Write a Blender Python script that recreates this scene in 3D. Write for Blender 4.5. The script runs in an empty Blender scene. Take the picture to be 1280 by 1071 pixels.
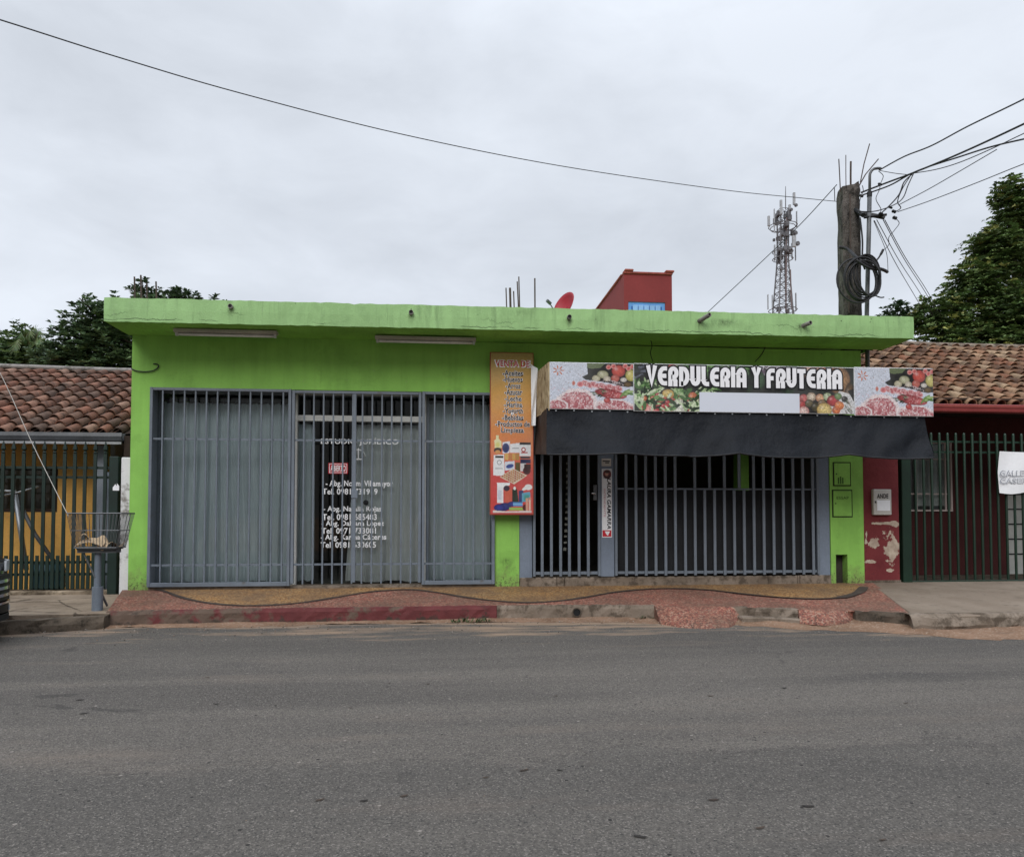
import bpy, bmesh, math, random
import numpy as np
from mathutils import Vector, Matrix
random.seed(7); RNG = np.random.default_rng(7)
S = bpy.context.scene
C = S.collection
rad = math.radians

# ---------------------------------------------------------------- camera model
F = 900.; CX = 640.; CY = 535.5; PIT = rad(2.0); YAW = rad(-5.4); SH = 77.; ZC = 1.25
_R = (math.cos(YAW), math.sin(YAW), 0.)
_FW = (-math.sin(YAW)*math.cos(PIT), math.cos(YAW)*math.cos(PIT), math.sin(PIT))
_UP = (math.sin(YAW)*math.sin(PIT), -math.cos(YAW)*math.sin(PIT), math.cos(PIT))
def ray(px, py):
    a = (px-CX)/F; b = -(py-CY-SH)/F
    return [_R[i]*a + _UP[i]*b + _FW[i] for i in range(3)]
def U(px, py, Y):
    """measured photo point on the upright plane at depth Y -> (X, Z)"""
    d = ray(px, py); t = Y/d[1]
    return d[0]*t, ZC + d[2]*t
def UX(px, py, Y): return U(px, py, Y)[0]
def UZ(px, py, Y): return U(px, py, Y)[1]
def at(px, py, Y):
    x, z = U(px, py, Y); return (x, Y, z)
def G(px, py, z=0.):
    d = ray(px, py); t = (z-ZC)/d[2]
    return d[0]*t, d[1]*t
KZ, KY, SL = .165, 8.5, .115/1.3           # shop pavement: kerb height, kerb depth, slope
def zside(y): return KZ + (y-KY)*SL
def GP(px, py):
    d = ray(px, py); t = (KZ - SL*KY - ZC)/(d[2]-SL*d[1])
    return d[0]*t, d[1]*t

cam = bpy.data.cameras.new('camera'); co = bpy.data.objects.new('camera', cam); C.objects.link(co)
cam.sensor_width = 36; cam.lens = F/1280*36; cam.shift_y = SH/1280
cam.clip_start = .05; cam.clip_end = 2000
co.location = (0, 0, ZC); co.rotation_euler = (rad(90)+PIT, 0, YAW)
S.camera = co

# ---------------------------------------------------------------- colours / nodes
def lin(v):
    v /= 255.
    return v/12.92 if v <= .04045 else ((v+.055)/1.055)**2.4
def c(r, g, b, k=1.): return (min(lin(r)*k, .95), min(lin(g)*k, .95), min(lin(b)*k, .95), 1)

class N:
    """small node-tree helper"""
    def __init__(s, name):
        s.m = bpy.data.materials.new(name); s.m.use_nodes = True
        s.t = s.m.node_tree; s.t.nodes.clear()
        s.out = s.t.nodes.new('ShaderNodeOutputMaterial')
        s.tc = s.t.nodes.new('ShaderNodeTexCoord')
        s.bs = s.t.nodes.new('ShaderNodeBsdfPrincipled')
        s.t.links.new(s.bs.outputs[0], s.out.inputs[0])
        s.P = s.tc.outputs['Object']
    def link(s, a, b): s.t.links.new(a, b)
    def put(s, sock, v):
        if isinstance(v, bpy.types.NodeSocket): s.t.links.new(v, sock)
        else: sock.default_value = v
    def mapv(s, scale=(1, 1, 1), loc=(0, 0, 0), src=None, rot=(0, 0, 0)):
        n = s.t.nodes.new('ShaderNodeMapping'); s.link(src or s.P, n.inputs[0])
        n.inputs['Scale'].default_value = scale; n.inputs['Location'].default_value = loc
        n.inputs['Rotation'].default_value = rot
        return n.outputs[0]
    def noise(s, scale, detail=4, rough=.55, src=None, dist=0):
        n = s.t.nodes.new('ShaderNodeTexNoise'); s.link(src or s.P, n.inputs['Vector'])
        n.inputs['Scale'].default_value = scale; n.inputs['Detail'].default_value = detail
        n.inputs['Roughness'].default_value = rough; n.inputs['Distortion'].default_value = dist
        return n.outputs['Fac']
    def vor(s, scale, src=None, out='Distance', feature='F1'):
        n = s.t.nodes.new('ShaderNodeTexVoronoi'); n.feature = feature
        s.link(src or s.P, n.inputs['Vector']); n.inputs['Scale'].default_value = scale
        return n.outputs[out]
    def rng(s, v, a, b, lo=0., hi=1.):
        n = s.t.nodes.new('ShaderNodeMapRange'); s.put(n.inputs[0], v)
        n.inputs[1].default_value = a; n.inputs[2].default_value = b
        n.inputs[3].default_value = lo; n.inputs[4].default_value = hi
        return n.outputs[0]
    def math(s, op, a, b=0.):
        n = s.t.nodes.new('ShaderNodeMath'); n.operation = op
        s.put(n.inputs[0], a); s.put(n.inputs[1], b); return n.outputs[0]
    def mix(s, f, a, b, mode='MIX'):
        n = s.t.nodes.new('ShaderNodeMix'); n.data_type = 'RGBA'; n.blend_type = mode
        s.put(n.inputs[0], f); s.put(n.inputs[6], a); s.put(n.inputs[7], b); return n.outputs[2]
    def xyz(s, src=None):
        n = s.t.nodes.new('ShaderNodeSeparateXYZ'); s.link(src or s.P, n.inputs[0]); return n.outputs
    def sep(s, col):
        n = s.t.nodes.new('ShaderNodeSeparateColor'); s.link(col, n.inputs[0]); return n.outputs
    def attr(s, name='Col'):
        n = s.t.nodes.new('ShaderNodeAttribute'); n.attribute_name = name; return n.outputs['Color']
    def bump(s, h, strength=.3, dist=.01):
        n = s.t.nodes.new('ShaderNodeBump'); s.put(n.inputs['Height'], h)
        n.inputs['Strength'].default_value = strength; n.inputs['Distance'].default_value = dist
        s.link(n.outputs[0], s.bs.inputs['Normal'])
    def fin(s, col, rough=.8, metal=0., spec=.3):
        s.put(s.bs.inputs['Base Color'], col); s.put(s.bs.inputs['Roughness'], rough)
        s.put(s.bs.inputs['Metallic'], metal); s.bs.inputs['Specular IOR Level'].default_value = spec
        return s.m
def scl(col, k): return (min(col[0]*k, .95), min(col[1]*k, .95), min(col[2]*k, .95), 1)

def M(name, col, rough=.8, var=.18, scale=4., fine=60., bump=.15, metal=0., spec=.3, dirt=None, dlo=.55, dhi=.7, dscale=3.):
    """general weathered paint: large and fine mottling, optional dirt"""
    n = N(name)
    a = n.rng(n.noise(scale, 5), .3, .7, 1-var, 1+var)
    b = n.rng(n.noise(fine, 3), .3, .7, 1-var*.5, 1+var*.5)
    v = n.math('MULTIPLY', a, b)
    base = n.mix(1., col, (1, 1, 1, 1), 'MULTIPLY')
    vm = n.t.nodes.new('ShaderNodeVectorMath'); vm.operation = 'SCALE'
    n.link(base, vm.inputs[0]); n.link(v, vm.inputs['Scale'])
    o = vm.outputs[0]
    if dirt: o = n.mix(n.rng(n.noise(dscale, 8, .65), dlo, dhi, 0, .85), o, dirt)
    if bump: n.bump(n.noise(fine, 4), bump, .004)
    return n.fin(o, rough, metal, spec)

# ---------------------------------------------------------------- mesh helper
def wloc(p):
    v = Vector((0, 0, 0))
    while p: v += p.location; p = p.parent
    return v
class MB:
    def __init__(s): s.v = []; s.f = []; s.mi = []; s.col = []
    def add(s, vs, fs, mi=0, col=None):
        o = len(s.v); s.v += [tuple(p) for p in vs]
        s.f += [tuple(i+o for i in f) for f in fs]; s.mi += [mi]*len(fs)
        if col is not None: s.col += ([col]*len(vs) if not isinstance(col, list) else col)
        return s
    def box(s, x0, x1, y0, y1, z0, z1, mi=0, col=None):
        x0, x1 = sorted((x0, x1)); y0, y1 = sorted((y0, y1)); z0, z1 = sorted((z0, z1))
        vs = [(x0,y0,z0),(x1,y0,z0),(x1,y1,z0),(x0,y1,z0),(x0,y0,z1),(x1,y0,z1),(x1,y1,z1),(x0,y1,z1)]
        return s.add(vs, [(0,3,2,1),(4,5,6,7),(0,1,5,4),(1,2,6,5),(2,3,7,6),(3,0,4,7)], mi, col)
    def bar(s, p0, p1, wx, wy, mi=0):
        """upright-ish bar of rectangular section"""
        p0 = Vector(p0); p1 = Vector(p1); d = (p1-p0).normalized()
        ref = Vector((0, 1, 0)) if abs(d.y) < .9 else Vector((1, 0, 0))
        a = d.cross(ref).normalized()*wx/2; b = d.cross(a).normalized()*wy/2
        vs = [p+q for p in (p0, p1) for q in (-a-b, a-b, a+b, -a+b)]
        return s.add(vs, [(3,2,1,0),(4,5,6,7),(0,1,5,4),(1,2,6,5),(2,3,7,6),(3,0,4,7)], mi)
    def tube(s, pts, r, n=6, mi=0, caps=True, col=None):
        pts = [Vector(p) for p in pts]; m = len(pts)
        rs = r if isinstance(r, (list, tuple)) else [r]*m
        rings = []; a = None
        for i, p in enumerate(pts):
            d = (pts[min(i+1, m-1)]-pts[max(i-1, 0)])
            if d.length < 1e-9: d = Vector((0, 0, 1))
            d.normalize()
            if a is None:
                a = d.cross(Vector((0, 0, 1)) if abs(d.z) < .9 else Vector((1, 0, 0))).normalized()
            else:
                a = (a-d*a.dot(d))
                a = a.normalized() if a.length > 1e-6 else d.orthogonal().normalized()
            b = d.cross(a)
            rings += [p+(a*math.cos(2*math.pi*k/n)+b*math.sin(2*math.pi*k/n))*rs[i] for k in range(n)]
        fs = [(i*n+k, i*n+(k+1) % n, (i+1)*n+(k+1) % n, (i+1)*n+k) for i in range(m-1) for k in range(n)]
        if caps: fs += [tuple(range(n-1, -1, -1)), tuple((m-1)*n+k for k in range(n))]
        return s.add(rings, fs, mi, col)
    def prism(s, poly, y0, y1, mi=0):
        """polygon in x,z extruded along y"""
        n = len(poly)
        vs = [(x, y0, z) for x, z in poly]+[(x, y1, z) for x, z in poly]
        fs = [tuple(range(n)), tuple(range(2*n-1, n-1, -1))]
        fs += [(i, i+n, (i+1) % n+n, (i+1) % n) for i in range(n)]
        return s.add(vs, fs, mi)
    def slab(s, poly, z0, ztop, mi=0):
        """polygon in x,y; ztop may be a function of (x,y)"""
        n = len(poly); zt = ztop if callable(ztop) else (lambda x, y: ztop)
        vs = [(x, y, z0) for x, y in poly]+[(x, y, zt(x, y)) for x, y in poly]
        fs = [tuple(range(n-1, -1, -1)), tuple(range(n, 2*n))]
        fs += [(i, (i+1) % n, (i+1) % n+n, i+n) for i in range(n)]
        return s.add(vs, fs, mi)
    def grid(s, fn, nu, nv, mi=0, flip=False):
        vs = [fn(i/nu, j/nv) for j in range(nv+1) for i in range(nu+1)]
        fs = []
        for j in range(nv):
            for i in range(nu):
                q = (j*(nu+1)+i, j*(nu+1)+i+1, (j+1)*(nu+1)+i+1, (j+1)*(nu+1)+i)
                fs.append(q[::-1] if flip else q)
        return s.add(vs, fs, mi)
    def build(s, name, mats, parent=None, bevel=0., smooth=False, recalc=True, seg=1, sharp=None):
        me = bpy.data.meshes.new(name)
        if parent: off = wloc(parent)
        else:
            xs = [p[0] for p in s.v]; ys = [p[1] for p in s.v]; zs = [p[2] for p in s.v]
            off = Vector(((min(xs)+max(xs))/2, (min(ys)+max(ys))/2, min(zs)))
        me.from_pydata([(p[0]-off.x, p[1]-off.y, p[2]-off.z) for p in s.v], [], s.f)
        for m in (mats if isinstance(mats, (list, tuple)) else [mats]): me.materials.append(m)
        me.polygons.foreach_set('material_index', s.mi)
        if s.col:
            ca = me.color_attributes.new('Col', 'FLOAT_COLOR', 'POINT')
            ca.data.foreach_set('color', np.array(s.col, dtype=np.float32).ravel())
        if recalc or bevel:
            bm = bmesh.new(); bm.from_mesh(me)
            if recalc: bmesh.ops.recalc_face_normals(bm, faces=bm.faces)
            if bevel:
                es = [e for e in bm.edges if len(e.link_faces) == 2 and e.calc_face_angle(0) > .5]
                bmesh.ops.bevel(bm, geom=es, offset=bevel, segments=seg, affect='EDGES', profile=.5)
            bm.to_mesh(me); bm.free()
        if smooth:
            me.polygons.foreach_set('use_smooth', [True]*len(me.polygons))
            if sharp: me.set_sharp_from_angle(angle=rad(sharp))
        o = bpy.data.objects.new(name, me); C.objects.link(o)
        if parent: o.parent = parent
        else: o.location = off
        return o

def tag(o, label=None, cat=None, group=None, kind=None):
    if label: o['label'] = label
    if cat: o['category'] = cat
    if group: o['group'] = group
    if kind: o['kind'] = kind
    return o
def thing(name, loc, label, cat, group=None):
    o = bpy.data.objects.new(name, None); C.objects.link(o)
    o.location = loc; o.empty_display_size = .2
    return tag(o, label, cat, group)
def dup_child(ch, parent, dloc=(0, 0, 0)):
    k = ch.copy(); C.objects.link(k); k.parent = parent
    k.location = Vector(ch.location)+Vector(dloc)
    return k
def catmull(pts, n=8):
    P = [Vector(p) for p in pts]; out = []
    for i in range(len(P)-1):
        p0 = P[max(i-1, 0)]; p1 = P[i]; p2 = P[i+1]; p3 = P[min(i+2, len(P)-1)]
        for k in range(n):
            t = k/n
            out.append(.5*((2*p1)+(p2-p0)*t+(2*p0-5*p1+4*p2-p3)*t*t+(3*p1-p0-3*p2+p3)*t**3))
    out.append(P[-1]); return out

# text: built-in font, converted to a flat mesh and fitted to a rectangle on an upright plane
_DG = None
def text(body, rect, Y, mat, parent, name='lettering', bold=0., rot=False, shear=0., fit=True, bold_z=None):
    cu = bpy.data.curves.new('txt', 'FONT'); cu.body = body; cu.align_x = 'CENTER'
    cu.offset = bold; cu.shear = shear; cu.resolution_u = 3; cu.space_character = 1.05
    ob = bpy.data.objects.new('txt', cu); C.objects.link(ob)
    dg = bpy.context.evaluated_depsgraph_get()
    me = bpy.data.meshes.new_from_object(ob.evaluated_get(dg))
    bpy.data.objects.remove(ob); bpy.data.curves.remove(cu)
    me.name = name
    n = len(me.vertices); co_ = np.empty(n*3, dtype=np.float32); me.vertices.foreach_get('co', co_)
    co_ = co_.reshape(n, 3); mn = co_[:, :2].min(0); mx = co_[:, :2].max(0)
    u = (co_[:, 0]-mn[0])/(mx[0]-mn[0]); v = (co_[:, 1]-mn[1])/(mx[1]-mn[1])
    if rot: u, v = v, 1-u
    x0, x1, z0, z1 = rect; off = wloc(parent)
    co_[:, 0] = x0+(x1-x0)*u-off.x; co_[:, 1] = Y-off.y; co_[:, 2] = z0+(z1-z0)*v-off.z
    me.vertices.foreach_set('co', co_.ravel()); me.update()
    me.materials.clear(); me.materials.append(mat)
    o = bpy.data.objects.new(name, me); C.objects.link(o); o.parent = parent
    return o
def R4(px0, px1, py0, py1, Y):
    """photo rectangle -> (x0,x1,z0,z1) on plane Y"""
    pxm = (px0+px1)/2; pym = (py0+py1)/2
    return (UX(px0, pym, Y), UX(px1, pym, Y), UZ(pxm, py1, Y), UZ(pxm, py0, Y))

# ---------------------------------------------------------------- painted prints (posters, sign panels)
class Canvas:
    """a small painted picture; becomes the vertex colours of a flat printed sheet"""
    def __init__(s, w, h, col):
        s.w, s.h = w, h
        s.a = np.empty((h, w, 3)); s.a[:] = [lin(v) for v in col]
        s.yy, s.xx = np.mgrid[0:h, 0:w]; s.xx = s.xx/w; s.yy = s.yy/h; s.asp = w/h
    def put(s, m, col):
        m = np.clip(m, 0, 1)[..., None]; s.a = s.a*(1-m)+np.array(col)*m
    def L(s, col): return np.array([lin(v) for v in col])
    def ell(s, x, y, rx, ry, col, edge=None, ang=0., soft=.12, hi=.0):
        ca, sa = math.cos(ang), math.sin(ang)
        dx = (s.xx-x)*s.asp; dy = s.yy-y
        u = (dx*ca+dy*sa)/rx; v = (-dx*sa+dy*ca)/ry
        r = np.sqrt(u*u+v*v)
        m = np.clip((1-r)/soft+.5, 0, 1)[..., None]
        A = s.L(col); B = s.L(edge) if edge is not None else A
        t = np.clip(r, 0, 1)[..., None]**2
        colr = A*(1-t)+B*t
        if hi:
            h_ = np.exp(-((u+.35)**2+(v+.35)**2)/.06)[..., None]*hi*.55
            colr = colr*(1-h_)+h_
        s.a = s.a*(1-m)+colr*m
    def rect(s, x0, x1, y0, y1, col):
        m = ((s.xx >= x0) & (s.xx <= x1) & (s.yy >= y0) & (s.yy <= y1)).astype(float); s.put(m, s.L(col))
    def poly(s, pts, col):
        m = np.zeros_like(s.xx, dtype=bool); n = len(pts)
        for i in range(n):
            x1, y1 = pts[i]; x2, y2 = pts[(i+1) % n]
            cnd = ((y1 > s.yy) != (y2 > s.yy))
            xi = (x2-x1)*(s.yy-y1)/((y2-y1) or 1e-9)+x1
            m ^= cnd & (s.xx < xi)
        s.put(m.astype(float), s.L(col)); return m
    def nz(s, cells, seed=0):
        r = np.random.default_rng(seed); out = np.zeros((s.h, s.w)); amp = 1.; tot = 0
        for o in range(3):
            k = cells*2**o; ky = max(2, int(k/s.asp)+2); kx = k+2
            g = r.random((ky+1, kx+1))
            X = s.xx*(kx-1); Yv = s.yy*(ky-1); i = X.astype(int); j = Yv.astype(int); fx = X-i; fy = Yv-j
            fx = fx*fx*(3-2*fx); fy = fy*fy*(3-2*fy)
            v = (g[j, i]*(1-fx)+g[j, i+1]*fx)*(1-fy)+(g[j+1, i]*(1-fx)+g[j+1, i+1]*fx)*fy
            out += v*amp; tot += amp; amp *= .6
        return out/tot
    def grain(s, k, seed):
        r = np.random.default_rng(seed); g = r.random((s.h, s.w))*.5+.5*np.repeat(np.repeat(r.random((s.h//3+1, s.w//3+1)), 3, 0), 3, 1)[:s.h, :s.w]
        lum = s.a.mean(2, keepdims=True); s.a = (s.a*.8+lum*.2)*(1-k*.75+k*1.15*g[..., None])
    def sheet(s, rect, Y, mat, parent, name='print'):
        x0, x1, z0, z1 = rect; off = wloc(parent); h, w = s.h, s.w
        X = np.linspace(x0, x1, w)-off.x; Z = np.linspace(z1, z0, h)-off.z
        v = np.empty((h, w, 3)); v[..., 0] = X[None]; v[..., 1] = Y-off.y; v[..., 2] = Z[:, None]
        idx = np.arange(h*w).reshape(h, w)
        f = np.stack([idx[1:, :-1], idx[1:, 1:], idx[:-1, 1:], idx[:-1, :-1]], -1).reshape(-1, 4)
        me = bpy.data.meshes.new(name); me.from_pydata(v.reshape(-1, 3).tolist(), [], f.tolist())
        ca = me.color_attributes.new('Col', 'FLOAT_COLOR', 'POINT')
        rgba = np.ones((h*w, 4), dtype=np.float32); rgba[:, :3] = np.clip(s.a, 0, 1).reshape(-1, 3)
        ca.data.foreach_set('color', rgba.ravel()); me.materials.append(mat)
        o = bpy.data.objects.new(name, me); C.objects.link(o); o.parent = parent
        return o
# ---------------------------------------------------------------- world, sun, view
SUN_EL, SUN_AZ = rad(38), rad(200)          # sun behind the photographer, high, veiled by cloud
w = bpy.data.worlds.new('World'); S.world = w; w.use_nodes = True
nt = w.node_tree; nt.nodes.clear()
def WN(t, **k):
    n = nt.nodes.new(t)
    for a, b in k.items(): setattr(n, a, b)
    return n
wo = WN('ShaderNodeOutputWorld'); bg = WN('ShaderNodeBackground'); bg.inputs['Strength'].default_value = .1
sky = WN('ShaderNodeTexSky', sky_type='NISHITA', sun_disc=False)
sky.sun_elevation = SUN_EL; sky.sun_rotation = SUN_AZ; sky.air_density = 1.; sky.dust_density = 3.
tc = WN('ShaderNodeTexCoord')
mp = WN('ShaderNodeMapping'); mp.inputs['Scale'].default_value = (1., 1., 2.4); mp.inputs['Location'].default_value = (3.1, 1.2, .4)
nz = WN('ShaderNodeTexNoise'); nz.inputs['Scale'].default_value = 1.45; nz.inputs['Detail'].default_value = 6; nz.inputs['Roughness'].default_value = .5
nt.links.new(tc.outputs['Generated'], mp.inputs[0]); nt.links.new(mp.outputs[0], nz.inputs['Vector'])
ramp = WN('ShaderNodeValToRGB'); e = ramp.color_ramp.elements
e[0].position = .30; e[0].color = (.49, .525, .58, 1); e[1].position = .66; e[1].color = (.70, .745, .815, 1)
nz2 = WN('ShaderNodeTexNoise'); nz2.inputs['Scale'].default_value = 5.5; nz2.inputs['Detail'].default_value = 5; nz2.inputs['Roughness'].default_value = .55; nz2.inputs['Distortion'].default_value = .4
nt.links.new(mp.outputs[0], nz2.inputs['Vector'])
cl_ = WN('ShaderNodeMath', operation='MULTIPLY_ADD'); nt.links.new(nz2.outputs['Fac'], cl_.inputs[0]); cl_.inputs[1].default_value = .38
cl2 = WN('ShaderNodeMath', operation='MULTIPLY_ADD'); nt.links.new(nz.outputs['Fac'], cl2.inputs[0]); cl2.inputs[1].default_value = .85; cl2.inputs[2].default_value = -.115
nt.links.new(cl2.outputs[0], cl_.inputs[2]); nt.links.new(cl_.outputs[0], ramp.inputs[0])
sx = WN('ShaderNodeSeparateXYZ'); nt.links.new(tc.outputs['Generated'], sx.inputs[0])
def mr(src, a, b, lo, hi, smooth=True):
    n = WN('ShaderNodeMapRange'); n.interpolation_type = 'SMOOTHSTEP' if smooth else 'LINEAR'
    nt.links.new(src, n.inputs[0])
    for i, v in enumerate((a, b, lo, hi)): n.inputs[i+1].default_value = v
    return n.outputs[0]
def MA(op, a, b):
    n = WN('ShaderNodeMath', operation=op)
    for i, v in enumerate((a, b)):
        if isinstance(v, bpy.types.NodeSocket): nt.links.new(v, n.inputs[i])
        else: n.inputs[i].default_value = v
    return n.outputs[0]
zen = mr(sx.outputs['Z'], .50, 1., 0., 17.)           # an overcast sky is brightest overhead
beh = MA('MULTIPLY', mr(sx.outputs['Y'], .1, -.4, 0., 9.), mr(sx.outputs['Z'], .42, .65, 0., 1.))         # and towards the veiled sun
hor = mr(sx.outputs['Z'], .0, .45, 12.9, 12.2)
low = mr(sx.outputs['Z'], -.02, .0, .15, 1.)
bmask = MA('MULTIPLY', mr(sx.outputs['Y'], .15, -.35, 0., 1.), mr(sx.outputs['Z'], .62, .25, 0., 1.))
hor2 = MA('MULTIPLY', hor, MA('SUBTRACT', 1., MA('MULTIPLY', bmask, .75)))     # sky dimmed low behind the camera, added to deepen the shade under the canopy
gain = MA('MULTIPLY', MA('ADD', MA('ADD', zen, beh), hor2), low)
vs = WN('ShaderNodeVectorMath', operation='SCALE'); nt.links.new(ramp.outputs[0], vs.inputs[0]); nt.links.new(gain, vs.inputs['Scale'])
mx = WN('ShaderNodeMix', data_type='RGBA'); mx.inputs[0].default_value = .93
nt.links.new(sky.outputs[0], mx.inputs[6]); nt.links.new(vs.outputs[0], mx.inputs[7])
nt.links.new(mx.outputs[2], bg.inputs['Color']); nt.links.new(bg.outputs[0], wo.inputs[0])
sun = bpy.data.lights.new('sun', 'SUN'); sun.energy = 1.5; sun.angle = rad(34); sun.color = (1, .965, .92)
so = bpy.data.objects.new('sun', sun); C.objects.link(so); so.location = (-6, -12, 18)
so.rotation_euler = (rad(90)-SUN_EL, 0, rad(-18))
S.view_settings.view_transform = 'Standard'; S.view_settings.look = 'None'
S.view_settings.exposure = 0.; S.view_settings.gamma = 1.; S.view_settings.use_curve_mapping = False
S.cycles.max_bounces = 6; S.cycles.transparent_max_bounces = 12

# ---------------------------------------------------------------- materials
K = 1/.75
def asphalt():
    n = N('asphalt'); p = n.xyz()
    big = n.noise(.35, 5, .6, n.mapv((.5, 1.6, 1)))
    streak = n.noise(1.1, 5, .6, n.mapv((.12, 1.5, 1)))
    grit = n.noise(95, 3, .7)
    st = n.vor(150, out='Color'); stv = n.sep(st)[0]
    col = n.mix(n.rng(big, .3, .7), (.078, .071, .064, 1), (.114, .103, .092, 1))
    col = n.mix(n.rng(streak, .42, .64, 0, .6), col, (.15, .134, .117, 1))
    # older lighter course on the far half, darker newer course near the camera, ragged joint between
    yj = n.math('ADD', p[1], n.rng(n.noise(1.6, 7, .65), .3, .7, -.3, .3))
    joint = n.rng(yj, 3.70, 3.78, 1, 0)
    col = n.mix(n.math('MULTIPLY', joint, .38), col, (.074, .070, .064, 1))
    jl = n.math('MULTIPLY', n.rng(n.math('ABSOLUTE', n.math('SUBTRACT', yj, 3.76)), .006, .022, .6, 0), n.rng(n.noise(.8, 4, .6, n.mapv(loc=(2, 9, 0))), .42, .56)); col = n.mix(jl, col, (.04, .037, .034, 1))
    near = n.rng(n.math('ADD', p[1], n.rng(n.noise(.7, 6, .6), .3, .7, -.4, .4)), 6.1, 6.9, 0, .4)
    col = n.mix(near, col, (.080, .073, .066, 1))
    oil = n.rng(n.noise(.9, 6, .65, n.mapv((.5, 1.2, 1), (11, 5, 0))), .60, .72, 0, .5); col = n.mix(oil, col, (.048, .046, .045, 1))
    # exposed stones, pits
    vg = n.t.nodes.new('ShaderNodeVectorMath'); vg.operation = 'SCALE'; n.link(col, vg.inputs[0])
    n.put(vg.inputs['Scale'], n.math('MULTIPLY', n.rng(n.sep(n.vor(105, out='Color'))[2], 0, 1, .80, 1.22), n.rng(grit, .35, .65, .88, 1.12))); col = vg.outputs[0]
    col = n.mix(n.rng(stv, .84, .96, 0, .55), col, (.27, .245, .22, 1))
    col = n.mix(n.rng(n.sep(st)[1], .86, .95, 0, .75), col, (.03, .03, .03, 1))
    big_st = n.sep(n.vor(22, out='Color'))
    near_c = n.rng(n.vor(22), .18, .22, 1, 0)
    col = n.mix(n.math('MULTIPLY', n.rng(big_st[0], .972, .98), near_c), col, (.26, .235, .21, 1))
    col = n.mix(n.math('MULTIPLY', n.rng(big_st[1], .958, .97), near_c), col, (.022, .02, .02, 1))
    crk = n.vor(.55, n.mapv((.55, 1.3, 1), src=None), 'Distance', 'DISTANCE_TO_EDGE')
    crk = n.math('ADD', crk, n.rng(n.noise(5, 5), .3, .7, -.02, .03))
    crm = n.math('MULTIPLY', n.rng(crk, .002, .008, .5, 0), n.rng(n.noise(.5, 2), .56, .64))
    col = n.mix(crm, col, (.035, .033, .032, 1))
    # sand blown in from the verge
    ys = n.math('ADD', p[1], n.rng(n.noise(1.3, 8, .7, n.mapv((.45, 2.2, 1))), .25, .75, -1.3, 1.3))
    ys = n.math('ADD', ys, n.rng(p[0], -6, 6, -.25, .5))
    col = n.mix(n.rng(ys, 7.85, 8.5, 0, .9), col, (.30, .215, .15, 1))
    col = n.mix(n.rng(n.noise(.8, 7, .65, n.mapv((.3, 1.5, 1), (4, 3, 0))), .56, .70, 0, .36), col, (.20, .158, .128, 1))
    n.bump(n.math('ADD', grit, n.math('MULTIPLY', n.vor(150), .8)), .8, .008)
    return n.fin(col, .88, 0, .25)
def sand():
    n = N('red_sand')
    col = n.mix(n.rng(n.noise(2.2, 7, .65), .35, .65), (.15, .092, .060, 1), (.26, .165, .112, 1))
    col = n.mix(n.rng(n.noise(5, 6, .7, n.mapv((.4, 1.4, 1))), .55, .7, 0, .7), col, (.12, .085, .065, 1))
    col = n.mix(n.rng(n.sep(n.vor(60, out='Color'))[0], .8, .95, 0, .6), col, (.33, .26, .20, 1))
    n.bump(n.noise(40, 6), .7, .012); return n.fin(col, .95, 0, .1)
def aggregate(name, cols):
    n = N(name); v = n.vor(54, out='Color'); s_ = n.sep(v)
    rp = n.t.nodes.new('ShaderNodeValToRGB'); rp.color_ramp.interpolation = 'CONSTANT'; n.link(s_[0], rp.inputs[0])
    el = rp.color_ramp.elements
    for i, cc in enumerate(cols):
        if i < 2: x = el[i]; x.position = i/len(cols)
        else: x = el.new(i/len(cols))
        x.color = cc
    col = n.mix(n.rng(n.noise(1.4, 7, .65), .34, .66, .22, .78), rp.outputs[0], (.095, .062, .043, 1))
    n.bump(n.vor(54), -.9, .012); return n.fin(col, .75, 0, .35)
RED_AGG = aggregate('red_pebble_finish', [(.34,.11,.075,1), (.20,.06,.045,1), (.44,.21,.14,1), (.28,.085,.065,1), (.10,.04,.03,1), (.42,.26,.19,1), (.31,.10,.065,1), (.15,.05,.04,1)])
YEL_AGG = aggregate('yellow_pebble_finish', [(.36,.19,.06,1), (.22,.105,.033,1), (.48,.30,.13,1), (.32,.155,.045,1), (.12,.065,.03,1), (.41,.215,.07,1), (.27,.13,.04,1), (.40,.26,.12,1)])
def concrete(name, a, b, moss=None, sc=1.5):
    n = N(name)
    col = n.mix(n.rng(n.noise(sc, 7, .65), .35, .65), a, b)
    col = n.mix(n.rng(n.noise(sc*4, 8, .7), .52, .72, 0, .7), col, scl(a, .45))
    if moss: col = n.mix(n.rng(n.noise(sc*2.2, 8, .7, n.mapv(loc=(9, 2, 4))), .48, .6, 0, .85), col, moss)
    n.bump(n.noise(45, 6), .6, .008); return n.fin(col, .92, 0, .15)
CONC = concrete('pavement_concrete', (.17, .132, .10, 1), (.25, .203, .16, 1))
CONC_DK = concrete('kerb_concrete', (.06, .048, .038, 1), (.15, .12, .092, 1), (.025, .022, .017, 1), 2.5)
CONC_GR = concrete('grey_concrete', (.15, .118, .09, 1), (.26, .212, .17, 1), (.075, .058, .043, 1), 3)
STONE = concrete('stone_plinth', (.11, .085, .06, 1), (.36, .29, .21, 1), (.06, .045, .03, 1), 3.5)
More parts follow.
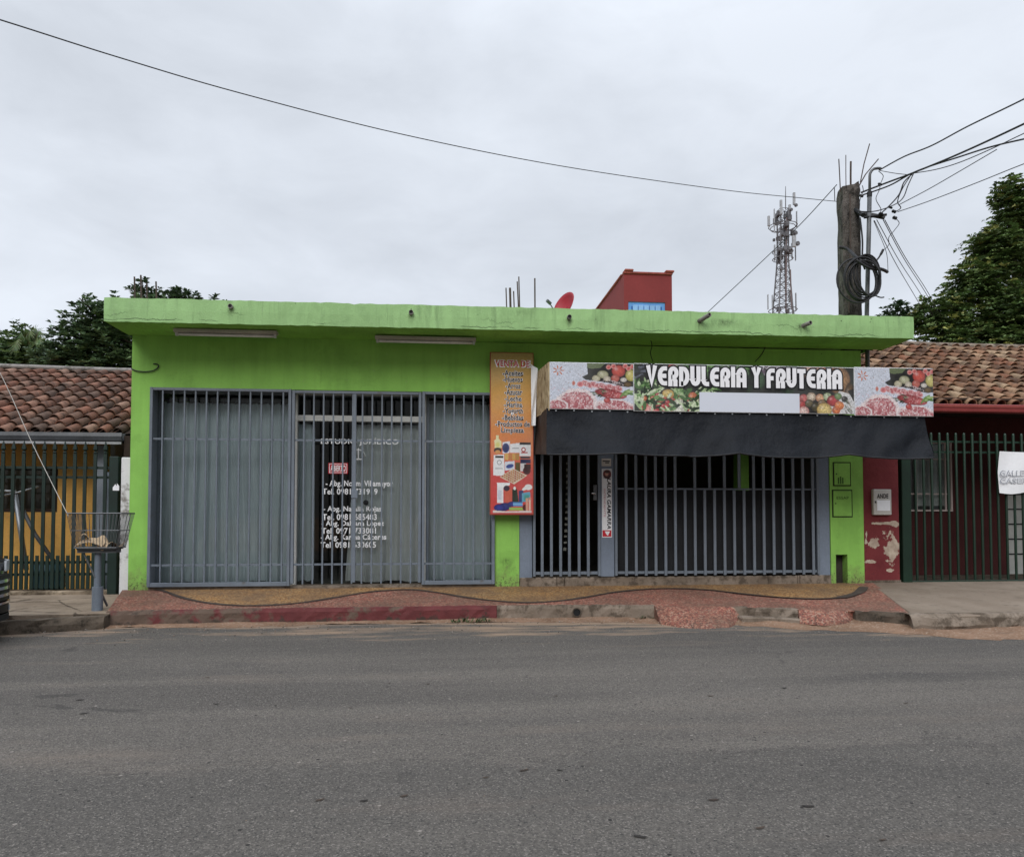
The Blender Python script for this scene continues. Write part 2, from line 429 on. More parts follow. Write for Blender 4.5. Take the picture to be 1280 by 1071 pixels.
def redkerb():
    n = N('red_painted_kerb')
    col = n.mix(n.rng(n.noise(6, 5), .3, .7), (.10, .027, .028, 1), (.15, .040, .041, 1))
    p = n.xyz()
    m = n.math('ADD', n.noise(3.2, 9, .68), n.rng(p[0], -1.6, .2, .13, -.03))
    col = n.mix(n.rng(m, .52, .60, 0, .9), col, (.12, .09, .068, 1))
    col = n.mix(n.rng(n.math('ADD', n.noise(9, 6, .7), n.rng(p[2], .0, .07, .2, 0)), .58, .68, 0, .9), col, (.05, .04, .032, 1))
    n.bump(n.noise(30, 6), .5, .01); return n.fin(col, .8, 0, .25)
RKERB = redkerb()
def green(name, a, stain_pts=(), foot=None, edge=False):
    """lime house paint, with mould below the pipes, rubbed spots near the ground"""
    n = N(name); p = n.xyz()
    v = n.noise(1.6, 6, .6); st = n.noise(1., 5, .6, n.mapv((7, 7, .6)))
    col = n.mix(n.rng(v, .3, .7), scl(a, .86), scl(a, 1.1))
    col = n.mix(n.rng(st, .45, .7, 0, .45), col, scl(a, .72))
    col = n.mix(n.rng(n.noise(14, 6, .7), .6, .72, 0, .35), col, (.34, .46, .22, 1))
    col = n.mix(n.rng(n.noise(2.3, 8, .7, n.mapv(loc=(3, 8, 1))), .55, .60, 0, .22), col, scl(a, .6))
    col = n.mix(n.rng(n.noise(1., 6, .65, n.mapv((16, 16, .8), (5, 0, 3))), .60, .72, 0, .35), col, scl(a, .5))
    dark = (.03, .045, .018, 1)
    fn = n.noise(30, 6, .75)
    for (x, z, wd, h, k) in stain_pts:
        dx = n.math('ABSOLUTE', n.math('SUBTRACT', p[0], x)); dz = n.math('SUBTRACT', z, p[2])
        mx_ = n.rng(dx, 0, wd, 1, 0); m1 = n.rng(dz, -.05, .0, 0, 1); m2 = n.rng(dz, 0, h, 1, 0)
        m = n.math('MULTIPLY', n.math('MULTIPLY', mx_, m1), m2)
        m = n.math('MULTIPLY', m, n.rng(n.noise(22, 7, .75, n.mapv((1.3, 1, .6))), .38, .58, .1, 1))
        col = n.mix(n.math('MULTIPLY', m, k), col, dark)
    if foot is not None:
        m = n.math('ADD', fn, n.rng(p[2], foot, foot+.55, .115, -.12))
        col = n.mix(n.rng(m, .60, .64, 0, .85), col, dark)
    if foot is not None:
        sp_ = n.math('ADD', n.noise(7, 7, .7), n.rng(p[2], foot, foot+.5, .22, -.15)); col = n.mix(n.rng(sp_, .50, .72, 0, .55), col, (.17, .15, .075, 1))
    if edge:
        col = n.mix(n.rng(n.noise(9, 8, .75, n.mapv((1, 1, 2.2), (3, 0, 0))), .66, .70, 0, .75), col, dark)
        sp = n.rng(n.vor(5.2), .035, .05, .8, 0); col = n.mix(sp, col, dark)
        zl = n.math('ADD', n.rng(n.noise(2.2, 7, .7, n.mapv((1, .1, .1))), .3, .7, -.035, .035), n.rng(p[0], -5.2, 5.2, 3.635-.25, 3.665-.25))
        ck = n.math('MULTIPLY', n.rng(n.math('ABSOLUTE', n.math('SUBTRACT', p[2], zl)), .003, .007, 1, 0), n.rng(n.noise(1.3, 4, .6, n.mapv((1, .1, .1), (7, 0, 0))), .47, .55))
        col = n.mix(n.math('MULTIPLY', ck, .8), col, dark)
        zl2 = n.math('ADD', n.rng(n.noise(1.7, 8, .75, n.mapv((1, .1, .1), (31, 0, 0))), .3, .7, -.09, .09), n.rng(p[0], -5.2, 5.2, 3.74-.25, 3.77-.25))
        ck = n.math('MULTIPLY', n.rng(n.math('ABSOLUTE', n.math('SUBTRACT', p[2], zl2)), .002, .006, 1, 0), n.rng(n.noise(1.1, 4, .6, n.mapv((1, .1, .1), (17, 0, 0))), .56, .62))
        col = n.mix(n.math('MULTIPLY', ck, .6), col, dark)
        col = n.mix(n.rng(n.noise(1., 7, .7, n.mapv((9, 9, .9), (2, 0, 0))), .54, .68, 0, .55), col, scl(a, .48))
        col = n.mix(n.rng(n.noise(38, 5, .7), .58, .70, 0, .35), col, (.45, .60, .36, 1))
    else:
        sp = n.rng(n.vor(3.2), .02, .03, .8, 0); col = n.mix(sp, col, dark)
    n.bump(n.math('ADD', n.noise(55, 5), n.noise(6, 4)), .25, .012)
    return n.fin(col, .72, 0, .3)
LIME = (.315, .525, .22, 1); LIME2 = (.255, .525, .10, 1)
STEEL = M('blue_grey_steel_paint', (.14, .166, .20, 1), .5, .16, 3, 40, .1, 0, .45, (.09, .075, .06, 1), .62, .75, 5)
STEEL_W = M('blue_grey_wall_paint', (.17, .205, .26, 1), .7, .15, 2, 50, .2)
WHITE_AL = M('pale_aluminium', (.50, .51, .49, 1), .45, .1, 3, 40, .05, 0, .4)
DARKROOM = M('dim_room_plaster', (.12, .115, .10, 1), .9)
DKGREEN = M('dark_green_iron', (.006, .019, .014, 1), .5, .25, 3, 40, .1, 0, .4)
DKGREEN2 = M('green_gate_paint', (.008, .028, .016, 1), .45, .25, 2, 40, .1, 0, .45)
WHITEWASH = M('whitewash', (.66, .66, .66, 1), .85, .1, 2, 40, .3, 0, .2, (.16, .14, .12, 1), .52, .62, 4)
OCHRE = M('ochre_wall_paint', (.84, .47, .13, 1), .8, .14, 1.2, 30, .2, 0, .2, (.55, .29, .09, 1), .55, .75, 2)
BLACK = M('black_plastic', (.012, .013, .015, 1), .5, .2, 5, 60, .1)
DKWOOD = M('dark_brown_boards', (.035, .022, .016, 1), .8, .3, 3, 40, .2)
GREY_PIPE = M('weathered_pipe', (.23, .215, .20, 1), .7, .25, 6, 50, .2, 0, .3, (.08, .07, .06, 1), .5, .65, 5)
RUST = M('rusty_rebar', (.07, .05, .042, 1), .8, .3, 8, 60, .2)
CABLE = M('black_cable', (.018, .018, .02, 1), .55, .1, 4, 40, 0)
GALV = M('galvanised_steel', (.34, .36, .38, 1), .42, .15, 5, 50, .05, .6, .5)
DULLSTEEL = M('dull_dark_steel', (.10, .105, .11, 1), .5, .2, 5, 50, .1, .3, .4)
MAROON = M('maroon_wall_paint', (.19, .03, .034, 1), .8, .15, 2, 30, .25)
BRICKRED = M('red_roof_room_paint', (.215, .032, .034, 1), .75, .12, 1.2, 20, .15)
SKYBLUE = M('sky_blue_shutter', (.12, .30, .66, 1), .6, .1)
DISHRED = M('red_dish_paint', (.30, .018, .03, 1), .5, .1, 3, 30, .1)
WHITE_P = M('white_sheet', (.80, .81, .83, 1), .7, .06, 2, 20, .1)
INK = M('black_ink', (.014, .014, .016, 1), .6, .05, 3, 30, 0)
INKW = M('white_ink', (.80, .80, .82, 1), .6, .03, 3, 30, 0)
INKR = M('red_ink', (.50, .02, .035, 1), .6, .05, 3, 30, 0)
INKP = M('faded_pink_ink', (.60, .30, .33, 1), .6, .05, 3, 30, 0)
VINYL = M('white_vinyl_letters', (.86, .87, .88, 1), .5, .03, 3, 30, 0)
CARD = M('torn_cardboard', (.42, .31, .20, 1), .9, .2, 5, 40, .2)
CHROME = M('chrome_trim', (.72, .73, .75, 1), .16, .03, 3, 30, 0, 1.)
CARPAINT = M('black_car_paint', (.012, .012, .014, 1), .16, .05, 2, 30, 0, 0, .6)
RUBBER = M('tyre_rubber', (.018, .018, .018, 1), .85)
LAMPGLASS = M('clear_lamp_plastic', (.62, .66, .70, 1), .12, .05, 3, 30, 0, .4, .6)
BARREL = M('blue_green_barrel', (.025, .07, .085, 1), .55, .2)
def tarp():
    n = N('black_shade_tarp')
    col = n.mix(n.rng(n.noise(1.4, 6, .6), .3, .7), (.0045, .0055, .008, 1), (.009, .011, .015, 1))
    weave = n.noise(1., 3, .6, n.mapv((150, 150, 4)))
    col = n.mix(n.rng(weave, .5, .8, 0, .5), col, (.020, .023, .030, 1))
    col = n.mix(n.rng(n.noise(3, 8, .7), .64, .74, 0, .35), col, (.045, .045, .05, 1))
    n.bump(n.math('ADD', n.noise(5, 6, .6), n.math('MULTIPLY', n.noise(14, 6, .7, n.mapv((1, 1, .45), rot=(0, .35, 0))), .45)), .55, .05)
    return n.fin(col, .58, 0, .16)
TARP = tarp()
def osb():
    n = N('strand_board')
    v = n.sep(n.vor(30, n.mapv((1, 1, .35), rot=(.4, 0, 0)), 'Color'))
    col = n.mix(n.rng(v[0], 0, 1), (.27, .19, .10, 1), (.55, .44, .28, 1))
    col = n.mix(n.rng(n.noise(9, 6, .7), .6, .66), col, (.10, .06, .035, 1))
    return n.fin(col, .85)
OSB = osb()
def printmat():
    n = N('printed_sheet')
    col = n.mix(n.rng(n.noise(2.5, 5), .4, .7, 0, .12), n.attr(), (.5, .5, .48, 1))
    return n.fin(col, .5, 0, .3)
PRINT = printmat()
def tiles(name, lichen):
    n = N(name); col = n.attr()
    vm = n.t.nodes.new('ShaderNodeVectorMath'); vm.operation = 'SCALE'; n.link(col, vm.inputs[0])
    n.put(vm.inputs['Scale'], n.rng(n.noise(7, 6, .7), .25, .75, .5, 1.4))
    col = n.mix(n.rng(n.noise(13, 7, .75), .60, .68, 0, lichen), vm.outputs[0], (.36, .31, .24, 1))
    col = n.mix(n.rng(n.noise(5, 7, .7, n.mapv(loc=(5, 5, 5))), .47, .66, 0, .85), col, (.040, .028, .022, 1))
    n.bump(n.noise(40, 5), .4, .006); return n.fin(col, .85, 0, .2)
TILE_L = tiles('old_clay_tiles', .55); TILE_R = tiles('weathered_clay_tiles', .8)
def peel():
    n = N('peeling_maroon_plaster'); p = n.xyz()
    col = n.mix(n.rng(n.noise(3, 6, .65), .3, .7), (.125, .022, .026, 1), (.20, .040, .042, 1))
    col = n.mix(n.rng(n.noise(6, 7, .7), .56, .66, 0, .7), col, (.09, .018, .022, 1))
    nn = n.noise(5.5, 9, .66)
    def spot(x, z, rx, rz):
        a = n.math('DIVIDE', n.math('SUBTRACT', p[0], x), rx); b = n.math('DIVIDE', n.math('SUBTRACT', p[2], z), rz)
        return n.math('SQRT', n.math('ADD', n.math('MULTIPLY', a, a), n.math('MULTIPLY', b, b)))
    x0, z0 = PEEL_O
    for (px, py, rx, rz) in ((1117, 684, .16, .26), (1093, 679, .09, .08), (1114, 713, .08, .035), (1090, 702, .10, .03), (1083, 668, .03, .12), (1119, 655, .07, .04), (1102, 654, .14, .02)):
        x, z = U(px, py, 9.86)
        d = spot(x-x0, z-z0, rx, rz)
        m = n.math('ADD', n.rng(d, 0, 1.6, .32, -.1), nn)
        col = n.mix(n.rng(m, .61, .63), col, n.mix(n.rng(n.noise(12, 5), .4, .6), (.50, .42, .33, 1), (.36, .28, .22, 1)))
    n.bump(n.noise(20, 6), .4, .01); return n.fin(col, .85, 0, .2)
def poleconc():
    n = N('old_post_concrete'); p = n.xyz()
    col = n.mix(n.rng(n.noise(4, 7, .65, n.mapv((1, 1, .5))), .35, .65), (.058, .053, .050, 1), (.14, .124, .112, 1))
    col = n.mix(n.rng(n.noise(9, 7, .7, n.mapv((1, 1, .35))), .50, .60, 0, .85), col, (.018, .015, .014, 1))
    col = n.mix(n.rng(n.noise(16, 6, .7, n.mapv(loc=(4, 4, 4))), .64, .7), col, (.36, .30, .24, 1))
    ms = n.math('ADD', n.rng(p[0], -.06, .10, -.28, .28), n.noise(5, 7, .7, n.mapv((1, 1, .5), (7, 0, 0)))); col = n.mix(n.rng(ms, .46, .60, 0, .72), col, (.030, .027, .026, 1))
    n.bump(n.noise(24, 7), .8, .03); return n.fin(col, .9, 0, .15)
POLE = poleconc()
def glass(name, tint=(.90, .93, .93, 1), ior=1.4):
    m = bpy.data.materials.new(name); m.use_nodes = True; t = m.node_tree; t.nodes.clear()
    o = t.nodes.new('ShaderNodeOutputMaterial'); mxs = t.nodes.new('ShaderNodeMixShader')
    tr = t.nodes.new('ShaderNodeBsdfTransparent'); gl = t.nodes.new('ShaderNodeBsdfGlossy'); fr = t.nodes.new('ShaderNodeFresnel')
    tr.inputs[0].default_value = tint; gl.inputs['Roughness'].default_value = .03; fr.inputs['IOR'].default_value = ior
    t.links.new(fr.outputs[0], mxs.inputs[0]); t.links.new(tr.outputs[0], mxs.inputs[1]); t.links.new(gl.outputs[0], mxs.inputs[2])
    t.links.new(mxs.outputs[0], o.inputs[0]); return m
GLASS = glass('window_glass')
def cloth(name, a, b, sc=(3, 3, .4)):
    n = N(name)
    col = n.mix(n.rng(n.noise(2.5, 6, .6, n.mapv(sc)), .3, .7), a, b)
    col = n.mix(n.rng(n.noise(1.3, 5), .55, .7, 0, .35), col, scl(a, .65))
    n.bump(n.noise(30, 4), .2, .01); return n.fin(col, .9, 0, .15)
CURT = cloth('blue_grey_curtain_cloth', (.40, .45, .48, 1), (.55, .60, .63, 1))
CURT2 = cloth('grey_curtain_cloth', (.42, .425, .42, 1), (.58, .59, .595, 1))
def leafmat(name):
    n = N(name); col = n.attr()
    vm = n.t.nodes.new('ShaderNodeVectorMath'); vm.operation = 'SCALE'; n.link(col, vm.inputs[0])
    n.put(vm.inputs['Scale'], n.rng(n.noise(3, 3), .3, .7, .7, 1.3))
    m = n.fin(vm.outputs[0], .5, 0, .35)
    tr = n.t.nodes.new('ShaderNodeBsdfTranslucent'); n.link(vm.outputs[0], tr.inputs[0])
    mxs = n.t.nodes.new('ShaderNodeMixShader'); mxs.inputs[0].default_value = .18
    n.link(n.bs.outputs[0], mxs.inputs[1]); n.link(tr.outputs[0], mxs.inputs[2]); n.link(mxs.outputs[0], n.out.inputs[0])
    return m
LEAF = leafmat('tree_leaves')
BARK = M('bark', (.07, .055, .042, 1), .9, .3, 5, 30, .6)

# ---------------------------------------------------------------- ground, road, pavements
def struct(o): o['kind'] = 'structure'; return o
mb = MB(); mb.add([(-400, -300, -.03), (400, -300, -.03), (400, 900, -.03), (-400, 900, -.03)], [(0, 1, 2, 3)])
struct(mb.build('ground', sand()))
mb = MB(); mb.add([(-70, -5.5, 0), (70, -5.5, 0), (70, 8.45, 0), (-70, 8.45, 0)], [(0, 1, 2, 3)])
rd = mb.build('road', asphalt()); rd.location = (0, 0, 0); rd.data.transform(Matrix.Translation((0, 1.475, 0))); struct(rd)
# kerb line read along the photo (top arris of the kerb)
kpix = [(132, 765), (200, 763), (400, 760), (640, 757), (735, 756.5), (820, 757), (915, 758.5), (1000, 762), (1070, 764), (1150, 767.5)]
KERB = [G(x, y, KZ) for x, y in kpix]
def kerb_y(x):
    if x <= KERB[0][0]: return KERB[0][1]
    for (a, b), (p, q) in zip(KERB, KERB[1:]):
        if a <= x <= p: return b+(q-b)*(x-a)/(p-a)
    return KERB[-1][1]
XL, XR = KERB[0][0], KERB[-1][0]
# sandy verge: a low uneven bank against the kerb
rv = random.Random(3)
NV = 260
vx = [-12+24*i/NV for i in range(NV+1)]
ed = []; a = 0
for x in vx:
    a = a*.86+rv.uniform(-.08, .08)
    ed.append(kerb_y(x)-(.20+.16*max(0, min(1, (x-.2)/1.5))+.20*max(0, min(1, (x-3)/2)))-a)
sv = []
def vz(x, t): return .006+(.018+.045*max(0, min(1, (x-.5)/3)))*(t**1.3)*(.75+.5*math.sin(x*3.1)*math.sin(x*1.3+1))
mb = MB()
def vfn(u, v):
    i = round(u*NV); x = vx[i]; y1 = kerb_y(x)+.06 if XL-.1 < x < XR+.1 else kerb_y(x)+.05
    y = ed[i]+(y1-ed[i])*v
    return (x, y, vz(x, v)+(rv.uniform(-.004, .004) if 0 < v < 1 else (-.004 if v == 0 else 0)))
mb.grid(vfn, NV, 8)
struct(mb.build('dirt_verge', sand(), smooth=True))
# shop pavement: red pebble base sheet, yellow field, dark wavy band
YB = 9.82
XWL = UX(163, 735, YB); XWR = UX(1085, 731, YB)
back = [(XWL-.10, YB), (XWR+.08, YB)]
front = [(x, y+.03) for x, y in KERB]
poly = [front[0]]+front[1:]+[back[1], back[0]]
mb = MB(); ztop = lambda x, y: zside(y)
n_ = 60
def pav(u, v):
    x0 = front[0][0]+(front[-1][0]-front[0][0])*u; xb = back[0][0]+(back[1][0]-back[0][0])*u
    yf = kerb_y(x0)+.03; y = yf+(YB-yf)*v; x = x0+(xb-x0)*v
    zf = KZ; zb = zside(YB)
    return (x, y, zf+(zb-zf)*v)
mb.grid(pav, n_, 6)
vs0 = []                      # skirt down to the ground at both ends
struct(mb.build('pavement', RED_AGG))
def pz(x, y):
    yf = kerb_y(x)+.03; t = max(0, min(1, (y-yf)/(YB-yf))); return KZ+(zside(YB)-KZ)*t
wave = [(190,736),(205,739),(222,745),(245,750.5),(275,754.5),(310,756),(345,755),(380,752),(420,746),(460,740),(490,737.5),(515,737),(545,740),(580,745.5),(620,750),(660,752),(700,750),(735,745.5),(770,740),(810,736.5),(850,736),(890,738.5),(930,744),(970,749),(1010,752),(1040,752),(1060,749),(1074,743),(1080,735)]
WP = [(p.x, p.y) for p in catmull([GP(x, y)+(0,) for x, y in wave], 5)]
mb = MB(); nW = len(WP)
for i in range(nW-1):
    (xa, ya), (xb, yb) = WP[i], WP[i+1]
    ya = min(ya, YB-.01); yb = min(yb, YB-.01)
    for k in range(4):
        q = []
        for (x, y, t) in ((xa, ya, k/4), (xb, yb, k/4), (xb, yb, (k+1)/4), (xa, ya, (k+1)/4)):
            yy = y+(YB-y)*t; q.append((x, yy, pz(x, yy)+.004))
        mb.add(q, [(0, 1, 2, 3)])
struct(mb.build('pavement', YEL_AGG))
mb = MB(); L_ = []
for i, (x, y) in enumerate(WP):
    a = Vector(WP[min(i+1, nW-1)]); b = Vector(WP[max(i-1, 0)]); d = (a-b).normalized(); nn = Vector((-d.y, d.x))
    wd = .028+.006*math.sin(i*.7)+(.03 if i > nW-14 else 0)
    for s_ in (1, -1):
        X, Y = x+nn.x*wd*s_, min(y+nn.y*wd*s_, YB-.005); L_.append((X, Y, pz(X, Y)+.008))
mb.add(L_, [(2*i, 2*i+1, 2*i+3, 2*i+2) for i in range(nW-1)])
struct(mb.build('pavement', M('dark_mortar_band', (.055, .04, .033, 1), .85, .3, 6)))
# kerbs
def kerb_run(name, i0, i1, mat, top=KZ, dn=.0, x0=None, x1=None, jit=.006, th=.11):
    xa = KERB[i0][0] if x0 is None else x0; xb = KERB[i1][0] if x1 is None else x1
    mb = MB(); n = max(2, int((xb-xa)/.07)); r = random.Random(i0+5)
    prof = [(0, -.05), (0, .4), (0, .75), (.012, 1.), (th, 1.), (th, -.05)]
    J = [[r.uniform(-jit, jit) for _ in prof] for _ in range(n+1)]
    vs = []
    for i in range(n+1):
        x = xa+(xb-xa)*i/n; y = kerb_y(x)
        for k, (dy, t) in enumerate(prof): vs.append((x, y+dy+(J[i][k] if k < 4 else 0), (top+.003)*t+(J[i][k]*.4 if 1 < k < 5 else 0)))
    m = len(prof)
    fs = [(i*m+k, i*m+k+1, (i+1)*m+k+1, (i+1)*m+k) for i in range(n) for k in range(m-1)]
    fs += [tuple(range(m)), tuple(n*m+k for k in range(m-1, -1, -1))]
    mb.add(vs, fs); return struct(mb.build(name, mat))
XK1 = UX(622, 760, 8.5)
kerb_run('kerb', 0, 3, RKERB, x1=XK1)
kerb_run('kerb', 3, 5, CONC_GR, x0=XK1+.004)
kerb_run('kerb', 6, 7, CONC_GR, jit=.012)
kerb_run('kerb', 8, 9, CONC_DK, jit=.012)
# drain mouth in the grey kerb: a short dark pipe
dx, dz = U(720, 768, kerb_y(.84)+0)
mb = MB(); ring = 14
yk = kerb_y(dx)
vs = [(dx+r_*math.cos(2*math.pi*k/ring), yk-.022+dy, .085+r_*math.sin(2*math.pi*k/ring)) for (r_, dy) in ((.052, .02), (.058, 0), (.045, -.002), (.045, .012)) for k in range(ring)]
fs = [(j*ring+k, j*ring+(k+1) % ring, (j+1)*ring+(k+1) % ring, (j+1)*ring+k) for j in range(3) for k in range(ring)]
mb.add(vs, fs); dr = mb.build('drain_pipe', CONC_DK)
tag(dr, 'short round drain mouth in the grey kerb below the shop gate', 'drain pipe')
mb = MB(); mb.add([(dx+.045*math.cos(2*math.pi*k/ring), yk-.0105, .085+.045*math.sin(2*math.pi*k/ring)) for k in range(ring)], [tuple(range(ring))])
e_ = mb.build('drain_mouth', BLACK, dr)
# pebble ramps and the concrete step cut into the kerb on the right
def ramp_(pts_top, pts_bot, mat, name='ramp', zb=.012):
    top = [G(x, y, KZ) for x, y in pts_top]; bot = [G(x, y, zb) for x, y in pts_bot]
    mb = MB(); n = 10
    def fn(u, v):
        k = u*(len(top)-1); i = min(int(k), len(top)-2); f = k-i
        a = Vector(top[i])*(1-f)+Vector(top[i+1])*f
        k = u*(len(bot)-1); i = min(int(k), len(bot)-2); f = k-i
        b = Vector(bot[i])*(1-f)+Vector(bot[i+1])*f
        p = a*(1-v)+b*v; z = (KZ+.004)*(1-v)+zb*v+.03*math.sin(math.pi*v)*math.sin(math.pi*u)
        if v == 1: z -= .02
        return (p.x, p.y+.02*(v == 0), z)
    mb.grid(fn, 16, n, flip=True)
    m0 = len(mb.v); W = 17     # side skirts
    for col_ in (0, 16):
        ids = [j*W+col_ for j in range(n+1)]
        low_ = [(mb.v[i][0], mb.v[i][1], -.02) for i in ids]; o = len(mb.v); mb.v += low_
        for j in range(n): mb.f.append((ids[j], ids[j+1], o+j+1, o+j)); mb.mi.append(0)
    return struct(mb.build(name, mat, smooth=False))
ramp_([(818, 757), (866, 757.5), (917, 758.5)], [(826, 779), (850, 783), (880, 785), (912, 783), (930, 775)], RED_AGG)
ramp_([(998, 762), (1035, 763), (1072, 764)], [(1000, 777), (1030, 779.5), (1062, 778), (1076, 773)], RED_AGG, zb=.05)
mb = MB(); a = G(922, 770, .07); b = G(1002, 772, .07)
mb.slab([(a[0], kerb_y(a[0])-.005), (a[0], kerb_y(a[0])-.23), ((a[0]+b[0])/2, kerb_y(a[0])-.27), (b[0]+.03, kerb_y(b[0])-.20), (b[0], kerb_y(b[0])-.005)], -.02, .075)
struct(mb.build('step', CONC_GR, bevel=.012))
# neighbour pavements
ZLP = .135
lp = [G(-60, 783, ZLP), G(0, 778, ZLP), G(60, 774, ZLP), G(130, 770.5, ZLP)]
mb = MB()
XLS = lp[-1][0]; YLK = lp[1][1]
mb.slab([(-14, YLK+.12), (XLS, lp[-1][1]+.12), (UX(150, 742, 9.9)+.03, 9.93), (-14, 9.93)], -.02, lambda x, y: ZLP+max(0, (y-YLK-.12))*.045)
def flagstones():
    n = N('worn_pavement_slabs'); p = n.xyz()
    col = n.mix(n.rng(n.noise(1.6, 7, .65), .35, .65), (.20, .155, .115, 1), (.33, .265, .20, 1))
    cr = n.vor(1.25, n.mapv((1, 1.7, 1), rot=(0, 0, .7)), 'Distance', 'DISTANCE_TO_EDGE')
    cr = n.math('ADD', cr, n.rng(n.noise(7, 6), .3, .7, -.02, .02))
    col = n.mix(n.rng(cr, .004, .02, .85, 0), col, (.06, .046, .035, 1))
    col = n.mix(n.rng(n.noise(4, 8, .7, n.mapv((.6, 1.5, 1), rot=(0, 0, .5))), .56, .66, 0, .7), col, (.085, .065, .05, 1))
    n.bump(n.math('ADD', n.noise(30, 6), n.rng(cr, 0, .03)), .7, .015); return n.fin(col, .92, 0, .15)
struct(mb.build('pavement', flagstones()))
mb = MB(); r = random.Random(9)
n = 90; vs = []
prof = [(0, -.05), (0, .5), (.015, 1.), (.14, 1.01), (.14, -.05)]
for i in range(n+1):
    x = -14+(XLS+14)*i/n; y = YLK+(lp[-1][1]-YLK)*max(0, (x-lp[1][0])/(XLS-lp[1][0]))
    for k, (dy, t) in enumerate(prof):
        j = r.uniform(-.018, .018) if k < 3 else 0
        vs.append((x, y+dy+j, ZLP*t+.004+(j*.4 if k == 2 else 0)))
m = 5
mb.add(vs, [(i*m+k, i*m+k+1, (i+1)*m+k+1, (i+1)*m+k) for i in range(n) for k in range(m-1)]+[(0, 1, 2, 3, 4), tuple(n*m+k for k in (4, 3, 2, 1, 0))])
struct(mb.build('kerb', CONC_DK))
ZRP = .17
rp_ = [G(1140, 768.5, ZRP), G(1280, 767, ZRP)]
mb = MB()
mb.slab([rp_[0], rp_[1], (15, rp_[1][1]-.3), (15, 9.95), (UX(1085, 733, 9.9)+.02, 9.95)], -.02, lambda x, y: ZRP+max(0, y-rp_[0][1])*.045)
struct(mb.build('pavement', CONC, bevel=.02))
# broken stone lip of the right pavement
mb = MB(); r = random.Random(4); n = 80; vs = []
for i in range(n+1):
    x = rp_[0][0]-.02+(15-rp_[0][0])*i/n; y = rp_[0][1]+(rp_[1][1]-rp_[0][1])*(x-rp_[0][0])/(rp_[1][0]-rp_[0][0])
    for k, (dy, z) in enumerate(((-.03, -.02), (-.035, .06), (-.012, .14), (.02, ZRP+.006), (.10, ZRP+.008), (.12, .1))):
        j = r.uniform(-.022, .022) if k < 3 else r.uniform(-.004, .004)
        vs.append((x, y+dy+j, z+j*.5))
m = 6
mb.add(vs, [(i*m+k, i*m+k+1, (i+1)*m+k+1, (i+1)*m+k) for i in range(n) for k in range(m-1)])
struct(mb.build('kerb', CONC_GR))
# ================================================================ the green shop
YW = 9.8; WT = .16
ZB = .20                      # wall foot (below the pavement surface)
ZT = 3.62                     # soffit
xw0, xw1 = UX(163, 560, YW), UX(1078, 560, YW)
gx0, gx1 = UX(187, 600, YW), UX(618.5, 600, YW)
gz0, gz1 = .315, UZ(400, 487.5, YW)
px0, px1 = gx1+.005, UX(649, 690, YW)         # green pier under the vertical banner
rx0 = UX(665.5, 650, YW); rc0, rc1 = UX(750, 650, YW), UX(767.5, 650, YW); rx1 = UX(1022.5, 650, YW); rx2 = UX(1038, 650, YW)
SHOP = Vector(((xw0+xw1)/2, YW, .25))
shop = thing('shop_building', SHOP, 'lime green single storey shop with a thick flat concrete canopy', 'building')
YC = 9.1; cx0, cx1 = UX(130, 386, YC), UX(1142, 410, YC)
pipes = [(289, 384, 0, .05), (514, 391.5, 0, .05), (711, 397.5, 0, .06), (882, 399, 1, .20), (1008, 404.5, 2, .13)]
cst = []
for (px, py, k, ln) in pipes:
    x, z = U(px-(8 if k else 0), py+3, YC); cst.append((x-SHOP.x, z-SHOP.z, .05 if k == 0 else .07, .12 if k == 0 else .2, .85))
x, z = U(905, 404, YC); cst.append((x-SHOP.x, z-SHOP.z+.02, .30, .10, .8))
x, z = U(650, 392, YC); cst.append((x-SHOP.x, z-SHOP.z+.02, .25, .16, .35))
CANG = green('lime_canopy_paint', LIME, cst, edge=True)
x, z = U(655, 700, YW)
WALG = green('lime_wall_paint', LIME2, [(UX(634, 700, YW)-SHOP.x, UZ(634, 700, YW)-SHOP.z, .12, .25, .8)], foot=.0)
SOFG = M('lime_soffit_shade_dinge', LIME2, .8, .2, 1.5, 30, .2, 0, .2, (.06, .12, .03, 1), .60, .75, 2)  # soffit green darkened: shade under the canopy put into the colour, plus dinge
# front wall as butted blocks round the openings
mb = MB()
mb.box(xw0, gx0, YW, YW+WT, ZB, gz1)
mb.box(px0, px1, YW, YW+WT, ZB, gz1)
nx0, nx1, nz1 = UX(1045, 710, YW), UX(1059.5, 710, YW), UZ(1052, 693, YW)
mb.box(rx2, nx0, YW, YW+WT, ZB, nz1); mb.box(nx1, xw1, YW, YW+WT, ZB, nz1)
mb.box(rx2, xw1, YW, YW+WT, nz1, gz1)
mb.box(xw0, xw1, YW, YW+WT, gz1, ZT)
mb.box(xw0, xw0+.15, YW+WT, 17, ZB, ZT); mb.box(xw1-.15, xw1, YW+WT, 17, ZB, ZT); mb.box(xw0+.15, xw1-.15, 16.85, 17, ZB, ZT)
wall = mb.build('wall', WALG, shop)
mb = MB(); mb.box(nx0, nx1, YW+.13, YW+WT-.004, ZB, nz1); mb.build('niche_back', M('dark_niche', (.035, .03, .024, 1), .9, .4, 5), shop)  # back of the niche in a mottled near-black brown
mb = MB()
for (a, b, z) in ((px1+.002, rx0, ZB+.16), (rx1, rx2-.002, ZB+.12)):
    m2 = MB(); m2.box(a, b, YW+.012, YW+WT, z, gz1); m2.build('pier', STEEL_W, shop, bevel=.006)
mb.box(rc0, rc1, YW-.02, YW+WT, .405, gz1)
mb.build('pier', STEEL_W, shop, bevel=.006)
mb = MB(); r = random.Random(2)
xs = [px1+.004]+sorted(r.uniform(px1+.3, rx2-.3) for _ in range(5))+[rx2-.004]
